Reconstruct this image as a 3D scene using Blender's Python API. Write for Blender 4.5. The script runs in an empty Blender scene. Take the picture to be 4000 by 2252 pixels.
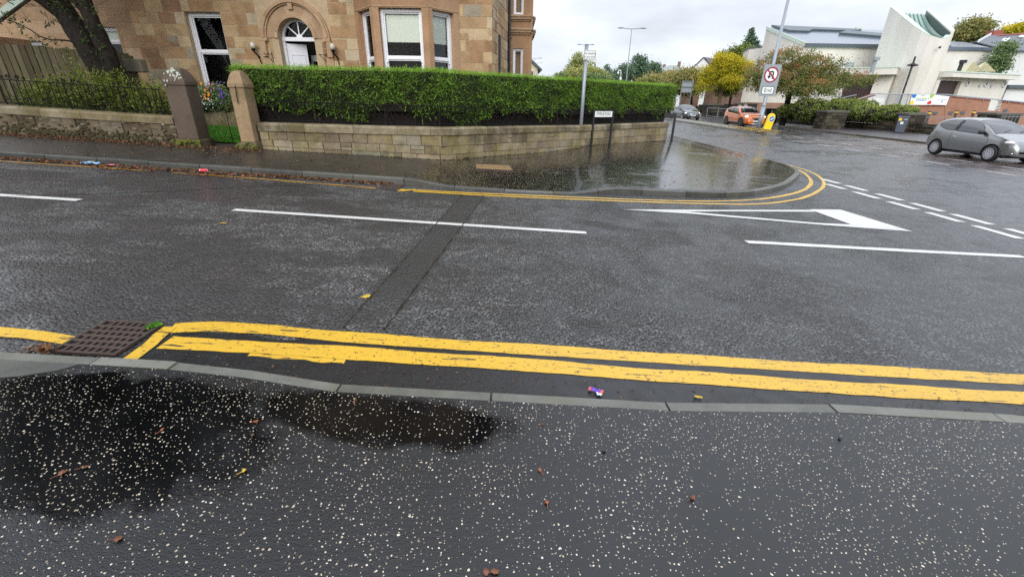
import bpy, bmesh, math, random
import numpy as np
from mathutils import Vector, Matrix
R = math.radians
scene = bpy.context.scene
COL = scene.collection
rng = random.Random(7)

# ------------------------------------------------------------------ camera
F = 1700.0 / 4000.0                 # focal length as a share of the picture width
PITCH, ROLL, EYE = R(23.8), R(0.9), 1.55
fwd = Vector((0, math.cos(PITCH), -math.sin(PITCH)))
r0 = Vector((1, 0, 0)); u0 = Vector((0, math.sin(PITCH), math.cos(PITCH)))
rgt = r0 * math.cos(ROLL) + u0 * math.sin(ROLL)
upv = -r0 * math.sin(ROLL) + u0 * math.cos(ROLL)
cam_d = bpy.data.cameras.new("camera")
cam_d.sensor_width = 36.0; cam_d.lens = 36.0 * F
cam_d.clip_start = 0.05; cam_d.clip_end = 3000
cam = bpy.data.objects.new("camera", cam_d); COL.objects.link(cam)
m = Matrix((rgt, upv, -fwd)).transposed().to_4x4(); m.translation = (0, 0, EYE)
cam.matrix_world = m
scene.camera = cam

# ------------------------------------------------------------------ light
SUN_EL, SUN_AZ = R(28), R(190)      # soft light from behind the camera
w = bpy.data.worlds.new("World"); scene.world = w; w.use_nodes = True
nt = w.node_tree; bg = nt.nodes["Background"]
sky = nt.nodes.new("ShaderNodeTexSky"); sky.sky_type = 'NISHITA'; sky.sun_disc = False
sky.sun_elevation = SUN_EL; sky.sun_rotation = SUN_AZ; sky.air_density = 1.5; sky.dust_density = 3.0
tc = nt.nodes.new("ShaderNodeTexCoord")
sp = nt.nodes.new("ShaderNodeSeparateXYZ"); nt.links.new(tc.outputs["Generated"], sp.inputs[0])
def wn(t, **k):
    n = nt.nodes.new(t)
    for a, b in k.items(): setattr(n, a, b)
    return n
grad = wn("ShaderNodeMapRange", interpolation_type='SMOOTHSTEP'); nt.links.new(sp.outputs["Z"], grad.inputs["Value"])
for k, v in (("From Min", 0.12), ("From Max", 0.75), ("To Min", 1.0), ("To Max", 1.9)): grad.inputs[k].default_value = v
mp = wn("ShaderNodeMapping"); nt.links.new(tc.outputs["Generated"], mp.inputs[0]); mp.inputs["Scale"].default_value = (1, 1, 3.0)
cl = wn("ShaderNodeTexNoise"); nt.links.new(mp.outputs[0], cl.inputs["Vector"])
cl.inputs["Scale"].default_value = 3.2; cl.inputs["Detail"].default_value = 7; cl.inputs["Roughness"].default_value = 0.55
cr = wn("ShaderNodeValToRGB"); nt.links.new(cl.outputs["Fac"], cr.inputs[0])
cr.color_ramp.elements[0].position = 0.34; cr.color_ramp.elements[0].color = (0.565, 0.605, 0.675, 1)
cr.color_ramp.elements[1].position = 0.62; cr.color_ramp.elements[1].color = (0.77, 0.82, 0.91, 1)
vm = wn("ShaderNodeVectorMath", operation='SCALE'); nt.links.new(cr.outputs[0], vm.inputs[0]); nt.links.new(grad.outputs[0], vm.inputs["Scale"])
vm2 = wn("ShaderNodeVectorMath", operation='SCALE'); nt.links.new(vm.outputs[0], vm2.inputs[0]); vm2.inputs["Scale"].default_value = 10.6
mixw = wn("ShaderNodeMix", data_type='RGBA'); mixw.inputs[0].default_value = 0.93
nt.links.new(sky.outputs[0], mixw.inputs[6]); nt.links.new(vm2.outputs[0], mixw.inputs[7])
nt.links.new(mixw.outputs[2], bg.inputs["Color"]); bg.inputs["Strength"].default_value = 0.1
sun_d = bpy.data.lights.new("sun", 'SUN'); sun_d.energy = 1.5; sun_d.angle = R(40); sun_d.color = (1.0, 0.97, 0.92)
sun = bpy.data.objects.new("sun", sun_d); COL.objects.link(sun)
# NISHITA rotation is clockwise from +Y seen from above
sdir = Vector((math.sin(SUN_AZ) * math.cos(SUN_EL), math.cos(SUN_AZ) * math.cos(SUN_EL), math.sin(SUN_EL)))
sun.rotation_euler = (-sdir).to_track_quat('-Z', 'Y').to_euler()
sun.location = (0, -20, 40)
scene.view_settings.view_transform = 'Standard'; scene.view_settings.look = 'None'
scene.view_settings.exposure = 0.35; scene.view_settings.gamma = 1.0
scene.cycles.use_denoising = False
scene.cycles.max_bounces = 7; scene.cycles.diffuse_bounces = 3; scene.cycles.glossy_bounces = 3
scene.cycles.transparent_max_bounces = 12; scene.cycles.caustics_reflective = False; scene.cycles.caustics_refractive = False

# ------------------------------------------------------------------ measuring: a pixel of the 4000 wide photo to a point in the place
def _ray(px, py): return fwd + rgt * ((px - 2000) / 1700.0) - upv * ((py - 1126) / 1700.0)
def ony(px, py, y):
    d = _ray(px, py); t = y / d.y
    return Vector((d.x * t, y, EYE + d.z * t))
def onx(px, py, x):
    d = _ray(px, py); t = x / d.x
    return Vector((x, d.y * t, EYE + d.z * t))
def onz(px, py, z):
    d = _ray(px, py); t = (z - EYE) / d.z
    return Vector((d.x * t, d.y * t, z))
def onplane(px, py, p, q):           # the upright plane through the plan points p and q
    d = _ray(px, py); n = Vector((q[1] - p[1], -(q[0] - p[0])))
    t = (n.x * p[0] + n.y * p[1]) / (n.x * d.x + n.y * d.y)
    return Vector((d.x * t, d.y * t, EYE + d.z * t))

# ------------------------------------------------------------------ mesh helpers
def link(name, me, mat=None, parent=None):
    o = bpy.data.objects.new(name, me); COL.objects.link(o)
    if mat is not None: me.materials.append(mat)
    if parent is not None: o.parent = parent
    return o
def tag(o, label, cat, group=None, kind=None):
    if label: o["label"] = label
    if cat: o["category"] = cat
    if group: o["group"] = group
    if kind: o["kind"] = kind
    return o
def thing(name, loc, label, cat, rz=0.0, group=None):
    o = bpy.data.objects.new(name, None); COL.objects.link(o)
    o.empty_display_size = 0.2
    o.location = loc; o.rotation_euler = (0, 0, rz)
    return tag(o, label, cat, group)
def dup(root, loc=None, rz=None, label=None):
    r = root.copy(); COL.objects.link(r)
    if loc is not None: r.location = loc
    if rz is not None: r.rotation_euler = (0, 0, rz)
    if label: r["label"] = label
    for ch in list(root.children):
        c = ch.copy(); COL.objects.link(c); c.parent = r
        for g in list(ch.children):
            d = g.copy(); COL.objects.link(d); d.parent = c
    return r
def origin_of(p):
    v = Vector((0, 0, 0))
    while p is not None:
        v = v + p.location; p = p.parent
    return v

class MB:
    def __init__(s): s.v = []; s.f = []; s.t = []
    def face(s, pts, tone=0.5):
        n = len(s.v); s.v += [tuple(p) for p in pts]; s.f.append(tuple(range(n, n + len(pts)))); s.t.append(tone)
    def box(s, x0, x1, y0, y1, z0, z1, tone=0.5):
        n = len(s.v)
        s.v += [(x0,y0,z0),(x1,y0,z0),(x1,y1,z0),(x0,y1,z0),(x0,y0,z1),(x1,y0,z1),(x1,y1,z1),(x0,y1,z1)]
        for q in ((3,2,1,0),(4,5,6,7),(0,1,5,4),(1,2,6,5),(2,3,7,6),(3,0,4,7)):
            s.f.append(tuple(n + k for k in q)); s.t.append(tone)
    def obox(s, c, half, M=None, tone=0.5):
        n = len(s.v); c = Vector(c)
        for dz in (-1, 1):
            for dx, dy in ((-1,-1),(1,-1),(1,1),(-1,1)):
                d = Vector((dx*half[0], dy*half[1], dz*half[2]))
                if M is not None: d = M @ d
                s.v.append(tuple(c + d))
        for q in ((3,2,1,0),(4,5,6,7),(0,1,5,4),(1,2,6,5),(2,3,7,6),(3,0,4,7)):
            s.f.append(tuple(n + k for k in q)); s.t.append(tone)
    def prism(s, poly, z0, z1, tone=0.5):
        # poly: plan points; z0 / z1: numbers or functions of (x, y)
        f0 = z0 if callable(z0) else (lambda x, y: z0)
        f1 = z1 if callable(z1) else (lambda x, y: z1)
        n = len(s.v); k = len(poly)
        a = sum(poly[i][0]*poly[(i+1)%k][1]-poly[(i+1)%k][0]*poly[i][1] for i in range(k))
        if a < 0: poly = list(reversed(poly))
        s.v += [(p[0], p[1], f0(p[0], p[1])) for p in poly] + [(p[0], p[1], f1(p[0], p[1])) for p in poly]
        s.f.append(tuple(n + i for i in reversed(range(k)))); s.t.append(tone)
        s.f.append(tuple(n + k + i for i in range(k))); s.t.append(tone)
        for i in range(k):
            j = (i + 1) % k
            s.f.append((n+i, n+j, n+k+j, n+k+i)); s.t.append(tone)
    def slab(s, poly3, depth, tone=0.5):
        # a flat outline in space given a real thickness along the vector depth
        P = [Vector(p) for p in poly3]; D = Vector(depth); n = len(s.v); k = len(P)
        s.v += [tuple(p) for p in P] + [tuple(p + D) for p in P]
        s.f.append(tuple(n + i for i in range(k))); s.t.append(tone)
        s.f.append(tuple(n + k + i for i in reversed(range(k)))); s.t.append(tone)
        for i in range(k):
            j = (i + 1) % k
            s.f.append((n+j, n+i, n+k+i, n+k+j)); s.t.append(tone)
    def tube(s, pts, r, n=8, cap=True, tone=0.5, squash=None):
        P = [Vector(p) for p in pts]
        rs = r if isinstance(r, (list, tuple)) else [r] * len(P)
        base = len(s.v); prev = None
        for i, p in enumerate(P):
            d = (P[min(i+1, len(P)-1)] - P[max(i-1, 0)])
            d = d.normalized() if d.length > 1e-9 else Vector((0,0,1))
            if prev is None:
                a = Vector((0,0,1)) if abs(d.z) < 0.9 else Vector((1,0,0))
                e1 = d.cross(a).normalized()
            else:
                e1 = (prev - d * prev.dot(d)).normalized()
            prev = e1; e2 = d.cross(e1)
            for k in range(n):
                th = 2*math.pi*k/n
                s.v.append(tuple(p + (e1*math.cos(th) + e2*math.sin(th)) * rs[i]))
        for i in range(len(P)-1):
            for k in range(n):
                a = base+i*n+k; b = base+i*n+(k+1)%n
                s.f.append((a, b, b+n, a+n)); s.t.append(tone)
        if cap:
            s.f.append(tuple(base+k for k in reversed(range(n)))); s.t.append(tone)
            e = base+(len(P)-1)*n
            s.f.append(tuple(e+k for k in range(n))); s.t.append(tone)
    def lathe(s, prof, n=16, o=(0,0,0), axis='z', tone=0.5):
        base = len(s.v); o = Vector(o)
        for (r, h) in prof:
            for k in range(n):
                th = 2*math.pi*k/n; a = r*math.cos(th); b = r*math.sin(th)
                q = {'z': (a,b,h), 'y': (a,h,b), 'x': (h,a,b)}[axis]
                s.v.append(tuple(o + Vector(q)))
        for i in range(len(prof)-1):
            for k in range(n):
                a = base+i*n+k; b = base+i*n+(k+1)%n
                s.f.append((a, b, b+n, a+n)); s.t.append(tone)
        s.f.append(tuple(base+k for k in reversed(range(n)))); s.t.append(tone)
        e = base+(len(prof)-1)*n
        s.f.append(tuple(e+k for k in range(n))); s.t.append(tone)
    def grid(s, rows, tone=0.5):
        n = len(s.v); c = len(rows[0])
        for r in rows: s.v += [tuple(p) for p in r]
        for i in range(len(rows)-1):
            for j in range(c-1):
                a = n+i*c+j
                s.f.append((a, a+1, a+c+1, a+c)); s.t.append(tone)
    def blob(s, c, rad, n=10, mset=6, tone=0.5):
        n0 = len(s.v)
        for i in range(mset+1):
            ph = math.pi*i/mset
            for k in range(n):
                th = 2*math.pi*k/n
                s.v.append((c[0]+rad[0]*math.sin(ph)*math.cos(th), c[1]+rad[1]*math.sin(ph)*math.sin(th), c[2]+rad[2]*math.cos(ph)))
        for i in range(mset):
            for k in range(n):
                a = n0+i*n+k; b = n0+i*n+(k+1)%n
                s.f.append((a, a+n, b+n, b)); s.t.append(tone)
    def build(s, name, mat=None, parent=None, smooth=False, world=False, bevel=0.0, recalc=True, seg=2):
        v = s.v
        if world and parent is not None:
            o = origin_of(parent); v = [(a-o.x, b-o.y, c-o.z) for a, b, c in v]
        me = bpy.data.meshes.new(name); me.from_pydata(v, [], s.f)
        at = me.attributes.new("tone", 'FLOAT', 'FACE'); at.data.foreach_set("value", [float(t) for t in s.t])
        if recalc:
            b = bmesh.new(); b.from_mesh(me); bmesh.ops.recalc_face_normals(b, faces=b.faces); b.to_mesh(me); b.free()
        if smooth: me.polygons.foreach_set("use_smooth", [True]*len(me.polygons))
        me.update()
        ob = link(name, me, mat, parent)
        if bevel:
            md = ob.modifiers.new("bevel", 'BEVEL'); md.width = bevel; md.segments = seg; md.limit_method = 'ANGLE'; md.angle_limit = R(40)
        return ob

def leafmesh(name, P, A, L, W, tone, mat, parent=None, seed=0, droop=None):
    # many small leaves: P centres, A long axes, L lengths, W widths (numpy arrays)
    g = np.random.default_rng(seed); n = len(P)
    if parent is not None:
        o = origin_of(parent); P = P - np.array((o.x, o.y, o.z))
    A = A / np.maximum(np.linalg.norm(A, axis=1, keepdims=True), 1e-6)
    B = np.cross(A, g.normal(size=(n, 3))); B /= np.maximum(np.linalg.norm(B, axis=1, keepdims=True), 1e-6)
    L = L[:, None]; W = W[:, None]
    V = np.empty((n, 4, 3)); V[:, 0] = P - A*L*.5; V[:, 1] = P + B*W*.5 + A*L*.05; V[:, 2] = P + A*L*.5; V[:, 3] = P - B*W*.5 + A*L*.05
    me = bpy.data.meshes.new(name)
    me.vertices.add(4*n); me.vertices.foreach_set("co", V.reshape(-1))
    me.loops.add(4*n); me.loops.foreach_set("vertex_index", np.arange(4*n, dtype=np.int32))
    me.polygons.add(n); me.polygons.foreach_set("loop_start", np.arange(0, 4*n, 4, dtype=np.int32))
    me.polygons.foreach_set("loop_total", np.full(n, 4, dtype=np.int32))
    at = me.attributes.new("tone", 'FLOAT', 'FACE'); at.data.foreach_set("value", tone.astype(np.float32))
    me.update(calc_edges=True)
    return link(name, me, mat, parent)

def text_mesh(txt, size, name, mat, parent, M, extrude=0.002, align='CENTER', sx=1.0):
    cu = bpy.data.curves.new(name, 'FONT'); cu.body = txt; cu.size = size; cu.extrude = extrude
    cu.align_x = align; cu.align_y = 'CENTER'
    tmp = bpy.data.objects.new("lettering_source", cu); COL.objects.link(tmp)
    dg = bpy.context.evaluated_depsgraph_get(); dg.update()
    me = bpy.data.meshes.new_from_object(tmp.evaluated_get(dg))
    bpy.data.objects.remove(tmp); bpy.data.curves.remove(cu)
    me.transform(Matrix.Diagonal((sx, 1, 1, 1))); me.transform(M)
    me.materials.clear()
    return link(name, me, mat, parent)

# ------------------------------------------------------------------ material helpers
def S(r, g, b, k=1.0):               # an 8 bit picture colour to a linear one
    f = lambda c: (c/255/12.92 if c/255 <= .04045 else ((c/255+.055)/1.055)**2.4) * k
    return (f(r), f(g), f(b), 1.0)
class NT:
    def __init__(s, name, rough=0.6, spec=None, metal=0.0):
        s.m = bpy.data.materials.new(name); s.m.use_nodes = True; s.t = s.m.node_tree
        s.b = s.t.nodes["Principled BSDF"]; s.b.inputs["Roughness"].default_value = rough; s.b.inputs["Metallic"].default_value = metal
        if spec is not None: s.b.inputs["Specular IOR Level"].default_value = spec
        g = s.t.nodes.new("ShaderNodeNewGeometry"); s.pos = g.outputs["Position"]; s.island = g.outputs["Random Per Island"]; s.geo = g
    def n(s, t, **k):
        x = s.t.nodes.new(t)
        for a, b in k.items(): setattr(x, a, b)
        return x
    def l(s, a, b): s.t.links.new(a, b)
    def put(s, sock, v):
        if isinstance(v, bpy.types.NodeSocket): s.l(v, sock)
        else: sock.default_value = v
    def vec(s, scale=(1,1,1), loc=(0,0,0), rot=(0,0,0), src=None):
        x = s.n("ShaderNodeMapping"); s.l(src or s.pos, x.inputs[0])
        x.inputs["Scale"].default_value = scale; x.inputs["Location"].default_value = loc; x.inputs["Rotation"].default_value = rot
        return x.outputs[0]
    def noise(s, scale, detail=3, rough=0.55, vec=None, dist=0.0):
        x = s.n("ShaderNodeTexNoise"); s.l(vec or s.pos, x.inputs["Vector"])
        x.inputs["Scale"].default_value = scale; x.inputs["Detail"].default_value = detail; x.inputs["Roughness"].default_value = rough; x.inputs["Distortion"].default_value = dist
        return x.outputs["Fac"]
    def voro(s, scale, vec=None, out="Distance", feature='F1'):
        x = s.n("ShaderNodeTexVoronoi", feature=feature); s.l(vec or s.pos, x.inputs["Vector"]); x.inputs["Scale"].default_value = scale
        return x.outputs[out]
    def ramp(s, fac, stops, interp='LINEAR'):
        x = s.n("ShaderNodeValToRGB"); s.l(fac, x.inputs[0]); cr = x.color_ramp; cr.interpolation = interp
        while len(cr.elements) < len(stops): cr.elements.new(0.5)
        for e, (p, c) in zip(cr.elements, stops):
            e.position = p; e.color = c if len(c) == 4 else (*c, 1)
        return x.outputs[0]
    def step(s, fac, a, b, lo=0.0, hi=1.0):
        x = s.n("ShaderNodeMapRange"); x.interpolation_type = 'SMOOTHSTEP'; s.put(x.inputs["Value"], fac)
        x.inputs["From Min"].default_value = a; x.inputs["From Max"].default_value = b; x.inputs["To Min"].default_value = lo; x.inputs["To Max"].default_value = hi
        return x.outputs[0]
    def mix(s, fac, a, b, mode='MIX'):
        x = s.n("ShaderNodeMix", data_type='RGBA', blend_type=mode); s.put(x.inputs[0], fac); s.put(x.inputs[6], a); s.put(x.inputs[7], b)
        return x.outputs[2]
    def math(s, op, a, b=0.0, clamp=False):
        x = s.n("ShaderNodeMath", operation=op); x.use_clamp = clamp; s.put(x.inputs[0], a); s.put(x.inputs[1], b)
        return x.outputs[0]
    def attr(s, name="tone"):
        x = s.n("ShaderNodeAttribute"); x.attribute_name = name
        return x.outputs["Fac"]
    def bump(s, h, strength=0.5, dist=0.01):
        x = s.n("ShaderNodeBump"); x.inputs["Strength"].default_value = strength; x.inputs["Distance"].default_value = dist; s.l(h, x.inputs["Height"]); s.l(x.outputs[0], s.b.inputs["Normal"])
        return x
    def col(s, v): s.put(s.b.inputs["Base Color"], v); return s
    def rough(s, v): s.put(s.b.inputs["Roughness"], v); return s
def plain(name, c, rough=0.5, metal=0.0, var=0.12, scale=6.0, spec=None, bump=0.0, bscale=60.0):
    x = NT(name, rough, spec, metal)
    nz = x.noise(scale, 4)
    x.col(x.mix(nz, tuple(v*(1-var) for v in c[:3])+(1,), tuple(min(1, v*(1+var)) for v in c[:3])+(1,)))
    if bump: x.bump(x.noise(bscale, 3), bump, 0.004)
    return x.m
def leafmat(name, dark, light, rough=0.55, trans=0.25, odd=None, op=(.62,.9)):
    x = NT(name, rough, 0.35)
    t = x.math('ADD', x.math('MULTIPLY', x.attr(), 0.72), x.math('MULTIPLY', x.island, 0.28))
    st = [(0.0, dark), (1.0, light)]
    if odd: st = [(0.0, dark), (op[0], light), (op[1], odd), (1.0, odd)]
    c = x.ramp(t, st); x.col(c)
    tr = x.n("ShaderNodeBsdfTranslucent"); x.l(c, tr.inputs[0])
    mx = x.n("ShaderNodeMixShader"); mx.inputs[0].default_value = trans
    x.l(x.b.outputs[0], mx.inputs[1]); x.l(tr.outputs[0], mx.inputs[2])
    x.l(mx.outputs[0], x.t.nodes["Material Output"].inputs["Surface"])
    return x.m
M = {}
# ------------------------------------------------------------------ materials
def voro2(x, scale, out="Distance", vec=None):
    n = x.n("ShaderNodeTexVoronoi", feature='F1', voronoi_dimensions='2D'); x.l(vec or x.pos, n.inputs["Vector"]); n.inputs["Scale"].default_value = scale
    return n
def sep(x, v):
    n = x.n("ShaderNodeSeparateXYZ"); x.l(v, n.inputs[0]); return n.outputs
def ell(x, cx, cy, a, b, rot=0.0):
    v = x.n("ShaderNodeMapping"); v.vector_type = 'TEXTURE'; x.l(x.pos, v.inputs[0])
    v.inputs["Location"].default_value = (cx, cy, 0); v.inputs["Rotation"].default_value = (0, 0, rot); v.inputs["Scale"].default_value = (a, b, 1000)
    q = x.n("ShaderNodeVectorMath", operation='LENGTH'); x.l(v.outputs[0], q.inputs[0])
    return x.math('SUBTRACT', 1.0, q.outputs["Value"])

def make_road():
    x = NT("wet_asphalt", 0.3, 0.55)
    big = x.noise(0.9, 4); mid = x.noise(7, 4); fine = x.noise(160, 2)
    v1 = voro2(x, 48); v2 = voro2(x, 110)
    c = x.ramp(v1.outputs["Color"], [(0.0, (0.009, 0.009, 0.009)), (0.40, (0.042, 0.042, 0.044)), (0.75, (0.122, 0.122, 0.125)), (0.95, (0.21, 0.208, 0.203)), (0.985, (0.32, 0.3, 0.26)), (1.0, (0.42, 0.39, 0.34))])
    sl = sep(x, x.pos); left = x.step(sl[0], 2.0, -1.5)
    c = x.mix(left, c, x.mix(1.0, c, (1.5, 1.45, 1.38, 1), 'MULTIPLY'))
    c = x.mix(x.step(v1.outputs['Distance'], 0.36, 0.62), c, (0.004, 0.0037, 0.0033, 1))
    c = x.mix(x.step(mid, 0.42, 0.62, 0.0, 0.7), c, (0.013, 0.011, 0.009, 1))
    s = sep(x, x.pos)
    red = x.math('MULTIPLY', x.step(s[0], 15.6, 16.2), x.step(s[1], 33, 24))
    c = x.mix(x.math('MULTIPLY', red, 0.55), c, (0.085, 0.045, 0.04, 1))
    # old trench repair: a ragged smoother strip crossing the side road
    u = x.math('ADD', s[0], x.math('ADD', 1.276, x.math('MULTIPLY', s[1], -0.0776)))
    ragged = x.math('MULTIPLY', x.math('SUBTRACT', x.noise(4.5, 5, 0.7), 0.5), 0.26)
    tm = x.step(x.math('ADD', x.math('ABSOLUTE', u), ragged), 0.235, 0.16)
    tm = x.math('MULTIPLY', tm, x.step(x.math('ADD', s[1], x.math('MULTIPLY', ragged, 2.0)), 2.75, 3.5))
    tm = x.math('MULTIPLY', tm, x.step(s[1], 7.62, 7.5))
    c = x.mix(x.math('MULTIPLY', tm, 0.88), c, (0.012, 0.0105, 0.009, 1))
    # damp dark blotches, mostly on the uphill half
    bl = x.math('ADD', x.noise(0.75, 5, 0.62, vec=x.vec((0.7, 1.25, 1))), x.step(s[0], 1.5, -2.5, -0.10, 0.03))
    dm = x.step(bl, 0.47, 0.57)
    c = x.mix(x.math('MULTIPLY', dm, 0.72), c, (0.010, 0.009, 0.0078, 1))
    # oily wheel tracks along the side road
    tr = x.step(x.noise(1.0, 3, vec=x.vec((0.25, 2.2, 1))), 0.45, 0.68, 0.0, 0.35)
    c = x.mix(tr, c, (0.02, 0.02, 0.022, 1))
    x.col(c)
    wet = x.math('ADD', x.math('MULTIPLY', big, 0.6), x.math('MULTIPLY', x.noise(3.5, 3), 0.4))
    rg = x.step(wet, 0.38, 0.60, 0.12, 0.42)
    rg = x.math('MULTIPLY', rg, x.step(x.math('MAXIMUM', dm, tm), 0.0, 1.0, 1.0, 0.45))
    x.rough(rg); x.b.inputs['IOR'].default_value = 1.72
    far = x.step(s[0], 4.0, 12.0, 1.0, 0.25)                          # traffic on the main road has worn its stones smooth
    h = x.math('ADD', x.math('MULTIPLY', x.math('SUBTRACT', 1.0, v1.outputs["Distance"]), 1.0), x.math('MULTIPLY', v2.outputs["Distance"], -0.4))
    h = x.math('ADD', h, x.math('MULTIPLY', mid, 0.9))
    h = x.math('MULTIPLY', h, far)
    x.bump(h, 1.0, 0.014)
    return x.m
M['road'] = make_road()

def make_patch():
    x = NT("trench_asphalt", 0.3, 0.5)
    v1 = voro2(x, 85); mid = x.noise(9, 4)
    c = x.ramp(v1.outputs["Color"], [(0.0, (0.006, 0.0055, 0.005)), (0.5, (0.018, 0.016, 0.014)), (0.9, (0.055, 0.05, 0.044)), (1.0, (0.12, 0.11, 0.1))])
    x.col(c); x.rough(x.step(mid, 0.3, 0.7, 0.12, 0.32))
    x.bump(x.math('ADD', x.math('MULTIPLY', v1.outputs["Distance"], -1.0), x.math('MULTIPLY', mid, 0.7)), 0.5, 0.007)
    return x.m
M['patch'] = make_patch()

def make_pave():
    x = NT("new_tarmac_with_chips", 0.3, 0.5)
    wob = x.n("ShaderNodeTexNoise"); x.l(x.pos, wob.inputs["Vector"]); wob.inputs["Scale"].default_value = 70; wob.inputs["Detail"].default_value = 1
    vs = x.n("ShaderNodeVectorMath", operation='SCALE'); x.l(wob.outputs["Color"], vs.inputs[0]); vs.inputs["Scale"].default_value = 0.012
    va = x.n("ShaderNodeVectorMath", operation='ADD'); x.l(vs.outputs[0], va.inputs[0]); x.l(x.pos, va.inputs[1])
    v = voro2(x, 50, vec=va.outputs[0])
    cc = sep(x, v.outputs["Color"])
    dens = x.step(x.noise(2.6, 3), 0.34, 0.64, 0.28, 0.80)
    on = x.math('LESS_THAN', cc[0], dens)
    rad = x.math('ADD', 0.07, x.math('MULTIPLY', x.math('MULTIPLY', cc[1], cc[1]), 0.15))
    chip = x.math('MULTIPLY', on, x.step(x.math('SUBTRACT', rad, v.outputs["Distance"]), 0.0, 0.03))
    v2 = voro2(x, 75, vec=va.outputs[0]); c2 = sep(x, v2.outputs["Color"])
    chip2 = x.math('MULTIPLY', x.math('LESS_THAN', c2[0], 0.03), x.step(x.math('SUBTRACT', 0.22, v2.outputs["Distance"]), 0.0, 0.05))
    chip = x.math('MAXIMUM', chip, chip2)
    chipc = x.ramp(cc[2], [(0.0, S(120, 108, 92)), (0.35, S(176, 162, 138)), (0.75, S(204, 192, 170)), (1.0, S(220, 212, 196))])
    base = x.ramp(x.noise(3.0, 5), [(0.3, (0.002, 0.002, 0.0022)), (0.7, (0.006, 0.006, 0.0068))])
    pit = voro2(x, 150)
    
    base = x.mix(x.step(pit.outputs["Distance"], 0.45, 0.75, 0.0, 0.6), base, (0.002, 0.002, 0.002, 1))
    x.col(x.mix(chip, base, chipc))
    nz = x.noise(2.6, 5, 0.6)
    f = x.math('MAXIMUM', ell(x, -1.98, 1.61, 0.92, 0.46, R(-8)), ell(x, -0.66, 1.77, 0.72, 0.2, R(-6)))
    pud = x.step(x.math('ADD', f, x.math('MULTIPLY', x.math('SUBTRACT', nz, 0.5), 1.2)), -0.12, 0.20)
    x.put(x.b.inputs['Specular IOR Level'], x.step(pud, 0.0, 1.0, 0.60, 0.2))
    x.rough(x.math('ADD', x.step(pud, 0.0, 1.0, 0.34, 0.07), x.math('MULTIPLY', chip, 0.15)))
    rip = x.noise(30, 3, vec=x.vec((1.0, 2.6, 1), rot=(0, 0, R(25))))
    h = x.math('MULTIPLY', x.math('ADD', x.math('MULTIPLY', pit.outputs["Distance"], -0.35), x.math('MULTIPLY', rip, 0.8)), x.math('ADD', x.step(pud, 0.0, 1.0, 1.0, 0.07), x.math('MULTIPLY', x.math('MULTIPLY', pud, x.math('SUBTRACT', 1.0, pud)), 5.0)))
    x.bump(h, 0.45, 0.006)
    return x.m
M['pave'] = make_pave()

def make_corner():
    x = NT("soaked_pavement", 0.2, 1.0)
    v = voro2(x, 30); cc = sep(x, v.outputs["Color"]); s = sep(x, x.pos)
    new = x.step(x.math('ADD', s[0], x.math('MULTIPLY', x.noise(1.5, 3), 0.7)), -1.75, -1.35)
    chip = x.math('MULTIPLY', x.math('LESS_THAN', cc[0], 0.30), x.step(x.math('SUBTRACT', 0.26, v.outputs["Distance"]), 0.0, 0.05))
    chip = x.math('MULTIPLY', chip, new)
    old = x.ramp(x.noise(3.5, 6, 0.65), [(0.3, (0.014, 0.011, 0.009)), (0.55, (0.03, 0.025, 0.021)), (0.75, (0.05, 0.043, 0.037))])
    fresh = x.ramp(x.noise(2.0, 4), [(0.3, (0.0035, 0.0033, 0.003)), (0.7, (0.008, 0.0075, 0.007))])
    base = x.mix(new, old, fresh)
    x.col(x.mix(chip, base, S(170, 155, 135)))
    st = x.noise(1.3, 4, 0.6, vec=x.vec((0.5, 1.5, 1), rot=(0, 0, R(-12))))
    edge = x.noise(5, 4)
    wet = x.step(x.math('ADD', st, x.math('MULTIPLY', x.math('SUBTRACT', edge, 0.5), 0.5)), 0.22, 0.48)
    rw = x.math('MULTIPLY', wet, new)
    x.rough(x.step(rw, 0.0, 1.0, 0.34, 0.15))
    hb = x.math('ADD', x.math('MULTIPLY', v.outputs["Distance"], -0.5), x.noise(55, 3))
    rip = x.noise(6.0, 3, vec=x.vec((0.8, 2.0, 1)))
    h = x.math('ADD', x.math('MULTIPLY', hb, x.step(rw, 0.0, 1.0, 1.0, 0.03)), x.math('MULTIPLY', rip, 0.025))
    x.bump(h, 0.5, 0.007)
    return x.m
M['corner'] = make_corner()

def make_kerb(name, a, b, moss):
    x = NT(name, 0.42, 0.45)
    c = x.ramp(x.math('ADD', x.math('MULTIPLY', x.attr(), 0.4), x.math('MULTIPLY', x.noise(5, 6, 0.7), 0.6)), [(0.25, a), (0.75, b)])
    c = x.mix(x.step(x.noise(45, 3), 0.55, 0.75, 0.0, 0.35), c, tuple(k*0.35 for k in a[:3])+(1,))
    c = x.mix(x.step(x.noise(1.4, 4), 0.5, 0.75, 0.0, moss), c, S(92, 86, 48))
    x.col(c); x.bump(x.noise(90, 3), 0.25, 0.004)
    return x.m
M['kerb_near'] = make_kerb("wet_kerb_concrete", S(78, 78, 71), S(124, 124, 115), 0.5)
M['kerb_far'] = make_kerb("dark_kerb_stone", S(56, 55, 51), S(96, 96, 91), 0.5)
M['kerb_island'] = make_kerb("island_kerb", S(70, 67, 60), S(104, 100, 90), 0.4)

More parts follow.
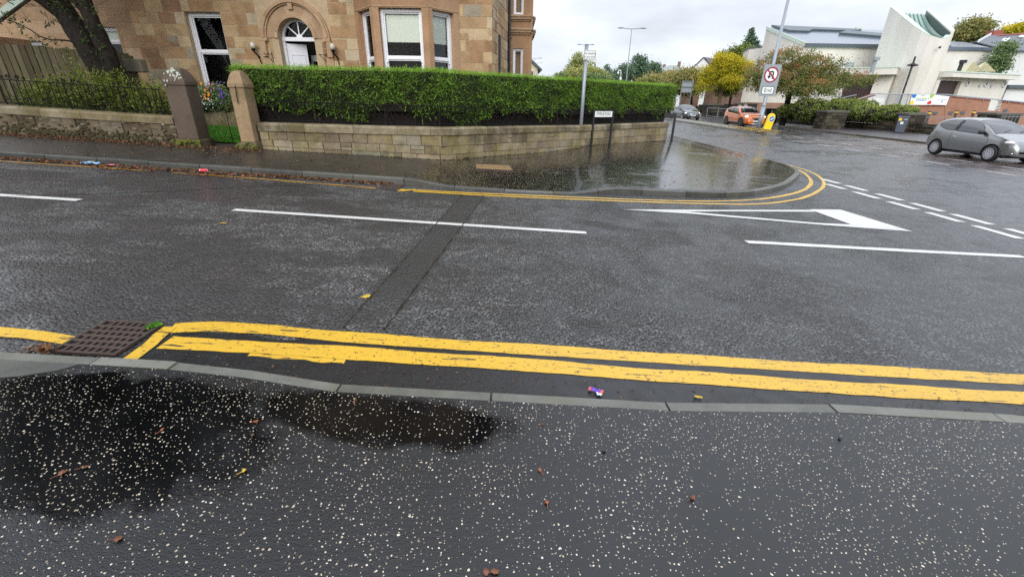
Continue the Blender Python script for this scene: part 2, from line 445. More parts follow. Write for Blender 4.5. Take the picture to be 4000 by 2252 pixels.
def make_paint(name, c1, c2, wear, bumpy=0.3):
    x = NT(name, 0.38, 0.45)
    c = x.mix(x.noise(4, 4), c1, c2)
    c = x.mix(x.step(x.noise(38, 5, 0.7), 0.57, 0.66, 0.0, wear), c, (0.035, 0.03, 0.022, 1))
    c = x.mix(x.step(x.noise(7, 6, 0.75, vec=x.vec((0.45, 3.4, 1), rot=(0, 0, R(4)))), 0.595, 0.63, 0.0, wear), c, (0.028, 0.028, 0.03, 1))
    c = x.mix(x.step(x.noise(2.2, 4), 0.52, 0.8, 0.0, 0.35), c, tuple(k*0.7 for k in c2[:3])+(1,))
    x.col(c); x.bump(x.noise(110, 3), bumpy, 0.006)
    return x.m
M['yellow'] = make_paint("yellow_road_paint", (0.68, 0.415, 0.03, 1), (0.56, 0.33, 0.035, 1), 0.95)
M['yellow_old'] = make_paint("worn_yellow_paint", (0.5, 0.26, 0.025, 1), (0.36, 0.19, 0.02, 1), 0.85)
M['white'] = make_paint("white_road_paint", (0.68, 0.67, 0.63, 1), (0.58, 0.57, 0.54, 1), 0.45)
M['white_old'] = make_paint("faded_white_paint", (0.52, 0.50, 0.50, 1), (0.4, 0.39, 0.39, 1), 0.9)

def make_stone(name, stops, moss=None, mossc=S(70, 68, 26), lich=None, lichc=S(176, 150, 62), dirt=0.35, grain=26.0):
    x = NT(name, 0.78, 0.3)
    c = x.ramp(x.attr(), stops)
    n1 = x.noise(2.4, 5, 0.65); n2 = x.noise(grain, 5, 0.7)
    c = x.mix(x.math('MULTIPLY', x.step(n2, 0.35, 0.75), 0.40), c, x.mix(1.0, c, (0.55, 0.50, 0.45, 1), 'MULTIPLY'))
    c = x.mix(x.math('MULTIPLY', x.step(n1, 0.42, 0.68), dirt), c, x.mix(1.0, c, (0.50, 0.48, 0.45, 1), 'MULTIPLY'))
    if lich: c = x.mix(x.math('MULTIPLY', x.step(x.noise(1.7, 6, 0.7), 0.47, 0.62), lich), c, lichc)
    if moss: c = x.mix(x.math('MULTIPLY', x.step(x.noise(1.1, 6, 0.72), 0.44, 0.62), moss), c, mossc)
    wl = voro2(x, 9.0); wc = sep(x, wl.outputs["Color"])
    x.col(c)
    x.bump(x.math('ADD', x.math('MULTIPLY', n2, 0.6), x.noise(9, 4)), 0.55, 0.012)
    return x.m
HS = [(0.0, S(146, 112, 84)), (0.2, S(170, 136, 100)), (0.42, S(178, 150, 114)), (0.62, S(198, 172, 132)), (0.82, S(190, 174, 146)), (1.0, S(146, 138, 122))]
M['stone'] = make_stone("sandstone_ashlar", HS, dirt=0.55)
M['mortar'] = plain("pale_mortar", S(178, 156, 126), 0.9, var=0.25, scale=8)
M['dressed'] = make_stone("dressed_sandstone", [(0.0, S(168, 138, 109)), (0.5, S(180, 150, 119)), (1.0, S(192, 167, 137))])
M['dressed_red'] = make_stone("red_sandstone", [(0.0, S(164, 128, 98)), (0.5, S(174, 138, 106)), (1.0, S(184, 152, 121))])
WS = [(0.0, S(88, 76, 58)), (0.35, S(102, 90, 70)), (0.7, S(118, 106, 86)), (1.0, S(108, 98, 82))]
M['wall_l'] = make_stone("old_mossy_wall_stone", WS, moss=0.95, mossc=S(58, 50, 30), grain=18)
M['wall_r'] = make_stone("lichen_wall_stone", [(0.0, S(122, 108, 90)), (0.35, S(142, 128, 105)), (0.7, S(160, 146, 120)), (1.0, S(142, 135, 120))], moss=0.45, lich=0.5, lichc=S(158, 144, 88), grain=18, dirt=0.8)
M['cope'] = make_stone("wall_coping_stone", [(0.0, S(104, 94, 74)), (0.5, S(132, 118, 92)), (1.0, S(146, 134, 110))], moss=0.6, mossc=S(92, 84, 40), lich=0.25, lichc=S(190, 182, 160), dirt=0.8)
M['gatepost'] = make_stone("soot_stained_stone", [(0.0, S(86, 74, 64)), (1.0, S(106, 92, 80))], moss=0.3, mossc=S(70, 62, 34))
M['gatepost2'] = make_stone("tan_gatepost_stone", [(0.0, S(150, 124, 94)), (1.0, S(164, 140, 110))], moss=0.35)
M['lichen'] = plain("white_lichen", S(184, 188, 174), 0.9, var=0.2, scale=30)
M['lichen_y'] = plain("yellow_lichen", S(150, 146, 40), 0.9, var=0.3, scale=30)
M['moss'] = plain("moss", S(86, 90, 26), 0.95, var=0.5, scale=25, bump=0.6)
M['upvc'] = plain("white_window_paint", S(232, 232, 236), 0.35, var=0.03)
M['door_w'] = plain("white_door_paint", S(226, 226, 232), 0.4, var=0.04)
M['blind'] = plain("cream_blind", S(240, 241, 228), 0.8, var=0.03)
M['room'] = plain("dark_room", (0.02, 0.018, 0.016, 1), 0.9)
M['iron'] = plain("black_iron", (0.006, 0.006, 0.006, 1), 0.7, var=0.4, scale=20, spec=0.15)
M['black'] = plain("black_paint", (0.016, 0.016, 0.017, 1), 0.4, var=0.3)
M['rust'] = plain("rusty_cast_iron", S(68, 54, 46), 0.55, metal=0.1, var=0.45, scale=22, bump=0.5, bscale=120)
M['galv'] = plain("galvanised_steel", S(150, 158, 164), 0.42, metal=0.25, var=0.12, scale=5)
M['galv_d'] = plain("grey_painted_steel", S(128, 134, 138), 0.5, var=0.12, scale=5)
M['slate'] = plain("roof_slate", S(92, 96, 104), 0.5, var=0.25, scale=12, bump=0.4, bscale=14)
M['wood'] = None
def make_fence():
    x = NT("green_stained_boards", 0.8, 0.3)
    c = x.ramp(x.math('ADD', x.math('MULTIPLY', x.attr(), 0.5), x.math('MULTIPLY', x.noise(3, 5, vec=x.vec((4, 4, 0.6))), 0.5)), [(0.2, S(62, 54, 40)), (0.5, S(82, 74, 56)), (0.8, S(100, 92, 72))])
    c = x.mix(x.step(x.noise(1.6, 4), 0.42, 0.7, 0.0, 0.6), c, S(84, 86, 40))
    x.col(c); x.bump(x.noise(14, 4, vec=x.vec((5, 5, 0.5))), 0.4, 0.008); return x.m
M['wood'] = make_fence()
def make_bark(name, a, b):
    x = NT(name, 0.85, 0.25)
    n1 = x.noise(9, 5, 0.7, vec=x.vec((2.0, 2.0, 0.5))); x.col(x.ramp(n1, [(0.3, a), (0.7, b)])); x.bump(n1, 0.9, 0.03); return x.m
M['bark'] = make_bark("dark_wet_bark", S(15, 12, 10), S(46, 38, 31))
M['bark2'] = make_bark("brown_bark", S(60, 48, 36), S(118, 98, 74))
M['grass'] = leafmat("lawn_grass", S(40, 92, 14), S(96, 158, 42), 0.6, 0.2)
M['lawn'] = plain("lawn_ground", S(52, 96, 24), 0.9, var=0.35, scale=30)
M['soil'] = plain("garden_soil", S(62, 50, 38), 0.95, var=0.3, scale=14)
M['ground'] = plain("rough_grass_ground", S(84, 88, 52), 0.95, var=0.3, scale=3)
M['hedge'] = leafmat("clipped_hedge_leaves", S(28, 46, 18), S(146, 190, 62), 0.55, 0.22)
M['hedge_core'] = plain("foliage_shade", S(30, 24, 19), 0.95, var=0.5, scale=40)  # dark brown that stands in for shade deep inside hedges and shrubs
M['twig'] = plain("bare_twigs", S(52, 40, 34), 0.9, var=0.3, scale=20)
M['gold'] = leafmat("golden_conifer_leaves", S(22, 34, 13), S(146, 160, 58), 0.6, 0.22)
M['dark_leaf'] = leafmat("dark_tree_leaves", S(34, 44, 20), S(92, 110, 50), 0.5, 0.2)
M['shrub'] = leafmat("clipped_shrub_leaves", S(58, 76, 32), S(150, 164, 80), 0.6, 0.2)
M['cherry'] = leafmat("autumn_cherry_leaves", S(62, 84, 40), S(132, 136, 74), 0.6, 0.3, odd=S(196, 108, 84), op=(.54,.84))
M['maple'] = leafmat("yellow_maple_leaves", S(110, 126, 30), S(238, 212, 50), 0.6, 0.35)
M['birch'] = leafmat("birch_leaves", S(116, 128, 70), S(190, 190, 116), 0.6, 0.3)
M['green'] = leafmat("green_tree_leaves", S(74, 98, 60), S(144, 164, 108), 0.6, 0.25)
M['pine'] = leafmat("blue_green_leaves", S(58, 84, 64), S(120, 146, 114), 0.6, 0.2)
M['autumn'] = leafmat("orange_brown_leaves", S(84, 98, 56), S(160, 158, 92), 0.6, 0.3, odd=S(196, 144, 100))
M['render'] = NT("x").m
def make_render(name, a, b):
    x = NT(name, 0.85, 0.3)
    c = x.ramp(x.noise(0.55, 6, 0.7, vec=x.vec((1, 1, 0.35))), [(0.3, a), (0.65, b)])
    c = x.mix(x.step(x.noise(1.6, 5, 0.7, vec=x.vec((1.6, 1.6, 0.16))), 0.56, 0.78, 0.0, 0.30), c, tuple(k*0.6 for k in a[:3])+(1,))
    c = x.mix(x.step(x.noise(11, 4), 0.45, 0.8, 0.0, 0.25), c, tuple(k*0.75 for k in a[:3])+(1,))
    x.col(c); x.bump(x.noise(14, 4), 0.5, 0.03); return x.m
M['render'] = make_render("weathered_roughcast", S(212, 207, 196), S(228, 224, 216))
M['render_w'] = make_render("white_render", S(214, 214, 212), S(232, 232, 232))
M['cream'] = make_render("cream_render", S(214, 204, 168), S(226, 218, 186))
M['copper'] = plain("green_copper_sheet", S(132, 158, 148), 0.3, metal=0.15, var=0.2, scale=3)
M['felt'] = plain("wet_roof_sheet", S(92, 102, 116), 0.2, var=0.2, scale=1.2, spec=0.6)
M['fascia'] = plain("dark_grey_fascia", S(82, 92, 98), 0.5, var=0.15)
M['flash'] = plain("pale_green_flashing", S(196, 212, 198), 0.5, var=0.08)
def make_brick(name, c1, c2, mort, sc=1.0):
    x = NT(name, 0.8, 0.3)
    # bricks run along the wall whichever way it faces
    s = sep(x, x.pos); cx = x.n("ShaderNodeCombineXYZ"); x.l(x.math('ADD', s[0], s[1]), cx.inputs[0]); x.l(s[2], cx.inputs[1])
    b = x.n("ShaderNodeTexBrick"); x.l(cx.outputs[0], b.inputs["Vector"]); b.inputs["Color1"].default_value = c1; b.inputs["Color2"].default_value = c2; b.inputs["Mortar"].default_value = mort
    b.inputs["Scale"].default_value = sc; b.inputs["Brick Width"].default_value = 0.3; b.inputs["Row Height"].default_value = 0.075; b.inputs["Mortar Size"].default_value = 0.01
    c = x.mix(x.step(x.noise(0.7, 5), 0.45, 0.75, 0.0, 0.4), b.outputs["Color"], tuple(k*0.6 for k in c1[:3])+(1,))
    x.col(c); x.bump(x.math('SUBTRACT', 1.0, b.outputs["Fac"]), 0.4, 0.01); return x.m
M['brick'] = make_brick("orange_brick", S(150, 100, 77), S(166, 116, 90), S(158, 134, 114))
M['brick_p'] = make_brick("pink_block", S(158, 120, 100), S(172, 134, 112), S(160, 136, 120), 0.4)
M['brick_cap'] = plain("red_brick_coping", S(122, 66, 56), 0.7, var=0.2)
M['dark_wall'] = make_stone("black_stained_rubble", [(0.0, S(38, 34, 30)), (0.5, S(58, 52, 45)), (1.0, S(92, 84, 72))], moss=0.4, mossc=S(70, 70, 40), grain=10)
M['dark_wood'] = plain("dark_brown_timber", S(62, 44, 44), 0.5, var=0.2, scale=10)
M['leaf_o'] = leafmat("fallen_brown_leaves", S(62, 40, 27), S(134, 90, 56), 0.6, 0.1)
M['leaf_brown'] = plain("brown_leaf", S(112, 70, 44), 0.5, var=0.4, scale=60)
M['leaf_yellow'] = plain("yellow_leaf", S(196, 166, 52), 0.5, var=0.3, scale=60)
M['concrete'] = plain("grey_concrete", S(128, 124, 116), 0.6, var=0.2, scale=10, bump=0.2)
M['tan_plate'] = plain("tan_cover_plate", S(138, 110, 74), 0.45, var=0.2, scale=12)
M['rubber'] = plain("tyre_rubber", (0.014, 0.014, 0.015, 1), 0.7, var=0.2)
M['alloy'] = plain("silver_alloy", S(206, 208, 212), 0.3, metal=0.7, var=0.05)
M['alloy_d'] = plain("dark_alloy", S(86, 86, 90), 0.35, metal=0.6, var=0.1)
M['plastic'] = plain("dark_plastic", (0.02, 0.02, 0.022, 1), 0.5, var=0.2)
M['chrome'] = plain("chrome", S(220, 222, 226), 0.12, metal=1.0, var=0.02)
M['lamp'] = plain("clear_headlamp", S(232, 232, 228), 0.1, var=0.05, spec=0.8)
M['plate_w'] = plain("white_plate", S(226, 228, 224), 0.4, var=0.03)
M['sign_w'] = plain("white_sign_face", S(232, 234, 232), 0.4, var=0.02)
M['sign_g'] = plain("grey_sign_back", S(150, 158, 164), 0.45, var=0.05)
M['sign_red'] = plain("sign_red", S(150, 24, 52), 0.45, var=0.05)
M['sign_blue'] = plain("sign_blue", S(44, 104, 168), 0.4, var=0.05)
M['boll_y'] = plain("bollard_yellow", S(244, 208, 24), 0.4, var=0.12, scale=9)
M['orange_t'] = plain("indicator_orange", S(232, 120, 60), 0.3, var=0.05)
def carpaint(name, c, flake=0.25):
    x = NT(name, 0.32, 0.5, flake); x.col(c); x.b.inputs["Coat Weight"].default_value = 1.0; x.b.inputs["Coat Roughness"].default_value = 0.03; x.b.inputs["Coat IOR"].default_value = 1.6
    x.rough(x.step(x.noise(14, 3), 0.3, 0.7, 0.20, 0.27)); return x.m
M['car_grey'] = carpaint("grey_metallic_paint", S(122, 124, 124), 0.55)
M['car_orange'] = carpaint("orange_metallic_paint", S(206, 106, 30), 0.2)
M['car_black'] = carpaint("dark_green_black_paint", S(54, 62, 58), 0.35)
def make_carglass():
    x = NT("car_glass", 0.03, 0.9); x.col((0.012, 0.015, 0.015, 1)); x.b.inputs["IOR"].default_value = 1.75; return x.m
M['carglass'] = make_carglass()
def make_pane():
    x = NT("window_glass", 0.02); t = x.t
    tr = x.n("ShaderNodeBsdfTransparent"); tr.inputs[0].default_value = (0.96, 0.98, 0.97, 1)
    gl = x.n("ShaderNodeBsdfGlossy"); gl.inputs["Roughness"].default_value = 0.02
    fr = x.n("ShaderNodeFresnel"); fr.inputs["IOR"].default_value = 1.28
    mx = x.n("ShaderNodeMixShader"); x.l(fr.outputs[0], mx.inputs[0]); x.l(tr.outputs[0], mx.inputs[1]); x.l(gl.outputs[0], mx.inputs[2])
    x.l(mx.outputs[0], t.nodes["Material Output"].inputs["Surface"]); return x.m
M['pane'] = make_pane()
def glow(name, c, e):
    x = NT(name, 0.2); x.col(c); x.b.inputs["Emission Color"].default_value = c; x.b.inputs["Emission Strength"].default_value = e; return x.m
M['drl'] = glow("lit_headlamp", (1, 0.97, 0.92, 1), 2.2)
def flat(n, r, g, b, ro=0.5): M[n] = plain(n, S(r, g, b), ro, var=0.06); return M[n]
flat('flower_orange', 240, 150, 40); flat('flower_purple', 84, 56, 160); flat('flower_pink', 196, 110, 140); flat('flower_white', 225, 228, 230)
flat('can_red', 214, 44, 62, 0.3); flat('wrap_blue', 120, 176, 220, 0.3); flat('wrap_purple', 104, 62, 176, 0.3); flat('wrap_orange', 232, 96, 40, 0.3); flat('wrap_pink', 214, 120, 130, 0.4)
flat('bin_grey', 84, 90, 104, 0.45); flat('bin_black', 28, 26, 27, 0.4); flat('shape_blue', 30, 120, 190); flat('shape_green', 150, 190, 60); flat('shape_yellow', 244, 206, 40); flat('shape_red', 214, 44, 48)
flat('ink_green', 176, 206, 130); flat('ink_blue', 110, 150, 205); flat('ink_grey', 120, 124, 140); flat('boll_brown', 70, 58, 50); flat('slate_purple', 84, 70, 96); flat('tile_red', 150, 84, 72); flat('tile_grey', 140, 144, 142); flat('tile_brown', 124, 98, 88)

M['lead'] = plain("dark_lead_lining", S(74, 88, 82), 0.45, var=0.3, scale=2)
M['copper_d'] = plain("copper_seams", S(104, 130, 120), 0.4, metal=0.2, var=0.2, scale=3)
M['dark_cap'] = plain("dark_stone_cap", S(84, 80, 72), 0.7, var=0.25, scale=6)

M['moss_d'] = plain("dark_wall_moss", S(58, 52, 28), 0.95, var=0.5, scale=18, bump=0.6)
M['crumble'] = plain("crumbled_stone_face", S(112, 100, 80), 0.9, var=0.4, scale=14, bump=0.6)

def make_edge():
    x = NT("smooth_edge_tarmac", 0.36, 0.5)
    v = voro2(x, 130); c = x.ramp(v.outputs["Color"], [(0.0, (0.004, 0.004, 0.0045)), (0.9, (0.014, 0.0135, 0.014)), (0.97, (0.05, 0.047, 0.042)), (1.0, (0.2, 0.17, 0.12))])
    x.col(c); x.rough(x.step(x.noise(8, 4), 0.35, 0.65, 0.26, 0.42)); x.bump(x.math('ADD', x.math('MULTIPLY', v.outputs["Distance"], -0.6), x.noise(35, 3)), 0.5, 0.004); return x.m
M['edge'] = make_edge()
# ------------------------------------------------------------------ the lie of the land: the side road falls to a level main road
def hr(x): a = -0.05*x - 0.055; return 0.5*(a - 0.52 + math.sqrt((a + 0.52)**2 + 0.0012))
def smooth(t): t = max(0.0, min(1.0, t)); return t*t*(3-2*t)
def up(x):                           # kerb upstand, dropped where people cross
    return 0.115 - 0.085*(smooth((x + 2.0)/1.0) - smooth((x - 1.0)/1.1))
def hn(x): return hr(x) + 0.055      # near pavement
def struct(name, mb, mat, label, smooth_=False):
    o = mb.build(name, mat, None, smooth=smooth_, recalc=True); o["kind"] = "structure"; o["label"] = label; o["category"] = name.replace("_", " "); return o
def resample(pts, step):
    P = [Vector((p[0], p[1])) for p in pts]; out = [P[0].copy()]; carry = 0.0
    for a, b in zip(P[:-1], P[1:]):
        d = (b - a).length; t = step - carry
        while t <= d: out.append(a + (b-a)*(t/d)); t += step
        carry = d - (t - step)
    out.append(P[-1].copy()); return out
def round_poly(pts, it=2):           # corner cutting, ends kept
    P = [Vector((p[0], p[1])) for p in pts]
    for _ in range(it):
        Q = [P[0]]
        for a, b in zip(P[:-1], P[1:]): Q += [a*.75 + b*.25, a*.25 + b*.75]
        Q.append(P[-1]); P = Q
    return P
def normals2(P):
    N = []
    for i in range(len(P)):
        d = P[min(i+1, len(P)-1)] - P[max(i-1, 0)]; d.normalize(); N.append(Vector((-d.y, d.x)))
    return N

# one ground sheet to the horizon
xs = [-1500,-600,-200,-80,-40,-25,-15,-8,-4,0,4,7,9,10,16,22,24,26,30,36,45,60,90,140,220,400,800,1500]
ys = [-800,-200,-60,-20,0,10,20,40,60,80,110,150,200,260,350,600,1000,2000]
def hg(x, y):
    z = hr(max(x, -60)) - 0.3
    if y > 120: z += min(22.0, (y-120)*0.055) * smooth((x+10)/60.0) * 0.6
    return z
g = MB(); g.grid([[(x, y, hg(x, y)) for x in xs] for y in ys])
struct('ground', g, M['ground'], 'rough grass ground reaching away behind the houses', True)

# carriageway
rx = [-45,-30,-20,-14,-10,-7,-5,-3,-1,1,3,5,6.5,7.5,8.2,8.7,9.1,9.4,9.8,10.3,11,13,16,19,22.9]
ry = [-60,-30,-10,-2,1.5,4,7,9,12,16,22,30,45,70,110,160,230]
g = MB(); g.grid([[(x, y, hr(x)) for x in rx] for y in ry])
struct('road', g, M['road'], 'wet dark asphalt road falling to the wide main road', True)

# kerb lines (road edge)
KF = [(-45,8.02),(-20,8.02),(-8,8.02),(-1.7,8.0),(0.0,8.0),(1.1,8.12),(2.0,8.48),(3.1,8.58),(4.1,8.76)]
KF2 = round_poly([(4.1,8.76),(5.0,9.15),(6.35,10.35),(7.6,11.95),(8.62,13.4),(9.12,14.9),(9.17,16.5),(9.18,20),(9.2,30)], 2)
KFAR = [Vector(p) for p in KF] + KF2[1:] + [Vector((9.25,60)), Vector((9.25,230))]
WIN = [(-45,10.25),(-20,10.25),(-8,10.22),(-5.7,10.3),(-3,10.5),(-1.65,10.52),(-0.5,12.0),(1.0,13.7),(2.4,15.2),(4.4,17.3),(6.35,19.35),(6.8,21),(6.9,30),(6.9,60),(6.9,230)]
KNEAR = [(-45,2.17),(-3,2.17),(-2.0,2.17),(-1.5,2.13),(-0.97,2.05),(-0.09,2.05),(0.9,2.05),(1.9,2.12),(3.0,2.12),(5.2,1.9),(7.0,0.9),(8.4,-1.2),(9.0,-4),(9.2,-10),(9.2,-60)]

def kerb(pts, side, top, bottom, name, mat, label, width=0.128, stone=0.915, until=1e9, joints=None):
    P = resample(pts, stone/6.0); k = MB(); s = 0; i = 0
    N = normals2(P)
    while i < len(P)-1 and s < until:
        j = min(i+6, len(P)-1)
        if joints is not None:
            nx = [q for q in joints if q > P[i].x+0.05]
            if nx: j = min(range(i+1, len(P)), key=lambda k_: abs(P[k_].x-nx[0]) + (9 if P[k_].y < 1.6 else 0))
        tone = rng.random(); dz = rng.uniform(-0.003, 0.003)
        prof = []
        for q in range(i, j+1):
            p = P[q].copy(); d = (P[min(q+1,len(P)-1)]-P[max(q-1,0)]).normalized()
            if q == i: p += d*0.006
            if q == j: p -= d*0.006
            b = p + N[q]*side*width
            zt = top(p) + dz; zb = bottom(p)
            prof.append([(p.x,p.y,zb),(p.x - 0*d.x, p.y, zt-0.018),(p.x+N[q].x*side*0.02, p.y+N[q].y*side*0.02, zt),(b.x,b.y,zt),(b.x,b.y,zb)])
        n = len(k.v)
        for r in prof: k.v += r
        for a in range(len(prof)-1):
            for c in range(4):
                u = n+a*5+c; k.f.append((u,u+1,u+6,u+5)); k.t.append(tone)
        k.f.append(tuple(n+c for c in range(5))); k.t.append(tone)
        e = n+(len(prof)-1)*5; k.f.append(tuple(e+c for c in reversed(range(5)))); k.t.append(tone)
        i = j; s += 1
    return struct(name, k, mat, label)
kerb(KFAR, 1, lambda p: hr(p.x)+up(p.x), lambda p: hr(p.x)-0.15, 'kerb', M['kerb_far'], 'long grey stone kerb curving round the far corner')
kerb(KNEAR, -1, lambda p: hr(p.x)+0.055, lambda p: hr(p.x)-0.15, 'kerb', M['kerb_near'], 'low wet concrete kerb along the near pavement', width=0.094, stone=0.3, joints=[-6.1,-5.2,-4.25,-3.35,-2.42,-1.93,-0.97,-0.09,0.87,1.89,2.91,3.9])

# far pavement, from the kerb's back to the garden walls
def loft_pave(K, W, zf, n=10):
    rows = []
    for k, w_ in zip(K, W):
        rows.append([(k.x+(w_.x-k.x)*t/n, k.y+(w_.y-k.y)*t/n, zf(k, w_, t/n)) for t in range(n+1)])
    g = MB(); g.grid(rows); return g
def along(pts, m):
    P = [Vector((p[0],p[1])) for p in pts]; L = [0]
    for a, b in zip(P[:-1], P[1:]): L.append(L[-1]+(b-a).length)
    return P, L
def split_at(pts, marks, per):
    P = [Vector((p[0],p[1])) for p in pts]; out = []
    idx = [min(range(len(P)), key=lambda i: (P[i]-Vector(m_)).length) for m_ in marks]
    for a, b, n in zip(idx[:-1], idx[1:], per):
        seg = P[a:b+1]; L = [0]
        for u, v in zip(seg[:-1], seg[1:]): L.append(L[-1]+(v-u).length)
        for q in range(n):
            t = L[-1]*q/n; j = max(i for i in range(len(L)) if L[i] <= t+1e-9); j = min(j, len(seg)-2)
            f = (t-L[j])/max(L[j+1]-L[j], 1e-9); out.append(seg[j]+(seg[j+1]-seg[j])*f)
    out.append(P[idx[-1]]); return out
Kd = [k + n*0.126 for k, n in zip([Vector((p[0],p[1])) for p in KFAR], normals2([Vector((p[0],p[1])) for p in KFAR]))]
per = [20, 26, 24, 34, 30, 12, 8]
Ks = split_at(Kd, [(-45,8.1),(-8,8.1),(-1.7,8.1),(2,8.6),(8.7,12.9),(9.2,30),(9.2,60),(9.2,230)], per)
Ws = split_at(WIN, [(-45,10.25),(-8,10.22),(-1.65,10.52),(1.0,13.7),(6.35,19.35),(6.9,30),(6.9,60),(6.9,230)], per)
def zpave(k, w_, t):
    x = k.x+(w_.x-k.x)*t
    a = hr(k.x)+up(k.x); b = hr(x)+0.115 + 0.02*t + 0.16*t*smooth((x-0.5)/3.0)
    s_ = smooth(t*1.6)
    return (hr(x)+up(k.x))*(1-s_) + b*s_ + 0.001
# the inner edge runs on a little way under the garden walls
Wx = [w_ + (w_-k).normalized()*0.12 for k, w_ in zip(Ks, Ws)]
def struct_pave():
    g = loft_pave(Ks, Wx, zpave, 12); return struct('pavement', g, M['corner'], 'wet far pavement widening round the street corner', True)
struct_pave()
def hp(x, y): return hr(x)+0.118+0.145*smooth((x-0.5)/3.0)
# near pavement
Kn = [k - n*0.092 for k, n in zip([Vector((p[0],p[1])) for p in KNEAR], normals2([Vector((p[0],p[1])) for p in KNEAR]))]
Kn = split_at(Kn, [(-45,2.05),(-3,2.05),(3,2.0),(8.3,-1.2),(9.1,-60)], [12, 60, 12, 12])
Wn = [Vector((min(k.x, 3.0) if k.y > -1 else 3.0, -60)) for k in Kn]
g = MB(); g.grid([[(k.x+(w_.x-k.x)*t, k.y+(w_.y-k.y)*t, hn(k.x+(w_.x-k.x)*t)-0.001) for t in (0,0.004,0.01,0.02,0.03,0.05,0.1,0.3,1)] for k, w_ in zip(Kn, Wn)])
struct('pavement', g, M['pave'], 'new black near pavement speckled with white stone chips', True)
# old concrete edge where the new tarmac stops
g = MB(); pc = [(-3.6,2.072),(-2.45,2.072),(-2.50,2.01),(-2.63,1.945),(-2.78,1.90),(-2.95,1.86),(-3.6,1.78)]
g.prism(pc, lambda x,y: hn(x)-0.01, lambda x,y: hn(x)+0.003)
struct('concrete_strip', g, M['kerb_far'], 'old grey concrete strip at the left edge of the near pavement')

# trench patch across the side road
def sheet(poly_rows, dz, mat, name, label):
    g = MB(); g.grid([[(x, y, hr(x)+dz) for x, y in r] for r in poly_rows]); return struct(name, g, mat, label, True)
rows = []
for k in range(41):
    y = 7.55 + (2.72-7.55)*k/40
    xr = -0.50 - 0.42*(k/40.0)**1.0 + 0.03*rng.uniform(-1,1); xl = -0.88 - 0.33*(k/40.0) + 0.035*rng.uniform(-1,1)
    rows.append([(xl+(xr-xl)*t/4, y) for t in range(5)])
er = [[(x_, 2.0+(2.57+0.02*math.sin(x_*5.1)+0.015*math.sin(x_*13)-2.0)*t/3) for t in range(4)] for x_ in [-2.27+0.1*k for k in range(78)]]
sheet(er, 0.003, M['edge'], 'road_patch', 'smooth dark tarmac strip under the double yellow lines')
M['tar'] = plain("black_tar_seam", (0.008, 0.008, 0.008, 1), 0.25)
g = MB()
for off in (0.0, 4.0):
    pr = None
    for k in range(121):
        y = 7.5 + (2.75-7.5)*k/120
        x = (-0.50-0.42*k/120.0) if off == 0 else (-0.88-0.33*k/120.0)
        wv = 0.005+0.004*math.sin(k*0.7)+rng.uniform(-.003,.003)
        if off and (k % 40) > 16: wv = 0.003
        if not off and (k < 40): wv = 0.004
        c = (x+rng.uniform(-.004,.004)-wv, x+wv, y)
        if pr: g.face([(pr[0],pr[2],hr(pr[0])+.007),(pr[1],pr[2],hr(pr[1])+.007),(c[1],c[2],hr(c[1])+.007),(c[0],c[2],hr(c[0])+.007)])
        pr = c
# the long seam on the left half of the road
pr = None
for k in range(81):
    t = k/80; x = -7.6+4.2*t; y = 4.85+2.65*t + 0.04*math.sin(t*9)
    wv = 0.006+0.006*abs(math.sin(k*.9))
    c = (x, y-wv, y+wv)
    if pr: g.face([(pr[0],pr[1],hr(pr[0])+.006),(c[0],c[1],hr(c[0])+.006),(c[0],c[2],hr(c[0])+.006),(pr[0],pr[2],hr(pr[0])+.006)])
    pr = c
struct('road_seam', g, M['tar'], 'thin black tar seams along the road repairs')

# ------------------------------------------------------------------ painted lines
def line(g, pts, width, step=0.06, rag=0.006, seed=0, dz=0.005, wob=0.0):
    rr = random.Random(seed); P = resample(pts, step); N = normals2(P); pr = None; e1 = e2 = 0
    for i, p in enumerate(P):
        e1 = e1*0.6 + rr.uniform(-rag, rag); e2 = e2*0.6 + rr.uniform(-rag, rag)
        wv = wob*math.sin(i*0.31+seed)
        a = p + N[i]*(width/2+e1+wv); b = p - N[i]*(width/2+e2)
        c = ((a.x,a.y,hr(a.x)+dz),(b.x,b.y,hr(b.x)+dz))
        if pr: g.face([pr[0],pr[1],c[1],c[0]])
        pr = c
def marking(pts, width, mat, label, **k):
    g = MB(); line(g, pts, width, **k); return struct('road_marking', g, mat, label)
marking([(-2.33,2.60),(-2.1,2.655),(-1.7,2.665),(-1.2,2.62),(0,2.60),(1.5,2.585),(3.6,2.585),(4.6,2.56),(5.6,2.42),(7.2,1.6),(8.7,-0.4),(9.45,-4),(9.6,-10)], 0.135, M['yellow'], 'outer of the two thick yellow lines by the near kerb', seed=1, rag=0.004, wob=0.006)
marking([(-2.24,2.42),(-1.6,2.43),(-0.8,2.42),(0,2.405),(1,2.375),(2.2,2.35),(3.4,2.355),(4.6,2.30),(5.5,2.14),(7.0,1.3),(8.5,-0.7),(9.25,-4),(9.4,-10)], 0.145, M['yellow'], 'inner of the two thick yellow lines by the near kerb', seed=2, rag=0.004, wob=0.006, dz=0.006)
marking([(-2.30,2.20),(-2.305,2.36),(-2.335,2.52),(-2.34,2.615)], 0.085, M['yellow'], 'short yellow return joining both lines beside the drain', seed=3, rag=0.003, dz=0.0075)
marking([(-1.66,2.342),(-1.2,2.33),(-1.05,2.335)], 0.05, M['yellow'], 'thin yellow overspray beside the inner line', seed=4, rag=0.012, dz=0.004)
marking([(-9,2.44),(-3.4,2.44),(-3.05,2.425),(-2.77,2.375)], 0.10, M['yellow'], 'single yellow line stopping at the near drain', seed=5, rag=0.004)
marking([(-30,7.74),(-6.4,7.74)], 0.07, M['yellow_old'], 'thin worn yellow line by the leafy far gutter', seed=6, rag=0.012)
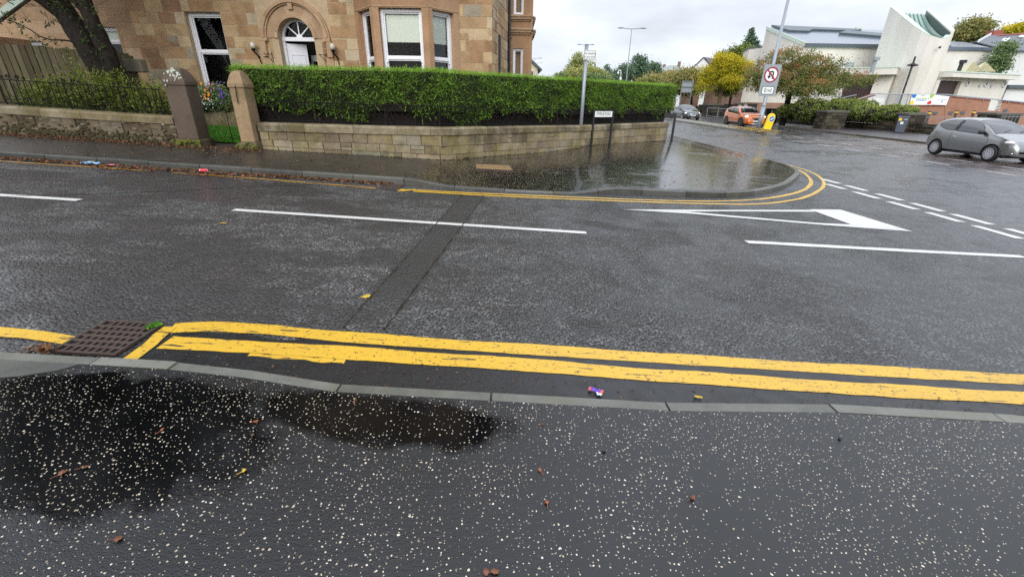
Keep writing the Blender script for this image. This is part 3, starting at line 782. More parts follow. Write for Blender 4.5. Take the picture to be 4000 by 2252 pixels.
marking([(-5.95,7.71),(-4.5,7.70),(-2.75,7.58),(-2.38,7.52)], 0.06, M['yellow_old'], 'thin worn yellow line stopping at the far drain', seed=7, rag=0.012)
CA = round_poly([(-2.02,7.58),(-0.4,7.70),(1.1,7.90),(2.4,8.05),(3.6,8.28),(4.71,8.7),(5.63,9.30),(6.85,10.35),(8.10,11.98),(9.0,13.8),(9.32,14.9),(9.40,16.5),(9.42,22)], 2)
CB = round_poly([(-1.72,7.50),(-0.4,7.54),(1.1,7.71),(2.3,7.86),(3.6,8.08),(4.51,8.28),(5.35,8.7),(6.5,9.6),(8.10,11.45),(9.12,13.25),(9.58,14.8),(9.56,17),(9.56,25),(9.56,60)], 2)
marking(CA, 0.085, M['yellow'], 'inner yellow line curving round the corner kerb', seed=8, rag=0.006, step=0.1)
marking(CB, 0.085, M['yellow'], 'outer yellow line curving round the corner and along the main road', seed=9, rag=0.006, step=0.1)
marking([(-1.97,7.44),(-1.84,7.52),(-1.70,7.64)], 0.09, M['yellow'], 'small yellow end tick by the far drain', seed=10, dz=0.007)
marking([(-16,5.62),(-12.6,5.62)], 0.115, M['white'], 'white centre line dash beyond the left edge', seed=11, rag=0.003)
marking([(-10.2,5.62),(-5.66,5.62)], 0.115, M['white'], 'white centre line dash cut by the left edge', seed=11, rag=0.003)
marking([(-3.68,5.635),(-1.7,5.625),(0.98,5.62)], 0.105, M['white'], 'long white centre line dash across the trench strip', seed=12, rag=0.003)
marking([(3.17,5.68),(5,5.74),(7.2,5.83)], 0.13, M['white'], 'white centre line nearest the give way lines', seed=13, rag=0.004)
def poly_mark(P, label, dz=0.005):
    g = MB(); g.face([(x, y, hr(x)+dz) for x, y in P]); return struct('road_marking', g, M['white'], label)
poly_mark([(1.82,7.16),(3.6,7.60),(5.68,8.17),(5.66,8.02),(3.6,7.50),(2.95,7.30)], 'upper long edge of the white give way triangle', 0.005)
poly_mark([(1.82,7.15),(3.0,7.29),(5.03,7.09),(5.7,7.14),(6.45,6.92),(5.0,6.98),(3.0,7.16)], 'lower long edge of the white give way triangle', 0.006)
poly_mark([(5.64,8.20),(6.33,8.36),(6.52,6.90),(5.66,7.12),(5.62,8.02)], 'broad white base of the give way triangle', 0.007)
GWI = [(12.0,11.3),(10.95,10.15),(9.85,9.1),(8.85,8.1),(7.85,7.04),(6.8,6.0)]; GWO = [(12.97,12.22),(11.97,11.22),(10.86,10.1),(9.83,9.05),(8.83,8.03),(7.75,6.95)]
def dashes(name, label, segs, x, wdt, mat, group):
    for n, (a, b) in enumerate(segs):
        g = MB(); line(g, [(x, a), (x, b)], wdt, 0.1, 0.006, seed=n+int(x*10)); o = struct('road_marking', g, mat, label); o["group"] = group
dashes('d', 'white give way dash in the row nearer the side road', [(a*.98, b*.98) for a, b in GWI], 8.32, 0.19, M['white'], 'inner row of give way dashes')
dashes('d', 'white give way dash in the row nearer the main road', [(a*.98, b*.98) for a, b in GWO], 8.82, 0.19, M['white'], 'outer row of give way dashes')
L1 = [(31,29.7),(28.2,27.4),(26.2,25.1),(24.0,22.95),(21.9,20.85),(19.65,18.7),(17.4,16.4),(15.05,14.1),(12.9,11.9)]
L2 = [(29.2,28.2),(27.1,26.1),(24.9,23.9),(22.8,21.8),(20.65,19.65),(18.4,17.35),(16.3,15.3),(14.1,13.1)]
dashes('d', 'faded white lane dash in the line nearer this corner', L1, 15.85, 0.12, M['white_old'], 'nearer line of lane dashes')
dashes('d', 'faded white lane dash in the line beside the small grey car', L2, 17.62, 0.12, M['white_old'], 'further line of lane dashes')
dashes('d', 'faded white dash along the far side of the main road', [(32,31),(29.5,28.6),(27.4,26.6),(25.5,24.7),(23.5,22.7)], 21.3, 0.12, M['white_old'], 'far line of lane dashes')
marking([(21.95,31),(21.95,12)], 0.09, M['yellow_old'], 'thin yellow line along the far kerb of the main road', seed=21, step=0.4)

# ------------------------------------------------------------------ median island and the far side of the main road
isl = [(16.05,230),(16.05,60),(16.02,40),(16.0,33),(16.15,31.3),(16.6,30.4),(17.2,30.25),(17.75,30.8),(17.95,32),(18.0,40),(18.0,60),(18.0,230)]
g = MB(); g.prism([(17.02+(x-17.02)*0.9, y+0.08) for x, y in isl], -0.56, -0.385)
struct('traffic_island', g, plain("island_concrete", S(120, 116, 104), 0.5, var=0.25, scale=3), 'long grey central traffic island in the main road')
kerb(isl, 1 if False else -1, lambda p: -0.38, lambda p: -0.6, 'kerb', M['kerb_island'], 'kerb round the central traffic island', until=140)
fk = [(22.5,-30),(22.5,20),(22.5,60),(22.5,230)]
g = MB(); g.grid([[(22.62, y, -0.40), (24.5, y, -0.37), (27.3, y, -0.35)] for y in (-30, 0, 20, 30, 40, 60, 100, 230)])
struct('pavement', g, plain("far_pavement_tarmac", S(72, 66, 68), 0.35, var=0.3, scale=2), 'wet dark pavement beside the church wall')
kerb(fk, -1, lambda p: -0.40, lambda p: -0.6, 'kerb', M['kerb_island'], 'kerb along the church side of the main road', until=110)
def scatter_leaves(name, n, fn, mat, label, L=(0.03, 0.07), seed=1, parent=None, flatness=0.25):
    gq = np.random.default_rng(seed); P = np.array([fn(gq) for _ in range(n)]); A = gq.normal(size=(n, 3)); A[:, 2] *= flatness
    l = gq.uniform(L[0], L[1], n); o = leafmesh(name, P, A, l, l*gq.uniform(.4, .75, n), gq.random(n), mat, parent, seed)
    if parent is None: o["kind"] = "stuff"; o["label"] = label; o["category"] = name.replace("_", " ")
    return o
def gutter(gq):
    x = gq.uniform(-12, -2.2); y = 7.99 - abs(gq.normal())*0.10*(1.6 if -7.5 < x < -4.5 else 0.8); return (x, y, hr(x)+0.012+gq.random()*0.03)
scatter_leaves('leaf_litter', 1800, gutter, M['leaf_o'], 'brown fallen leaves gathered in the far gutter', (0.03, 0.075), 3)
def footwall(gq):
    x = gq.uniform(-13, -5.6); y = 10.12 - abs(gq.normal())*0.28; return (x, y, hp(x, y)+0.02+gq.random()*0.02)
scatter_leaves('leaf_litter', 1900, footwall, M['leaf_o'], 'brown leaf litter along the foot of the mossy wall', (0.02, 0.055), 4)
def paveleaf(gq):
    x = gq.uniform(-12, 5); y = gq.uniform(8.2, 10.1); return (x, y, hp(x, y)+0.012)
scatter_leaves('leaf_litter', 420, paveleaf, M['leaf_o'], 'scattered small leaves on the far pavement', (0.02, 0.05), 5, flatness=0.08)
def nearcrumb(gq):
    x = gq.uniform(-2.2, 4); y = gq.uniform(2.08, 2.3); return (x, y, hr(x)+0.012)
scatter_leaves('leaf_litter', 260, nearcrumb, M['leaf_o'], 'crumbs of leaf and grit in the near gutter', (0.006, 0.022), 6, flatness=0.2)
def isl_grass(gq):
    a = gq.random(); x = gq.uniform(16.2, 17.8); y = 30.6 + abs(gq.normal())*2.2; return (x, y, -0.36+gq.random()*0.05)
scatter_leaves('dry_grass', 900, isl_grass, leafmat("dry_grass", S(120, 100, 56), S(186, 160, 96)), 'dry straw coloured grass on the end of the traffic island', (0.08, 0.2), 8, flatness=0.5)
# ------------------------------------------------------------------ stonework
def rect_sub(rects, hole):
    a0, a1, b0, b1 = hole; out = []
    for (u0, u1, v0, v1) in rects:
        if a1 <= u0 or a0 >= u1 or b1 <= v0 or b0 >= v1: out.append((u0,u1,v0,v1)); continue
        if v0 < b0: out.append((u0,u1,v0,b0))
        if v1 > b1: out.append((u0,u1,b1,v1))
        m0, m1 = max(v0,b0), min(v1,b1)
        if u0 < a0: out.append((u0,a0,m0,m1))
        if u1 > a1: out.append((a1,u1,m0,m1))
    return out
def ashlar(mb, fn, u0, u1, v0, v1, holes=(), row=0.29, wmin=0.32, wmax=0.85, snecks=0.22, gap=0.006, proud=0.006, seed=1, rowj=0.0, tone=None, cut=1.2):
    # squared stones in courses; fn(u, v, d) gives the point d metres proud of the wall
    rr = random.Random(seed); v = v0; tn = tone or (lambda u, v: rr.random())
    while v < v1-0.02:
        h = row*(1+rr.uniform(-rowj, rowj)); vt = min(v+h, v1)
        if v1-vt < row*0.35: vt = v1
        u = u0 - rr.uniform(0, 0.3)
        while u < u1:
            wd = rr.uniform(wmin, wmax); cells = []
            if rr.random() < snecks:
                wd = rr.uniform(0.16, 0.34); mid = v+(vt-v)*rr.uniform(.42,.58); cells = [(u,u+wd,v,mid),(u,u+wd,mid,vt)]
            else: cells = [(u,u+wd,v,vt)]
            for c in cells:
                c = (max(c[0],u0),min(c[1],u1),c[2],c[3])
                if c[1]-c[0] < 0.02: continue
                rs = [c]
                for hh in holes: rs = rect_sub(rs, hh)
                t = tn(c[0], c[2]); pd = proud*rr.uniform(.5, 1.4)
                for (a,b,p,q) in rs:
                    if b-a < 0.03 or q-p < 0.03: continue
                    k = max(1, int((b-a)/cut)); g_ = gap
                    for i in range(k):
                        x0 = a+(b-a)*i/k+(g_ if i == 0 else 0); x1 = a+(b-a)*(i+1)/k-(g_ if i == k-1 else 0)
                        n = len(mb.v)
                        for (uu,vv) in ((x0,p+g_),(x1,p+g_),(x1,q-g_),(x0,q-g_)):
                            mb.v.append(tuple(fn(uu,vv,0.0))); 
                        for (uu,vv) in ((x0+.004,p+g_+.004),(x1-.004,p+g_+.004),(x1-.004,q-g_-.004),(x0+.004,q-g_-.004)):
                            mb.v.append(tuple(fn(uu,vv,pd)))
                        mb.f.append((n+4,n+5,n+6,n+7)); mb.t.append(t)
                        for i0,i1 in ((0,1),(1,2),(2,3),(3,0)): mb.f.append((n+i0,n+i1,n+4+i1,n+4+i0)); mb.t.append(t)
            u += wd
        v = vt

# ------------------------------------------------------------------ the two garden walls
def garden_wall(name, path, zg, ztop, label, mat, thick, cap_h, seed, rows, tonef=None):
    P = [Vector(p) for p in path]; L = [0.0]
    for a, b in zip(P[:-1], P[1:]): L.append(L[-1]+(b-a).length)
    def loc(u):
        u = max(0, min(L[-1]-1e-6, u)); j = max(i for i in range(len(L)-1) if L[i] <= u); f = (u-L[j])/(L[j+1]-L[j])
        p = P[j]+(P[j+1]-P[j])*f; 
        d = (P[j+1]-P[j]).normalized(); return p, Vector((d.y, -d.x))
    t = thing(name, (P[0].x, P[0].y, zg(P[0].x)), label, 'garden wall')
    st = int(L[-1]/0.25)+1
    core = MB(); rowsg = []
    for i in range(st+1):
        p, nn = loc(L[-1]*i/st); q = p - nn*thick; zb = zg(p.x)-0.35; zt = ztop(p.x)-cap_h
        rowsg.append([(p.x,p.y,zb),(p.x,p.y,zt),(q.x,q.y,zt),(q.x,q.y,zb)])
    core.grid(rowsg)
    core.face(rowsg[0]); core.face(list(reversed(rowsg[-1])))
    core.build('mortar_core', M['dark_wall'] if seed == 31 else M['mortar_dark'], t, world=True)
    sm = MB()
    def fn(u, v, d):
        p, nn = loc(u); zb = zg(p.x)-0.06; zt = ztop(p.x)-cap_h
        return Vector((p.x+nn.x*(d+0.004), p.y+nn.y*(d+0.004), zb+(zt-zb)*v))
    ashlar(sm, fn, 0, L[-1], 0, 1, (), row=1.0/rows, wmin=0.28, wmax=0.72, snecks=0.12, gap=0.007, proud=0.022, seed=seed, rowj=0.12, cut=0.3)
    sm.build('stones', mat, t, world=True)
    cm = MB(); u = 0; rr = random.Random(seed+5)
    while u < L[-1]:
        ln = min(rr.uniform(0.7, 1.15), L[-1]-u)
        if L[-1]-u-ln < 0.3: ln = L[-1]-u
        tone = rr.random(); k = max(2, int(ln/0.25)); sec = []; o = 0.055; dz = rr.uniform(-.004,.004)
        for i in range(k+1):
            uu = u+0.004+(ln-0.008)*i/k; p, nn = loc(uu); z1 = ztop(p.x)+dz; z0 = z1-cap_h
            A = p+nn*o; B = p-nn*(thick+o)
            sec.append([(A.x,A.y,z0+.004),(A.x,A.y,z1-0.045),(A.x-nn.x*.03,A.y-nn.y*.03,z1-.012),(A.x-nn.x*.09,A.y-nn.y*.09,z1),(B.x,B.y,z1-.01),(B.x,B.y,z0+.004)])
        n = len(cm.v)
        for s_ in sec: cm.v += s_
        for a in range(k):
            for c in range(6):
                c2 = (c+1)%6; cm.f.append((n+a*6+c, n+a*6+c2, n+a*6+6+c2, n+a*6+6+c)); cm.t.append(tone)
        cm.f.append(tuple(n+c for c in range(6))); cm.t.append(tone)
        cm.f.append(tuple(n+k*6+c for c in reversed(range(6)))); cm.t.append(tone)
        u += ln
    cm.build('coping', M['cope'], t, world=True)
    return t, loc, L[-1]
M['mortar_dark'] = plain("old_wall_mortar", S(126, 110, 86), 0.9, var=0.3, scale=10)
def gpave(x): return hr(x)+0.13
wl, locL, LL = garden_wall('garden_wall', [(-20,10.2),(-12,10.2),(-9.5,10.16),(-7.46,10.18)], gpave, lambda x: 1.04+(-7.45-x)*0.046, 'mossy low stone garden wall under the iron railing, left of the gate', M['wall_l'], 0.34, 0.17, 31, 2)
for (x, z, r_) in ((-9.05,0.93,.045),(-8.72,0.97,.03),(-8.0,0.93,.035),(-7.72,0.90,.05),(-7.78,0.97,.035),(-8.1,.98,.02),(-7.9,.99,.022),(-8.9,.99,.016),(-8.4,.96,.014)):
    b = MB(); b.blob((x,10.145,z),(r_,.012,r_*.9),9,5); b.build('lichen_spot', M['lichen'], wl, True, world=True)
b = MB(); b.blob((-9.55,10.14,1.075),(.19,.02,.045),12,5); b.build('lichen_spot', M['lichen_y'], wl, True, world=True)
pathR = [(-5.72,10.32),(-3.0,10.48),(-2.0,10.50),(-1.66,10.53),(-1.45,10.72),(-1.2,11.05),(-0.5,11.98),(1.0,13.68),(2.4,15.18),(4.4,17.28),(6.38,19.35)]
def zcapR(x):
    pts = [(-6,0.945),(-5.8,0.94),(-2.9,0.89),(-1.66,0.885),(-.5,.83),(2.1,0.735),(6.4,0.66)]
    for (a,b),(c,d) in zip(pts[:-1],pts[1:]):
        if x <= c: return b+(d-b)*(x-a)/(c-a)
    return pts[-1][1]
g_ = np.random.default_rng(77); b = MB()
for i in range(520):
    u = g_.uniform(6.5, LL-.05); p, n_ = locL(u); z0 = gpave(p.x); z = z0+abs(g_.normal())*.13+.02*g_.random()
    if z > z0+.55: continue
    b.blob((p.x+n_.x*.03,p.y+n_.y*.03,z), (g_.uniform(.02,.06),.022,g_.uniform(.012,.04)), 7, 4, g_.random())
b.build('moss_growth', M['moss_d'], wl, True, world=True)
b = MB()
for i in range(90):
    u = g_.uniform(6.5, LL-.05); p, n_ = locL(u); z = gpave(p.x)+g_.uniform(.1,.5); b.blob((p.x+n_.x*.022,p.y+n_.y*.022,z), (g_.uniform(.03,.12),.016,g_.uniform(.015,.05)), 8, 4, g_.random())
b.build('crumbled_patch', M['crumble'], wl, True, world=True)
wr, locR, LR = garden_wall('garden_wall', pathR, gpave, zcapR, 'yellow lichened stone garden wall under the hedge, bending back at the corner', M['wall_r'], 0.34, 0.18, 32, 3)

# ------------------------------------------------------------------ gateposts and gate
def gatepost(name, cx, cy, zb, zt, w0, d0, mat, label):
    t = thing(name, (cx, cy, zb), label, 'gatepost'); h = zt-zb; e = w0/2; f = d0/2
    b = MB(); b.box(-e-.05, e+.05, -f-.05, f+.05, -0.3, 0.16); b.build('plinth', M['wall_l'], t, bevel=0.03)
    b = MB(); b.box(-e, e, -f, f, 0.16, h-0.34); b.build('shaft', mat, t, bevel=0.015)
    c = MB(); c.box(-e-.018, e+.018, -f-.018, f+.018, h-0.34, h-0.26)
    c.grid([[(-e-.014,-f-.014,h-.26),(e+.014,-f-.014,h-.26)],[(-e*.74,-f*.74,h-.09),(e*.74,-f*.74,h-.09)],[(-e*.55,-f*.4,h-.02),(e*.55,-f*.4,h-.02)],[(-e*.4,0,h),(e*.4,0,h)],[(-e*.55,f*.4,h-.02),(e*.55,f*.4,h-.02)],[(-e*.74,f*.74,h-.09),(e*.74,f*.74,h-.09)],[(-e-.014,f+.014,h-.26),(e+.014,f+.014,h-.26)]])
    for sx in (-1, 1):
        c.face([(sx*(e+.014),-f-.014,h-.26),(sx*e*.74,-f*.74,h-.09),(sx*e*.55,-f*.4,h-.02),(sx*e*.4,0,h),(sx*e*.55,f*.4,h-.02),(sx*e*.74,f*.74,h-.09),(sx*(e+.014),f+.014,h-.26)])
    c.build('cap', mat, t, bevel=0.012)
    return t
gp1 = gatepost('gatepost', -7.19, 10.28, 0.42, 2.0, 0.45, 0.40, M['gatepost'], 'dark soot stained gatepost with white lichen on its cap')
rr = random.Random(5)
b = MB()
for k in range(44):
    a = rr.gauss(0,.1); zz = 1.57-abs(a)*0.6-rr.uniform(.0,.24)*rr.random()
    yy = -0.24 + max(0, (zz-1.32))*0.42
    b.blob((a*.9, yy+.016, zz), (rr.uniform(.006,.03), .006, rr.uniform(.006,.028)), 8, 4)
b.build('lichen_patch', M['lichen'], gp1, True)
gp2 = gatepost('gatepost', -5.92, 10.32, 0.37, 1.97, 0.31, 0.38, M['gatepost2'], 'plain tan gatepost at the left end of the clipped hedge')
b = MB(); b.tube([(-.02,-.215,.95),(0.0,-.215,1.3)], .008, 6); b.build('iron_stub', M['iron'], gp2)
b = MB()
for k in range(30): b.blob((rr.uniform(-.24,.2), rr.uniform(-.27,-.2), rr.uniform(-.05,.16)), (rr.uniform(.03,.06),.03,rr.uniform(.02,.05)), 8, 4)
b.build('moss_patch', M['moss'], gp2, True)
b = MB()
for k in range(30): b.blob((rr.uniform(-.3,.28), rr.uniform(-.29,-.25), rr.uniform(.0,.17)), (rr.uniform(.03,.07),.02,rr.uniform(.02,.045)), 8, 4)
b.build('moss_patch', M['moss'], gp1, True)
ga = math.atan2(11.2-10.45, -6.72+6.2)
gt = thing('garden_gate', (-6.13, 10.45, 0.42), 'dark iron garden gate standing open, seen edge on beside the tan gatepost', 'gate', rz=math.atan2(.86,-.51))
b = MB(); b.box(0, .05, -.03, .03, 0, 1.28); b.box(.86, .91, -.03, .03, .02, 1.2); b.box(0, .91, -.02, .02, .1, .15); b.box(0, .91, -.02, .02, 1.08, 1.13); b.build('gate_frame', M['black'], gt)
for k in range(7):
    b = MB(); b.tube([(.12+.105*k,0,.12),(.12+.105*k,0,1.25)], .01, 6); b.build('bar', M['black'], gt)

# ------------------------------------------------------------------ iron railings on the walls
def scroll(mb, c, ax, r, turns=1.4, rad=.008, flip=1):
    pts = []
    for i in range(22):
        t = i/21; a = t*turns*2*math.pi; q = r*(1-0.75*t); pts.append(c+ax*(q*math.cos(a)*flip)+Vector((0,0,1))*(q*math.sin(a)))
    mb.tube(pts, rad, 5)
def railing(path_loc, u0, u1, ztop_wall, h, label, spacing, off, base=.05, scrolls=(), inner=True):
    p, n_ = path_loc(u0); t = thing('iron_railing', (p.x-n_.x*off, p.y-n_.y*off, ztop_wall(p.x)), label, 'railing')
    def at(u, z):
        q, m_ = path_loc(u); return Vector((q.x-m_.x*off, q.y-m_.y*off, ztop_wall(q.x)+z))
    k = int((u1-u0)/0.4)+1
    for zz, nm in ((base,'bottom_rail'),(h,'top_rail')):
        b = MB(); b.tube([at(u0+(u1-u0)*i/k, zz) for i in range(k+1)], .011, 6); b.build(nm, M['iron'], t, world=True)
    nb = int((u1-u0)/spacing)
    for i in range(nb+1):
        b = MB(); u = u0+spacing*i; b.tube([at(u, -.02 if i % 8 == 0 else base), at(u, h)], .009 if i % 8 else .013, 6); b.build('bar', M['iron'], t, world=True)
    for u in scrolls:
        q, m_ = path_loc(u); ax = Vector((m_.y, -m_.x, 0))*-1
        for f in (-1, 1):
            b = MB(); scroll(b, at(u+f*.10, h+.055), ax, .05, 1.5, .009, f); b.build('top_scroll', M['iron'], t, world=True)
            b = MB(); scroll(b, at(u+f*.24, h+.04), ax, .035, 1.3, .008, -f); b.build('top_scroll', M['iron'], t, world=True)
    if inner:
        i = 0
        while u0+spacing*(i+1.5) < u1:
            uu = u0+spacing*(i+.5); q, m_ = path_loc(uu); ax = Vector((m_.y, -m_.x, 0))
            b = MB(); scroll(b, at(uu, base+.09), ax, .045, 1.4, .006, 1); b.build('scrollwork', M['iron'], t, world=True); i += 3
    return t
# the left wall's path starts at x=-20
railing(locL, 7.9, 12.3, lambda x: 1.04+(-7.45-x)*0.046, 0.52, 'black wrought iron railing with scrolls on the mossy wall', 0.145, 0.17, scrolls=(9.15, 10.35, 11.55))
railing(locR, 0.2, LR-0.1, zcapR, 0.44, 'long black iron railing half hidden under the clipped hedge', 0.165, 0.16)

# ------------------------------------------------------------------ foliage helpers
def ngrid(seed, scale):
    from mathutils import noise as mn
    return lambda p: mn.noise(Vector((p[0]*scale+seed*7.1, p[1]*scale+seed*3.3, p[2]*scale)))
def hedge(name, path, zlow, ztop, width, label, mat, core_mat, parent_cat='hedge', dens=1.0, seed=1, leaf=(0.03,0.065), core_bottom=None, dark_skirt=True, topbump=0.03):
    # path: front face plan line from start to end; the hedge fills `width` behind it
    P = [Vector(p) for p in path]; L = [0.0]
    for a, b in zip(P[:-1], P[1:]): L.append(L[-1]+(b-a).length)
    def loc(u):
        u = max(0, min(L[-1]-1e-6, u)); j = max(i for i in range(len(L)-1) if L[i] <= u); f = (u-L[j])/(L[j+1]-L[j])
        p = P[j]+(P[j+1]-P[j])*f; d = (P[min(j+1,len(P)-1)]-P[j]).normalized(); return p, Vector((d.y,-d.x)), d
    t = thing(name, (P[0].x, P[0].y, zlow(P[0].x, 0)), label, parent_cat)
    st = max(3, int(L[-1]/.35)); ins = 0.10; rows = []
    for i in range(st+1):
        u = 0.12+(L[-1]-.24)*i/st; p, n_, d = loc(u); A = p-n_*ins; B = p-n_*(width-ins)
        zb = core_bottom(p.x) if core_bottom else zlow(p.x, u)+.12; zt = ztop(p.x)-0.05
        rows.append([(A.x,A.y,zb),(A.x,A.y,zt),(B.x,B.y,zt),(B.x,B.y,zb)])
    c = MB(); c.grid(rows); c.face(rows[0]); c.face(list(reversed(rows[-1])))
    if core_bottom:
        r2_ = []
        for i in range(st+1):
            u = 0.25+(L[-1]-.5)*i/st; p, n_, d = loc(u); A = p-n_*.30; B = p-n_*(width-.25); r2_.append([(A.x,A.y,hr(p.x)),(A.x,A.y,core_bottom(p.x)+.04),(B.x,B.y,core_bottom(p.x)+.04),(B.x,B.y,hr(p.x))])
        c.grid(r2_); c.face(r2_[0]); c.face(list(reversed(r2_[-1])))  # second dark box paints the shaded void under the foliage
    c.build('shade_core', core_mat, t, world=True)  # solid dark core coloured as the unlit inside of the hedge
    g = np.random.default_rng(seed); nz = ngrid(seed, 1.6); nz2 = ngrid(seed+9, 4.5)
    Pn, An, Ln, Wn_, Tn = [], [], [], [], []
    def put(p, a, l, w_, tn): Pn.append(p); An.append(a); Ln.append(l); Wn_.append(w_); Tn.append(tn)
    nf = int(L[-1]*(5600)*dens)
    for i in range(nf):                                                # flat clipped front, ends and top
        face = g.random(); u = g.random()*L[-1]; p, n_, d = loc(u); zt = ztop(p.x)
        zl = zlow(p.x, u)
        if face < 0.62:
            v = g.random()**0.9; z = zl+(zt-zl)*v; off = g.normal()*0.025 - 0.02 + 0.05*nz((p.x,p.y,z)); q = p+n_*off; out = Vector((n_.x,n_.y,0))
            if nz2((p.x*1.3,p.y*1.3,z*1.3)) < -0.42 and v < .9 and g.random() < .8: continue
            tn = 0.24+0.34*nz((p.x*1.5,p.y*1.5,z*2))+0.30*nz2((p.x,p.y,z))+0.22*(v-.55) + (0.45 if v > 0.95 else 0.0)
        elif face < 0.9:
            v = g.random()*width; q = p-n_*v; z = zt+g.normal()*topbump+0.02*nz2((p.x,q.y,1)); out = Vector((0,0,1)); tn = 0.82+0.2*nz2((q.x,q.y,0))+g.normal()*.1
        else:
            e = g.random() < .5; p, n_, d = loc(0 if e else L[-1]); z = zl+(zt-zl)*g.random(); q = p-n_*(g.random()*width)+d*(g.normal()*.03*(1)); out = Vector((d.x,d.y,0))*(-1 if e else 1); tn = .35+.3*nz2((q.x,q.y,z))
        a = out*0.55+Vector((g.normal(),g.normal(),g.normal()))*0.6
        l = g.uniform(*leaf)*(.8 if face >= .62 else 1)
        put((q.x,q.y,z), a, l, l*g.uniform(.16,.32), min(1,max(0,tn)))
    ns = int(L[-1]*40*dens)
    for i in range(ns):                                                # feathery sprays hanging from the face
        u = g.random()*L[-1]; p, n_, d = loc(u); zt = ztop(p.x); zl = zlow(p.x, u); v = g.random()**1.35; z = zl+(zt-zl)*v*0.9-.02
        dr = Vector((n_.x,n_.y,0))*g.uniform(.3,.8)+Vector((d.x,d.y,0))*g.normal()*.5+Vector((0,0,g.uniform(-.9,.5))); dr.normalize()
        ln = g.uniform(.10,.26); b0 = Vector((p.x-n_.x*.03,p.y-n_.y*.03,z)); light = g.uniform(.45,1.0)*(0.75+0.5*(nz((p.x,p.y,z))))
        for k in range(13):
            f = k/12; q = b0+dr*(ln*f); sd = Vector((g.normal(),g.normal(),g.normal()))*.75
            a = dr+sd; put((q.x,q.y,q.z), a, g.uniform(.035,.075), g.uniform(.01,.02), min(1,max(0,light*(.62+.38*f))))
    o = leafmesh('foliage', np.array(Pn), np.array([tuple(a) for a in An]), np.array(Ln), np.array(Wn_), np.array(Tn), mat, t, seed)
    return t, loc, L[-1]
hpath = [(-6.12,10.42),(-5.75,10.56),(-4.9,10.64),(-2.2,10.84),(-1.72,10.95),(-1.3,11.5),(0.9,14.02),(2.25,15.46),(4.2,17.52),(6.9,20.35)]
def hz_low(x, u):
    # ragged lower edge: long swags of foliage with dark gaps between
    s = 1.22+0.10*math.sin(u*1.9+.6)+0.09*math.sin(u*4.3)+0.05*math.sin(u*9.1)
    s += 0.16*math.exp(-((u-3.3)/.45)**2) - 0.28*math.exp(-((u-5.25)/.55)**2) + 0.2*math.exp(-((u-9.8)/.4)**2) - 0.05*math.exp(-((u-.5)/.5)**2)
    return s - 0.10*smooth((x+6)/4) - 0.02
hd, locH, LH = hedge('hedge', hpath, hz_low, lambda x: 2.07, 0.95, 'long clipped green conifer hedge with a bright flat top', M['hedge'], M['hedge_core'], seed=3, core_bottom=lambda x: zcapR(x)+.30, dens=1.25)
# bare stems and dead twigs under the hedge
g_ = np.random.default_rng(12); b = MB()
for i in range(150):
    u = g_.random()*LH; p, n_, d = locH(u); bx = p-n_*g_.uniform(.15,.75); z0 = hr(bx.x)+.2
    q0 = Vector((bx.x,bx.y,z0)); q1 = q0+Vector((g_.normal()*.12,g_.normal()*.12,.5)); q2 = q1+Vector((g_.normal()*.25,g_.normal()*.2,.55))
    b.tube([q0,q1,q2], [.02,.014,.006], 5)
for i in range(900):
    u = g_.random()*LH; p, n_, d = locH(u); z = zcapR(p.x)+g_.uniform(.18,.52); q = Vector((p.x-n_.x*.08,p.y-n_.y*.08,z)); dr = Vector((n_.x*g_.uniform(0,.16),n_.y*g_.uniform(0,.16),g_.uniform(-.16,.06)))+Vector((d.x,d.y,0))*g_.normal()*.1
    b.tube([q,q+dr], [.005,.002], 3, cap=False)
b.build('stem', M['twig'], hd, world=True)
# ------------------------------------------------------------------ garden ground
g = MB(); g.grid([[(x, y, hr(x)+0.12+0.02*(y-10.3)) for x in (-30,-20,-14,-10,-8,-6.9,-6.0,-4,-2)] for y in (10.32,11,12,13,14,15.3)])
struct('garden_soil', g, M['soil'], 'dark garden soil between the walls and the villa')
g = MB(); g.grid([[(-10.3+k*0.55, y, hr(-10.3+k*0.55)+0.155+0.02*(y-10.3)+.008*math.sin(k)) for k in range(9)] for y in (10.85,11.5,12.5,13.5,14.3)])
struct('lawn', g, M['lawn'], 'small bright green lawn seen between the gateposts')
gq = np.random.default_rng(4); n = 12000
P_ = np.stack([gq.uniform(-10.0,-5.95,n), gq.uniform(10.75,14.2,n), np.zeros(n)], 1); P_[:,2] = -0.05*P_[:,0]-0.055+0.175+0.02*(P_[:,1]-10.3)
A_ = gq.normal(size=(n,3))*.4; A_[:,2] = 1.0
o = leafmesh('grass', P_, A_, gq.uniform(.05,.10,n), np.full(n,.012), gq.random(n), M['grass'], None, 5); tag(o, 'short bright grass of the little lawn', 'grass', kind='stuff')
# small weeds along wall feet
def weeds(name, n, fn, mat, label, L, seed):
    q = np.random.default_rng(seed); P = np.array([fn(q) for _ in range(n)]); A = q.normal(size=(n,3))*.6; A[:,2] += .7
    l = q.uniform(L[0],L[1],n); o = leafmesh(name, P, A, l, l*.3, q.random(n), mat, None, seed); return tag(o, label, name, kind='stuff')
def wfn(q):
    u = q.random()*(LR-.3); p, n_ = locR(u); c = p+n_*abs(q.normal())*.05; return (c.x, c.y, hp(c.x,c.y)+.02)
weeds('moss_tufts', 1500, wfn, leafmat("wall_foot_moss", S(40,38,26), S(74,72,40)), 'dark moss and grit along the foot of the lichened wall', (.02,.06), 6)

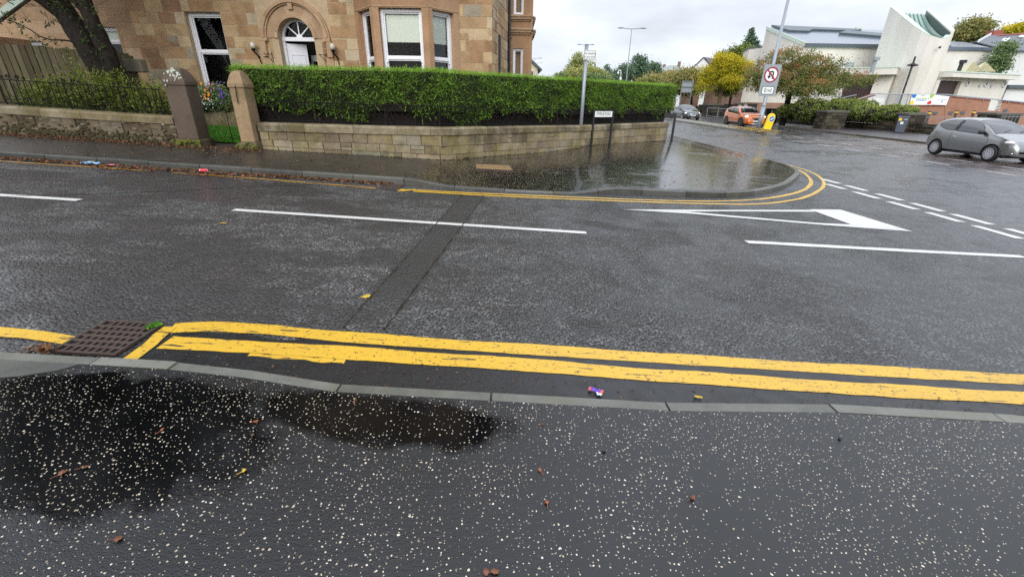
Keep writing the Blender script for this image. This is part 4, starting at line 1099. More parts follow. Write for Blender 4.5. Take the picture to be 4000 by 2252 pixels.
# ------------------------------------------------------------------ the sandstone villa
YF = 14.3
v = thing('villa', (-5.5, YF, 0.5), 'tall sandstone villa with arched doorway and canted bay window', 'house')
XL, XR, Z0, Z1 = -10.92, -0.68, 0.1, 12.6
WIN1 = (-9.38, -8.36, 1.28, 3.60); DOOR = (-6.83, -5.80, 0.72, 3.53); BAYH = (-4.3, -1.85, 0.95, 3.55)
UP = [(-9.3,-8.4,4.9,6.9),(-6.75,-5.85,4.9,6.9),(-3.9,-2.3,4.9,6.9),(-9.3,-8.4,8.6,10.6),(-6.75,-5.85,8.6,10.6),(-3.9,-2.3,8.6,10.6)]
ARCH = (-7.32, -5.32, 2.95, 3.98)
back = MB()
for (a,b,c,d) in [r for r in __import__('functools').reduce(rect_sub, [WIN1, DOOR, BAYH]+UP, [(XL,XR,Z0,Z1)])]:
    back.box(a, b, YF, YF+0.36, c, d)
back.build('wall', M['mortar'], v, world=True)
sm = MB()
ashlar(sm, lambda u,w_,d: Vector((u, YF-0.002-d, w_)), XL, XR, Z0, Z1, [WIN1, DOOR, (-4.55,-1.6,0.1,4.4), (-7.35,-5.3,2.97,4.0), (-7.02,-5.6,0.1,2.97)]+UP, seed=11)
ashlar(sm, lambda u,w_,d: Vector((-7.35+(u)*1.0, YF-0.002-d, w_)), 0, .33, .7, 2.9, (), seed=12, snecks=0, wmin=.4, wmax=.5)
ashlar(sm, lambda u,w_,d: Vector((-5.6+(u)*1.0, YF-0.002-d, w_)), 0, .3, .7, 2.9, (), seed=13, snecks=0, wmin=.4, wmax=.5)
sm.build('ashlar_stones', M['stone'], v, world=True)
# side wall turning back to the right, and the hidden outer walls
sd0, sd1 = Vector((XR, YF)), Vector((-0.27, 17.9)); dn = (sd1-sd0).normalized(); nn = Vector((dn.y,-dn.x)); SL = (sd1-sd0).length
b = MB(); b.prism([tuple(sd0+Vector((-.004,.001))), tuple(sd1), tuple(sd1-nn*.35), tuple(sd0-nn*.35+Vector((0,.37)))], Z0, Z1)
b.box(XL, XL+.35, YF+.361, 24, Z0, Z1); b.box(XL+.351, 0.3, 24, 24.35, Z0, Z1); b.box(-.1, 0.3, 20.61, 23.99, Z0, Z1)
b.build('side_wall', M['mortar'], v, world=True)
SW = (1.0, 1.7, 1.4, 3.55)
sm = MB(); ashlar(sm, lambda u,w_,d: Vector((sd0.x+dn.x*u+nn.x*(d+.003), sd0.y+dn.y*u+nn.y*(d+.003), w_)), 0.012, SL, Z0, Z1, [SW], seed=14)
sm.build('side_stones', M['stone'], v, world=True)
def wp(u, d): return (sd0.x+dn.x*u+nn.x*d, sd0.y+dn.y*u+nn.y*d)
b = MB(); b.prism([wp(1.0,.012),wp(1.7,.012),wp(1.7,.001),wp(1.0,.001)], 1.4, 3.55); b.build('side_window_reveal', M['dressed'], v, world=True)
b = MB(); b.prism([wp(1.1,.02),wp(1.6,.02),wp(1.6,.013),wp(1.1,.013)], 1.5, 3.3); b.build('side_window_pane', M['room'], v, world=True)
# room behind the windows
b = MB(); b.box(XL+.4, XR-.1, 15.4, 15.5, 0.6, 4.2); b.box(XL+.4, XR-.1, YF+.37, 15.39, 0.5, 0.58); b.box(XL+.4, XR-.1, YF+.37, 15.39, 4.12, 4.2); b.build('dark_interior', M['room'], v, world=True)
# roof
b = MB(); e = .3
rp = [(XL-e,YF-e,12.6),(.3+e,YF-e,12.6),(.3+e,24.4+e,12.6),(XL-e,24.4+e,12.6)]; ra = (-7.0,19.2,17.0); rb = (-3.0,19.2,17.0)
b.face([rp[0],rp[1],rb,ra]); b.face([rp[1],rp[2],rb]); b.face([rp[2],rp[3],ra,rb]); b.face([rp[3],rp[0],ra]); b.face(list(reversed(rp)))
rf = b.build('roof', M['slate'], v, world=True)
b = MB(); b.box(-9.0,-7.6,18.8,19.6,14.0,18.4); b.build('chimney', M['stone'], rf, world=True)
# tall sash window
def sash(parent, name, x0, x1, y, z0, z1, fw=.075, mid=.5, M3=None, blind=0.0, horns=False):
    # a white box sash: frame with a meeting rail; M3 places it (local x across, y inward, z up)
    f = MB(); T = M3 or Matrix.Translation((0,0,0))
    def bx(a,b_,c,d,e_,g2): 
        k = MB(); k.box(a,b_,c,d,e_,g2); f_n = len(f.v); f.v += [tuple(T @ Vector(q)) for q in k.v]; f.f += [tuple(f_n+i for i in q) for q in k.f]; f.t += k.t
    bx(x0,x0+fw,y,y+.10,z0,z1); bx(x1-fw,x1,y,y+.10,z0,z1); bx(x0+fw,x1-fw,y,y+.10,z1-fw,z1); bx(x0+fw,x1-fw,y,y+.10,z0,z0+fw*.9)
    zm = z0+(z1-z0)*mid
    bx(x0+fw,x1-fw,y+.02,y+.08,zm-.025,zm+.03)
    s_ = .035                                                          # lighter inner sash line
    for (za, zb, yy) in ((zm+.03,z1-fw,.035),(z0+fw*.9,zm-.025,.05)):
        bx(x0+fw,x0+fw+s_,y+yy,y+yy+.03,za,zb); bx(x1-fw-s_,x1-fw,y+yy,y+yy+.03,za,zb); bx(x0+fw+s_,x1-fw-s_,y+yy,y+yy+.03,zb-s_,zb); bx(x0+fw+s_,x1-fw-s_,y+yy,y+yy+.03,za,za+s_)
    if horns:
        bx(x0+fw,x0+fw+.04,y+.01,y+.05,zm-.10,zm-.026); bx(x1-fw-.04,x1-fw,y+.01,y+.05,zm-.10,zm-.026)
    fo = f.build(name, M['upvc'], parent, world=True)
    p = MB(); q = [(x0+fw,y+.062,z0+fw*.9),(x1-fw,y+.062,z0+fw*.9),(x1-fw,y+.062,z1-fw),(x0+fw,y+.062,z1-fw)]
    p.slab([T @ Vector(a) for a in q], (T.to_3x3() @ Vector((0,.006,0))))
    p.build('pane', M['pane'], fo, world=True)
    if blind:
        bl = MB(); zb = z1-fw-(z1-z0)*blind
        cols = 25; rows = [[T @ Vector((x0+fw+.01+(x1-x0-2*fw-.02)*i/(cols-1), y+.105+.006*math.sin(i*1.9), zz)) for i in range(cols)] for zz in (zb, z1-fw)]
        bl.grid(rows); bl.build('blind', M['blind'], fo, True, world=True)
    return fo
sash(v, 'window', WIN1[0], WIN1[1], YF+.16, WIN1[2], WIN1[3], .085, .575)
for a in UP: sash(v, 'window', a[0], a[1], YF+.14, a[2], a[3], .08, .5)
b = MB(); b.box(WIN1[0]-.12, WIN1[1]+.12, YF-.09, YF+.15, 1.14, 1.28); b.build('window_sill', M['dressed'], v, world=True, bevel=.012)
# arched doorway
b = MB(); cx, zc = -6.315, 2.985
def ring(mb, r0_, r1_, ya, yb, n=26, a0=0.0, a1=math.pi, tones=True):
    for i in range(n):
        t0 = a0+(a1-a0)*i/n; t1 = a0+(a1-a0)*(i+1)/n; tn = random.Random(i//3+int(r1_*100)).random() if tones else .5
        q = []
        for (y_) in (ya, yb):
            for (r_, t_) in ((r0_,t0),(r1_,t0),(r1_,t1),(r0_,t1)): q.append((cx+r_*math.cos(t_), y_, zc+r_*math.sin(t_)))
        k = len(mb.v); mb.v += q
        for f_ in ((0,1,2,3),(7,6,5,4),(0,4,5,1),(1,5,6,2),(2,6,7,3),(3,7,4,0)): mb.f.append(tuple(k+i_ for i_ in f_)); mb.t.append(tn)
ring(b, .505, .60, YF-.05, YF+.30); ring(b, .60, .82, YF-.025, YF+.05); ring(b, .82, .86, YF-.075, YF+.02); ring(b, .86, .94, YF-.12, YF+.02); ring(b, .94, .99, YF-.075, YF+.02)
b.box(cx-1.0, cx-.80, YF-.11, YF+.0, 2.90, 2.984); b.box(cx+.80, cx+1.0, YF-.11, YF+.0, 2.90, 2.984)
for i in range(26):                                                    # infill outside the ring up to the square hole
    pass
b.box(cx-.06, cx+.06, YF-.10, YF-.026, 3.68, 3.83)
b.build('door_arch', M['dressed'], v, world=True)
b = MB(); b.box(cx-1.02, cx-.87, YF-.10, YF-.004, 2.50, 2.90); b.box(cx-1.01,cx-.80,YF-.04,YF-.003,.3,2.5); b.build('door_pilaster', M['dressed'], v, world=True, bevel=.01)
b = MB(); b.box(cx+.87, cx+1.02, YF-.10, YF-.004, 2.50, 2.90); b.box(cx+.80,cx+1.01,YF-.04,YF-.003,.3,2.5); b.build('door_pilaster', M['dressed'], v, world=True, bevel=.01)
# plug the corners of the square hole behind the ring
b = MB()
for s_ in (-1, 1):
    pts = [(cx+s_*.52, 3.60)]; pts += [(cx+s_*.585*math.cos(t), zc+.585*math.sin(t)) for t in [0.25+1.2*i/8 for i in range(9)]]
    pts = [(cx+s_*.60, 2.99)] + [(cx+s_*.53*math.cos(t), zc+.53*math.sin(t)) for t in [i*math.pi/2/9 for i in range(10)]] + [(cx, 3.62), (cx+s_*.60, 3.62)]
    b.slab([(x_, YF+.045, z_) for x_, z_ in pts], (0,.29,0))
b.build('arch_backing', M['dressed'], v, world=True)
yd = YF+.22
b = MB(); b.box(cx-.515,cx-.44,yd,yd+.1,.72,2.93); b.box(cx+.44,cx+.515,yd,yd+.1,.72,2.93); b.box(cx-.515,cx+.515,yd-.02,yd+.1,2.93,3.03)
ring(b, .44, .508, yd+.001, yd+.1, 20, 0, math.pi, False); fr = b.build('door_frame', M['upvc'], v, world=True)
b = MB(); pts = [(cx+.445*math.cos(math.pi*i/24), yd+.05, 3.03+.42*math.sin(math.pi*i/24)) for i in range(25)]; b.slab(pts, (0,.006,0)); fl = b.build('fanlight', M['pane'], v, world=True)
b = MB()
for a in (42, 90, 138):
    t_ = R(a); b.obox((cx+.26*math.cos(t_), yd+.03, 3.03+.26*math.sin(t_)), (.20,.012,.016), Matrix.Rotation(-t_, 3, 'Y'))
b.slab([(cx+.085*math.cos(math.pi*i/12), yd+.012, 3.03+.085*math.sin(math.pi*i/12)) for i in range(13)], (0,.03,0)); b.build('glazing_bars', M['upvc'], fl, world=True)
b = MB(); b.obox((0,0,1.07),(.27,.022,1.08)); 
for (zc_, hh) in ((.45,.3),(1.45,.5)): b.box(-.19,.19,-.034,-.021,zc_-hh+.06,zc_-hh+.09); b.box(-.19,.19,-.034,-.021,zc_+hh-.09,zc_+hh-.06); b.box(-.19,-.165,-.034,-.021,zc_-hh+.09,zc_+hh-.09); b.box(.165,.19,-.034,-.021,zc_-hh+.09,zc_+hh-.09)
o = b.build('door', M['door_w'], v); o.location = (cx-.20+5.5, .40, .22); o.rotation_euler = (0,0,R(28))
k = MB(); k.blob((.2,-.05,1.0),(.025,.025,.03),8,5); k.build('door_handle', M['chrome'], o, True)
b = MB(); yb = YF+.95; b.box(cx-.05,cx+.55,yb,yb+.05,2.45,2.62); b.box(cx-.05,cx+.55,yb,yb+.05,2.24,2.27); b.box(cx+.10,cx+.13,yb,yb+.05,1.0,2.24); b.box(cx+.36,cx+.39,yb,yb+.05,1.0,2.24); b.box(cx-.05,cx+.0,yb,yb+.05,.7,2.45); b.build('vestibule_screen', M['upvc'], v, world=True)
b = MB(); b.box(cx-.7,cx+.7,YF-.5,YF+.2,.3,.60); b.box(cx-.8,cx+.8,YF-.85,YF-.5,.3,.45); b.build('door_step', M['dressed'], v, world=True, bevel=.015)
# wall lanterns and hanging basket brackets
for lx in (-7.52, -5.24):
    b = MB(); b.tube([(lx+.06,YF-.01,2.48),(lx+.05,YF-.11,2.54),(lx+.0,YF-.17,2.62)], .022, 7); b.lathe([(.02,0),(.05,.04),(.055,.07)],12,(lx-.0,YF-.17,2.62)); b.tube([(lx+.08,YF-.005,2.30),(lx+.06,YF-.09,2.5)], .014, 6); lo = b.build('wall_lantern', M['iron'], v, world=True)
    b = MB(); b.lathe([(.05,0),(.075,.05),(.07,.11),(.035,.16),(.0,.165)],14,(lx,YF-.17,2.692)); b.build('globe', plain("frosted_globe", S(196,190,176),.25,var=.05) if lx < -6 else bpy.data.materials["frosted_globe"], lo, True, world=True)
for bx_ in (-7.16, -5.58):
    b = MB(); b.tube([(bx_+.07,YF-.01,2.62),(bx_+.09,YF-.012,2.30)], .009, 6); b.tube([(bx_+.07,YF-.01,2.57),(bx_-.08,YF-.20,2.56)], .009, 6); b.tube([(bx_+.085,YF-.01,2.36),(bx_+.0,YF-.10,2.47),(bx_-.06,YF-.18,2.56)], .007, 6); b.build('basket_bracket', M['iron'], v, world=True)
# canted front bay
BP = [(-4.55,YF-.001),(-3.80,13.40),(-2.33,13.40),(-1.60,YF-.001)]
def bay(parent, BPts, zb, zs, zh, zt, posts_w, prefix, stone, winspec):
    # sill wall, lintel band and posts round a three sided bay
    b = MB(); inn = [(BPts[0][0]+.3,BPts[0][1]),(BPts[1][0]+.13,BPts[1][1]+.30),(BPts[2][0]-.13,BPts[2][1]+.30),(BPts[3][0]-.3,BPts[3][1])]
    for i in range(3):
        a, c = Vector(BPts[i]), Vector(BPts[i+1]); ai, ci = Vector(inn[i]), Vector(inn[i+1])
        b.prism([tuple(a),tuple(c),tuple(ci),tuple(ai)], zb, zs, rng.random()); b.prism([tuple(a),tuple(c),tuple(ci),tuple(ai)], zh, zt, rng.random())
        d = (c-a).normalized(); L_ = (c-a).length; pw = posts_w[i]
        for (s0, s1) in ((0, pw[0]), (L_-pw[1], L_)):
            p0 = a+d*s0; p1 = a+d*s1; n_ = Vector((-d.y, d.x)); b.prism([tuple(p0),tuple(p1),tuple(p1+n_*.26),tuple(p0+n_*.26)], zs, zh, rng.random())
    b.build(prefix+'_stonework', stone, parent, world=True)
    for i in range(3):
        a, c = Vector(BPts[i]), Vector(BPts[i+1]); d = (c-a).normalized(); L_ = (c-a).length; pw = posts_w[i]
        ang = math.atan2(d.y, d.x); T = Matrix.Translation((a.x,a.y,0)) @ Matrix.Rotation(ang, 4, 'Z')
        if winspec[i]: sash(parent, 'window', pw[0]+.005, L_-pw[1]-.005, .13, zs+.005, zh-.005, winspec[i][0], winspec[i][1], T, winspec[i][2], True)
bay(v, BP, 0.3, 1.30, 3.63, 4.32, [(.20,.16),(.17,.17),(.16,.22)], 'bay', M['dressed_red'], [(.07,.50,.0),(.07,.50,.30),(.07,.50,.30)])
b = MB(); b.prism([(-4.72,YF-.001),(-3.88,13.28),(-2.25,13.28),(-1.44,YF-.001)], 1.20, 1.298); b.build('bay_sill', M['dressed'], v, world=True, bevel=.01)
b = MB(); b.prism([(-4.78,YF-.001),(-3.92,13.22),(-2.2,13.22),(-1.38,YF-.001)], 4.321, 4.5); b.build('bay_roof', M['dressed'], v, world=True)
# chamfered lintels over the bay lights and thin white putty lines at the capitals
b = MB()
for i in range(3):
    a, c = Vector(BP[i]), Vector(BP[i+1]); d = (c-a).normalized(); n_ = Vector((d.y,-d.x)); L_ = (c-a).length
    for (p0, p1) in ((.03, L_-.03),): b.prism([tuple(a+d*p0+n_*.012),tuple(a+d*p1+n_*.012),tuple(a+d*p1+n_*.001),tuple(a+d*p0+n_*.001)], 3.66, 3.675)
b.build('putty_line', M['mortar'], v, world=True)
# downpipe and the second bay on the right hand side of the house
b = MB(); b.tube([(-0.24,17.70,0.1),(-0.24,17.70,12.5)], .055, 10)
for zz in (1.9,3.4,5.2): b.lathe([(.075,0),(.075,.07)],10,(-0.24,17.70,zz))
b.build('downpipe', M['black'], v, world=True)
SB = [(-0.30,18.3),(-0.16,18.2),(0.46,18.2),(0.62,19.6),(0.62,20.6)]
b = MB()
def sb(z0, z1, o, tone):
    b.prism([(-0.30,18.35),(-0.22-o*.3,18.2-o),(0.46+o*.7,18.2-o),(0.60+o,18.6),(0.60+o,20.6),(-0.3,20.6)], z0, z1, tone)
SWL, SWU = (-0.10,0.28,1.0,3.16), (-0.10,0.27,4.22,6.3)
for (a,c,d,e_) in rect_sub(rect_sub([(-0.22,0.46,0.1,9.4)], SWL), SWU): b.box(a,c,18.2,18.5,d,e_,rng.random())
b.box(-0.22,0.60,18.501,20.6,0.1,9.4,.4); b.box(0.461,0.60,18.24,18.5,0.1,9.4,.6)
b.build('side_bay_stonework', M['dressed_red'], v, world=True)
b = MB(); sb(3.60,3.66,.05,.3); sb(3.661,3.74,.10,.5); sb(3.741,3.80,.14,.8); sb(4.02,4.07,.04,.3); sb(4.071,4.15,.09,.5); sb(4.151,4.21,.12,.8); b.build('side_bay_cornice', M['dressed'], v, world=True)
sash(v, 'window', SWL[0]+.005, SWL[1]-.005, 18.26, SWL[2]+.005, SWL[3]-.005, .05, .58); sash(v, 'window', SWU[0]+.005, SWU[1]-.005, 18.26, SWU[2]+.005, SWU[3]-.005, .05, .5)

# ------------------------------------------------------------------ the gabled stone wing on the left
YW = 15.0
wg = thing('stone_wing', (-14, YW, 0.6), 'smooth orange sandstone gabled wing with pale verge, left of the villa', 'house')
W2 = (-12.90,-11.99,2.44,3.27); W3 = (-15.12,-14.38,2.0,2.86); gx0, gx1, zk = -17.5, -10.93, 2.30
b = MB(); sm = MB()
for (a,c,d,e_) in rect_sub(rect_sub([(gx0,gx1,.3,5.6)], W2), W3): b.box(a,c,YW,YW+.3,d,e_)
b.build('wall', M['mortar'], wg, world=True)
ashlar(sm, lambda u,w_,d: Vector((u, YW-.002-d, w_)), gx0, gx1, .35, 5.6, [W2,W3], row=.34, wmin=.6, wmax=1.3, snecks=.08, seed=22)
sm.build('ashlar_stones', M['dressed'], wg, world=True)
sash(wg, 'window', W2[0], W2[1], YW+.1, W2[2], W2[3], .06, .55, blind=.42); sash(wg, 'window', W3[0], W3[1], YW+.1, W3[2], W3[3], .06, .5)
b = MB(); b.box(W2[0]-.06,W2[1]+.06,YW-.06,YW+.1,W2[2]-.09,W2[2]); b.build('window_sill', M['upvc'], wg, world=True)
b = MB(); b.box(gx0,gx1,15.4,15.45,.5,5); b.build('dark_interior', M['room'], wg, world=True)
# nearer low building whose white bargeboard crosses the top corner
sh = thing('garden_outhouse', (-17.0, 13.6, 0.9), 'outhouse with a pale green white bargeboard at the top left corner', 'outhouse')
A0 = ony(-60, 78, 13.0); A1 = ony(48, -2, 13.0); A2 = A1+(A1-A0)*1.6
b = MB(); b.slab([A0, A2, A2-Vector((0,0,.16)), A0-Vector((0,0,.16))], (0,.05,0)); b.build('bargeboard', M['flash'], sh, world=True)
b = MB(); b.slab([A0+Vector((0,.051,-.02)), A2+Vector((0,.051,-.02)), A2+Vector((0,.051,-.10)), A0+Vector((0,.051,-.10))], (0,.2,0)); b.build('roof', M['slate'], sh, world=True)
b = MB(); b.box(A0.x-2.6, A0.x-.6, 13.1, 14.6, .5, A0.z-.3); b.build('wall', M['dressed'], sh, world=True)

# ------------------------------------------------------------------ board fence, conifers, tree and planter behind the railing
fe = thing('board_fence', (-11.5, 12.6, 0.7), 'tall green stained board fence behind the railing', 'fence')
b = MB(); rr = random.Random(8); p0, p1 = Vector((-14.6,12.55)), Vector((-10.05,12.75)); d = (p1-p0).normalized(); u = 0
while u < (p1-p0).length:
    w_ = .165; q = p0+d*u; zt = 2.66-.05*(q.x+14.6)*1.05+rr.uniform(-.012,.012); b.obox((q.x+w_/2,q.y+rr.uniform(-.012,.012),(zt+.6)/2),(w_/2-.008,.012,(zt-.6)/2),None,rr.random()); u += w_+.004
b.build('boards', M['wood'], fe, world=True)
b = MB(); b.box(-14.6,-10.05,12.66,12.72,2.0,2.1); b.box(-14.6,-10.05,12.66,12.72,1.0,1.1); b.build('rail', M['wood'], fe, world=True)
b = MB(); b.box(-10.02,-9.88,12.5,12.64,.6,2.36); b.build('post', M['wood'], fe, world=True)
b = MB(); b.box(-10.06,-9.60,12.46,12.68,1.98,2.28); b.build('post_cap', plain("grey_stone_cap", S(104,98,82),.8,var=.25), fe, world=True, bevel=.02)

def sprays(name, parent, blobs, n, mat, seed, ln=(.12,.3), leafl=(.04,.09), per=14, upw=.35, flat=1.0):
    g = np.random.default_rng(seed); Pn, An, Ln, Tn = [], [], [], []
    vol = [r[0]*r[1]*r[2] for _, r in blobs]; tot = sum(vol)
    for (c, r), vv in zip(blobs, vol):
        for i in range(max(4, int(n*vv/tot))):
            q = g.normal(size=3); q /= np.linalg.norm(q); s_ = g.uniform(.55, 1.05); b0 = np.array(c)+q*np.array(r)*s_
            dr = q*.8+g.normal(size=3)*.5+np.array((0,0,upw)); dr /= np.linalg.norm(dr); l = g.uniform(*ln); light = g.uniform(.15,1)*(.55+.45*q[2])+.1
            for k in range(per):
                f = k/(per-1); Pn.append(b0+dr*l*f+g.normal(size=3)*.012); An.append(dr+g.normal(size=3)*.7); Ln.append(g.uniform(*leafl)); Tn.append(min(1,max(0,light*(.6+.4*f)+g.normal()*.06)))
    Pn = np.array(Pn); An = np.array(An); Ln = np.array(Ln)
    return leafmesh(name, Pn, An, Ln, Ln*g.uniform(.2,.4,len(Ln)), np.array(Tn), mat, parent, seed)
rr = random.Random(21)
for i, (x, y, z, r_, lab) in enumerate([(-11.0,11.35,1.25,.62,'low golden conifer shrub beside the left picture edge'),(-10.25,11.4,1.42,.66,'golden conifer shrub under the leaning tree'),(-9.45,11.35,1.36,.62,'golden conifer shrub right of the tree trunk'),(-8.6,11.3,1.2,.60,'bright tipped conifer shrub nearest the stained gatepost'),(-11.6,11.5,1.15,.5,'dark shrub against the board fence')]):
    t = thing('conifer_shrub', (x, y, .55), lab, 'shrub', group='conifer shrubs behind the iron railing')
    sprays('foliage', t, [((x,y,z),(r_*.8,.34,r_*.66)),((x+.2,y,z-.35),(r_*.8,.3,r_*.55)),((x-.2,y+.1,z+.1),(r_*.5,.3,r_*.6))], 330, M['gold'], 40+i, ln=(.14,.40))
    b = MB(); b.blob((x,y+.35,z-.3),(r_*1.05,.22,r_*.75),12,8); b.build('inner_shade_blob', M['hedge_core'], t, True, world=True)  # dark blob added behind the sprays as painted inner shade
    b = MB(); b.tube([(x,y,.4),(x+.03,y,z+.3)], [.05,.02], 7); b.build('stem', M['bark'], t, world=True)

def limb(mb, pts, r0_, r1_, n=9, bend=.0, seed=0, steps=4):
    rr_ = random.Random(seed); P = [Vector(p) for p in pts]; out = []
    for a, c in zip(P[:-1], P[1:]):
        for k in range(steps): out.append(a.lerp(c, k/steps)+Vector((rr_.uniform(-1,1),rr_.uniform(-1,1),rr_.uniform(-1,1)))*bend)
    out.append(P[-1]); m_ = len(out)
    mb.tube(out, [r0_+(r1_-r0_)*i/(m_-1) for i in range(m_)], n)
def crown(name, parent, blobs, clumps, per, mat, seed, leaf=(.08,.16), rc=.35, aspect=(.45,.8), shell=(.5,1.05), tone_up=.35, zsq=1.0, gaps=0.25):
    # leaves gathered in clumps spread through the crown, lighter clumps on the outside, holes between them
    g = np.random.default_rng(seed); Pn, Tn = [], []
    vol = [r[0]*r[1]*r[2] for _, r in blobs]; tot = sum(vol); nz = ngrid(seed, .9/max(.3, min(min(r) for _, r in blobs)))
    for (c, r), vv in zip(blobs, vol):
        for i in range(max(3, int(clumps*vv/tot))):
            q = g.normal(size=3); q /= np.linalg.norm(q); s_ = g.uniform(*shell); cc = np.array(c)+q*np.array(r)*s_
            if nz(cc) < -1+gaps*2 and g.random() < .8: continue
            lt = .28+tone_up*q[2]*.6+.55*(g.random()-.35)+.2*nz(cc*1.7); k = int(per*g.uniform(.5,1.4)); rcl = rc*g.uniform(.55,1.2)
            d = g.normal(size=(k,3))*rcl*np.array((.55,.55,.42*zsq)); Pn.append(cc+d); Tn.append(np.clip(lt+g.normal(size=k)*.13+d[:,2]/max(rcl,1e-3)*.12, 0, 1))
    P = np.concatenate(Pn); T = np.concatenate(Tn); n = len(P); A = g.normal(size=(n,3)); A[:,2] -= .25; l = g.uniform(leaf[0], leaf[1], n)
    return leafmesh(name, P, A, l, l*g.uniform(aspect[0],aspect[1],n), T, mat, parent, seed)
tr = thing('old_garden_tree', (-9.85, 12.0, .6), 'old leaning tree with a forked dark trunk and small leaves, left of the villa', 'tree')
b = MB()
limb(b, [(-9.75,12.0,.5),(-9.95,12.0,1.3),(-10.18,12.0,1.85),(-10.42,12.0,2.5),(-10.72,12.05,3.15),(-10.98,12.1,3.8),(-11.3,12.2,5.0),(-11.6,12.2,6.8)], .31, .16, 14, .012, 1)
limb(b, [(-9.98,11.95,1.7),(-9.90,11.9,2.3),(-9.95,11.88,2.75),(-10.06,11.88,3.25),(-10.05,11.9,3.8),(-9.7,12,5.0),(-9.1,12.2,6.5)], .20, .10, 12, .012, 2)
limb(b, [(-10.66,12.0,3.1),(-11.0,11.8,3.45),(-11.5,11.7,3.75),(-12.3,11.5,4.2),(-13.2,11.4,5.2)], .14, .05, 9, .02, 3)
limb(b, [(-10.05,11.88,3.2),(-10.35,11.8,3.6),(-10.5,11.7,4.1)], .10, .05, 8, .01, 4)
for i in range(9):
    a = rng.uniform(0, 6.28); s_ = Vector((-10.6+rng.uniform(-.6,1.2),12.1,rng.uniform(4.2,6.2))); limb(b, [s_, s_+Vector((math.cos(a)*1.1,math.sin(a)*.9,.8)), s_+Vector((math.cos(a)*2.3,math.sin(a)*1.8,1.5))], .09, .02, 7, .04, 20+i)
b.build('trunk', M['bark'], tr, True, world=True)
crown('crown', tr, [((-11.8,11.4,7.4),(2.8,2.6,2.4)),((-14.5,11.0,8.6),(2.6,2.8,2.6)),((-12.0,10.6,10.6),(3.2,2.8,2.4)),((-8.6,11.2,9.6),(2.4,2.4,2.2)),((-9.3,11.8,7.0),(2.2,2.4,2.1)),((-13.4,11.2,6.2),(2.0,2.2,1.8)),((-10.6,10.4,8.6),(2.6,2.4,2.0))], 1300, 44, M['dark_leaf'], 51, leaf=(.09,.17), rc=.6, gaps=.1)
sprays('hanging_sprays', tr, [((-11.55,11.5,2.95),(.42,.14,.16)),((-9.8,11.65,3.0),(.14,.1,.5)),((-10.9,11.7,3.3),(.2,.1,.4)),((-11.0,11.5,2.62),(.30,.12,.12)),((-10.65,11.6,2.42),(.16,.1,.14)),((-11.9,11.5,3.5),(.6,.2,.25)),((-10.9,11.6,3.75),(.7,.2,.2)),((-10.3,11.7,2.5),(.12,.1,.5)),((-10.35,11.7,3.4),(.3,.1,.3)),((-9.9,11.65,2.3),(.1,.1,.4))], 330, M['dark_leaf'], 52, ln=(.06,.2), leafl=(.045,.085), per=9)
b = MB(); limb(b, [(-10.5,11.7,2.6),(-10.9,11.55,2.6),(-11.5,11.5,2.95),(-11.9,11.5,3.1)], .02, .006, 5, .02, 9); b.build('twig', M['bark'], tr, world=True)
# flower planter
pl = thing('flower_planter', (-8.72, 13.85, 1.02), 'trailing planter of orange, purple and pink flowers below the tall window', 'planter')
b = MB(); b.box(-.42,.42,-.16,.16,0,.26); b.build('trough', M['dark_wood'], pl, bevel=.02)
crown('foliage', pl, [((-8.72,13.66,1.42),(.48,.24,.38)),((-9.02,13.7,1.25),(.24,.2,.26)),((-8.4,13.72,1.3),(.22,.2,.28))], 420, 18, M['green'], 61, leaf=(.03,.065), rc=.10, gaps=.0)
def blooms(nm, mat, c, r, n, s_, seed):
    g = np.random.default_rng(seed); b = MB()
    for i in range(n):
        q = np.array(c)+g.normal(size=3)*np.array(r)*.6
        for k in range(5):
            a = k*1.257+g.random(); b.blob((q[0]+s_*.6*math.cos(a), q[1]-.015, q[2]+s_*.6*math.sin(a)), (s_*.55,.012,s_*.55), 7, 4)
    b.build(nm, mat, pl, True, world=True)
blooms('orange_flower', M['flower_orange'], (-8.72,13.46,1.45), (.14,.03,.24), 9, .034, 1)
blooms('purple_flower', M['flower_purple'], (-8.30,13.42,1.50), (.10,.04,.2), 18, .024, 2)
blooms('pink_flower', M['flower_pink'], (-8.6,13.5,1.68), (.22,.03,.10), 12, .022, 3)
blooms('white_flower', M['flower_white'], (-8.85,13.44,1.22), (.3,.04,.16), 30, .014, 4)
b = MB(); b.box(-1.3,1.3,-.12,.18,-.85,0); b.build('stone_ledge', M['cope'], pl, bevel=.02)
gv = thing('grave_shrub', (-7.9, 11.1, .5), 'thin twiggy shrub climbing beside the stained gatepost', 'shrub')
gv.name = 'climbing_shrub'
sprays('foliage', gv, [((-7.85+1.1,11.0,.9),(.12,.15,.5)),((-6.9,11.0,.65),(.1,.12,.3))], 60, M['gold'], 71, ln=(.08,.2), leafl=(.03,.05), per=8)
b = MB(); limb(b, [(-6.8,11.0,.4),(-6.78,11.0,1.4)], .012, .004, 5, .02, 3); b.build('stem', M['bark'], gv, world=True)
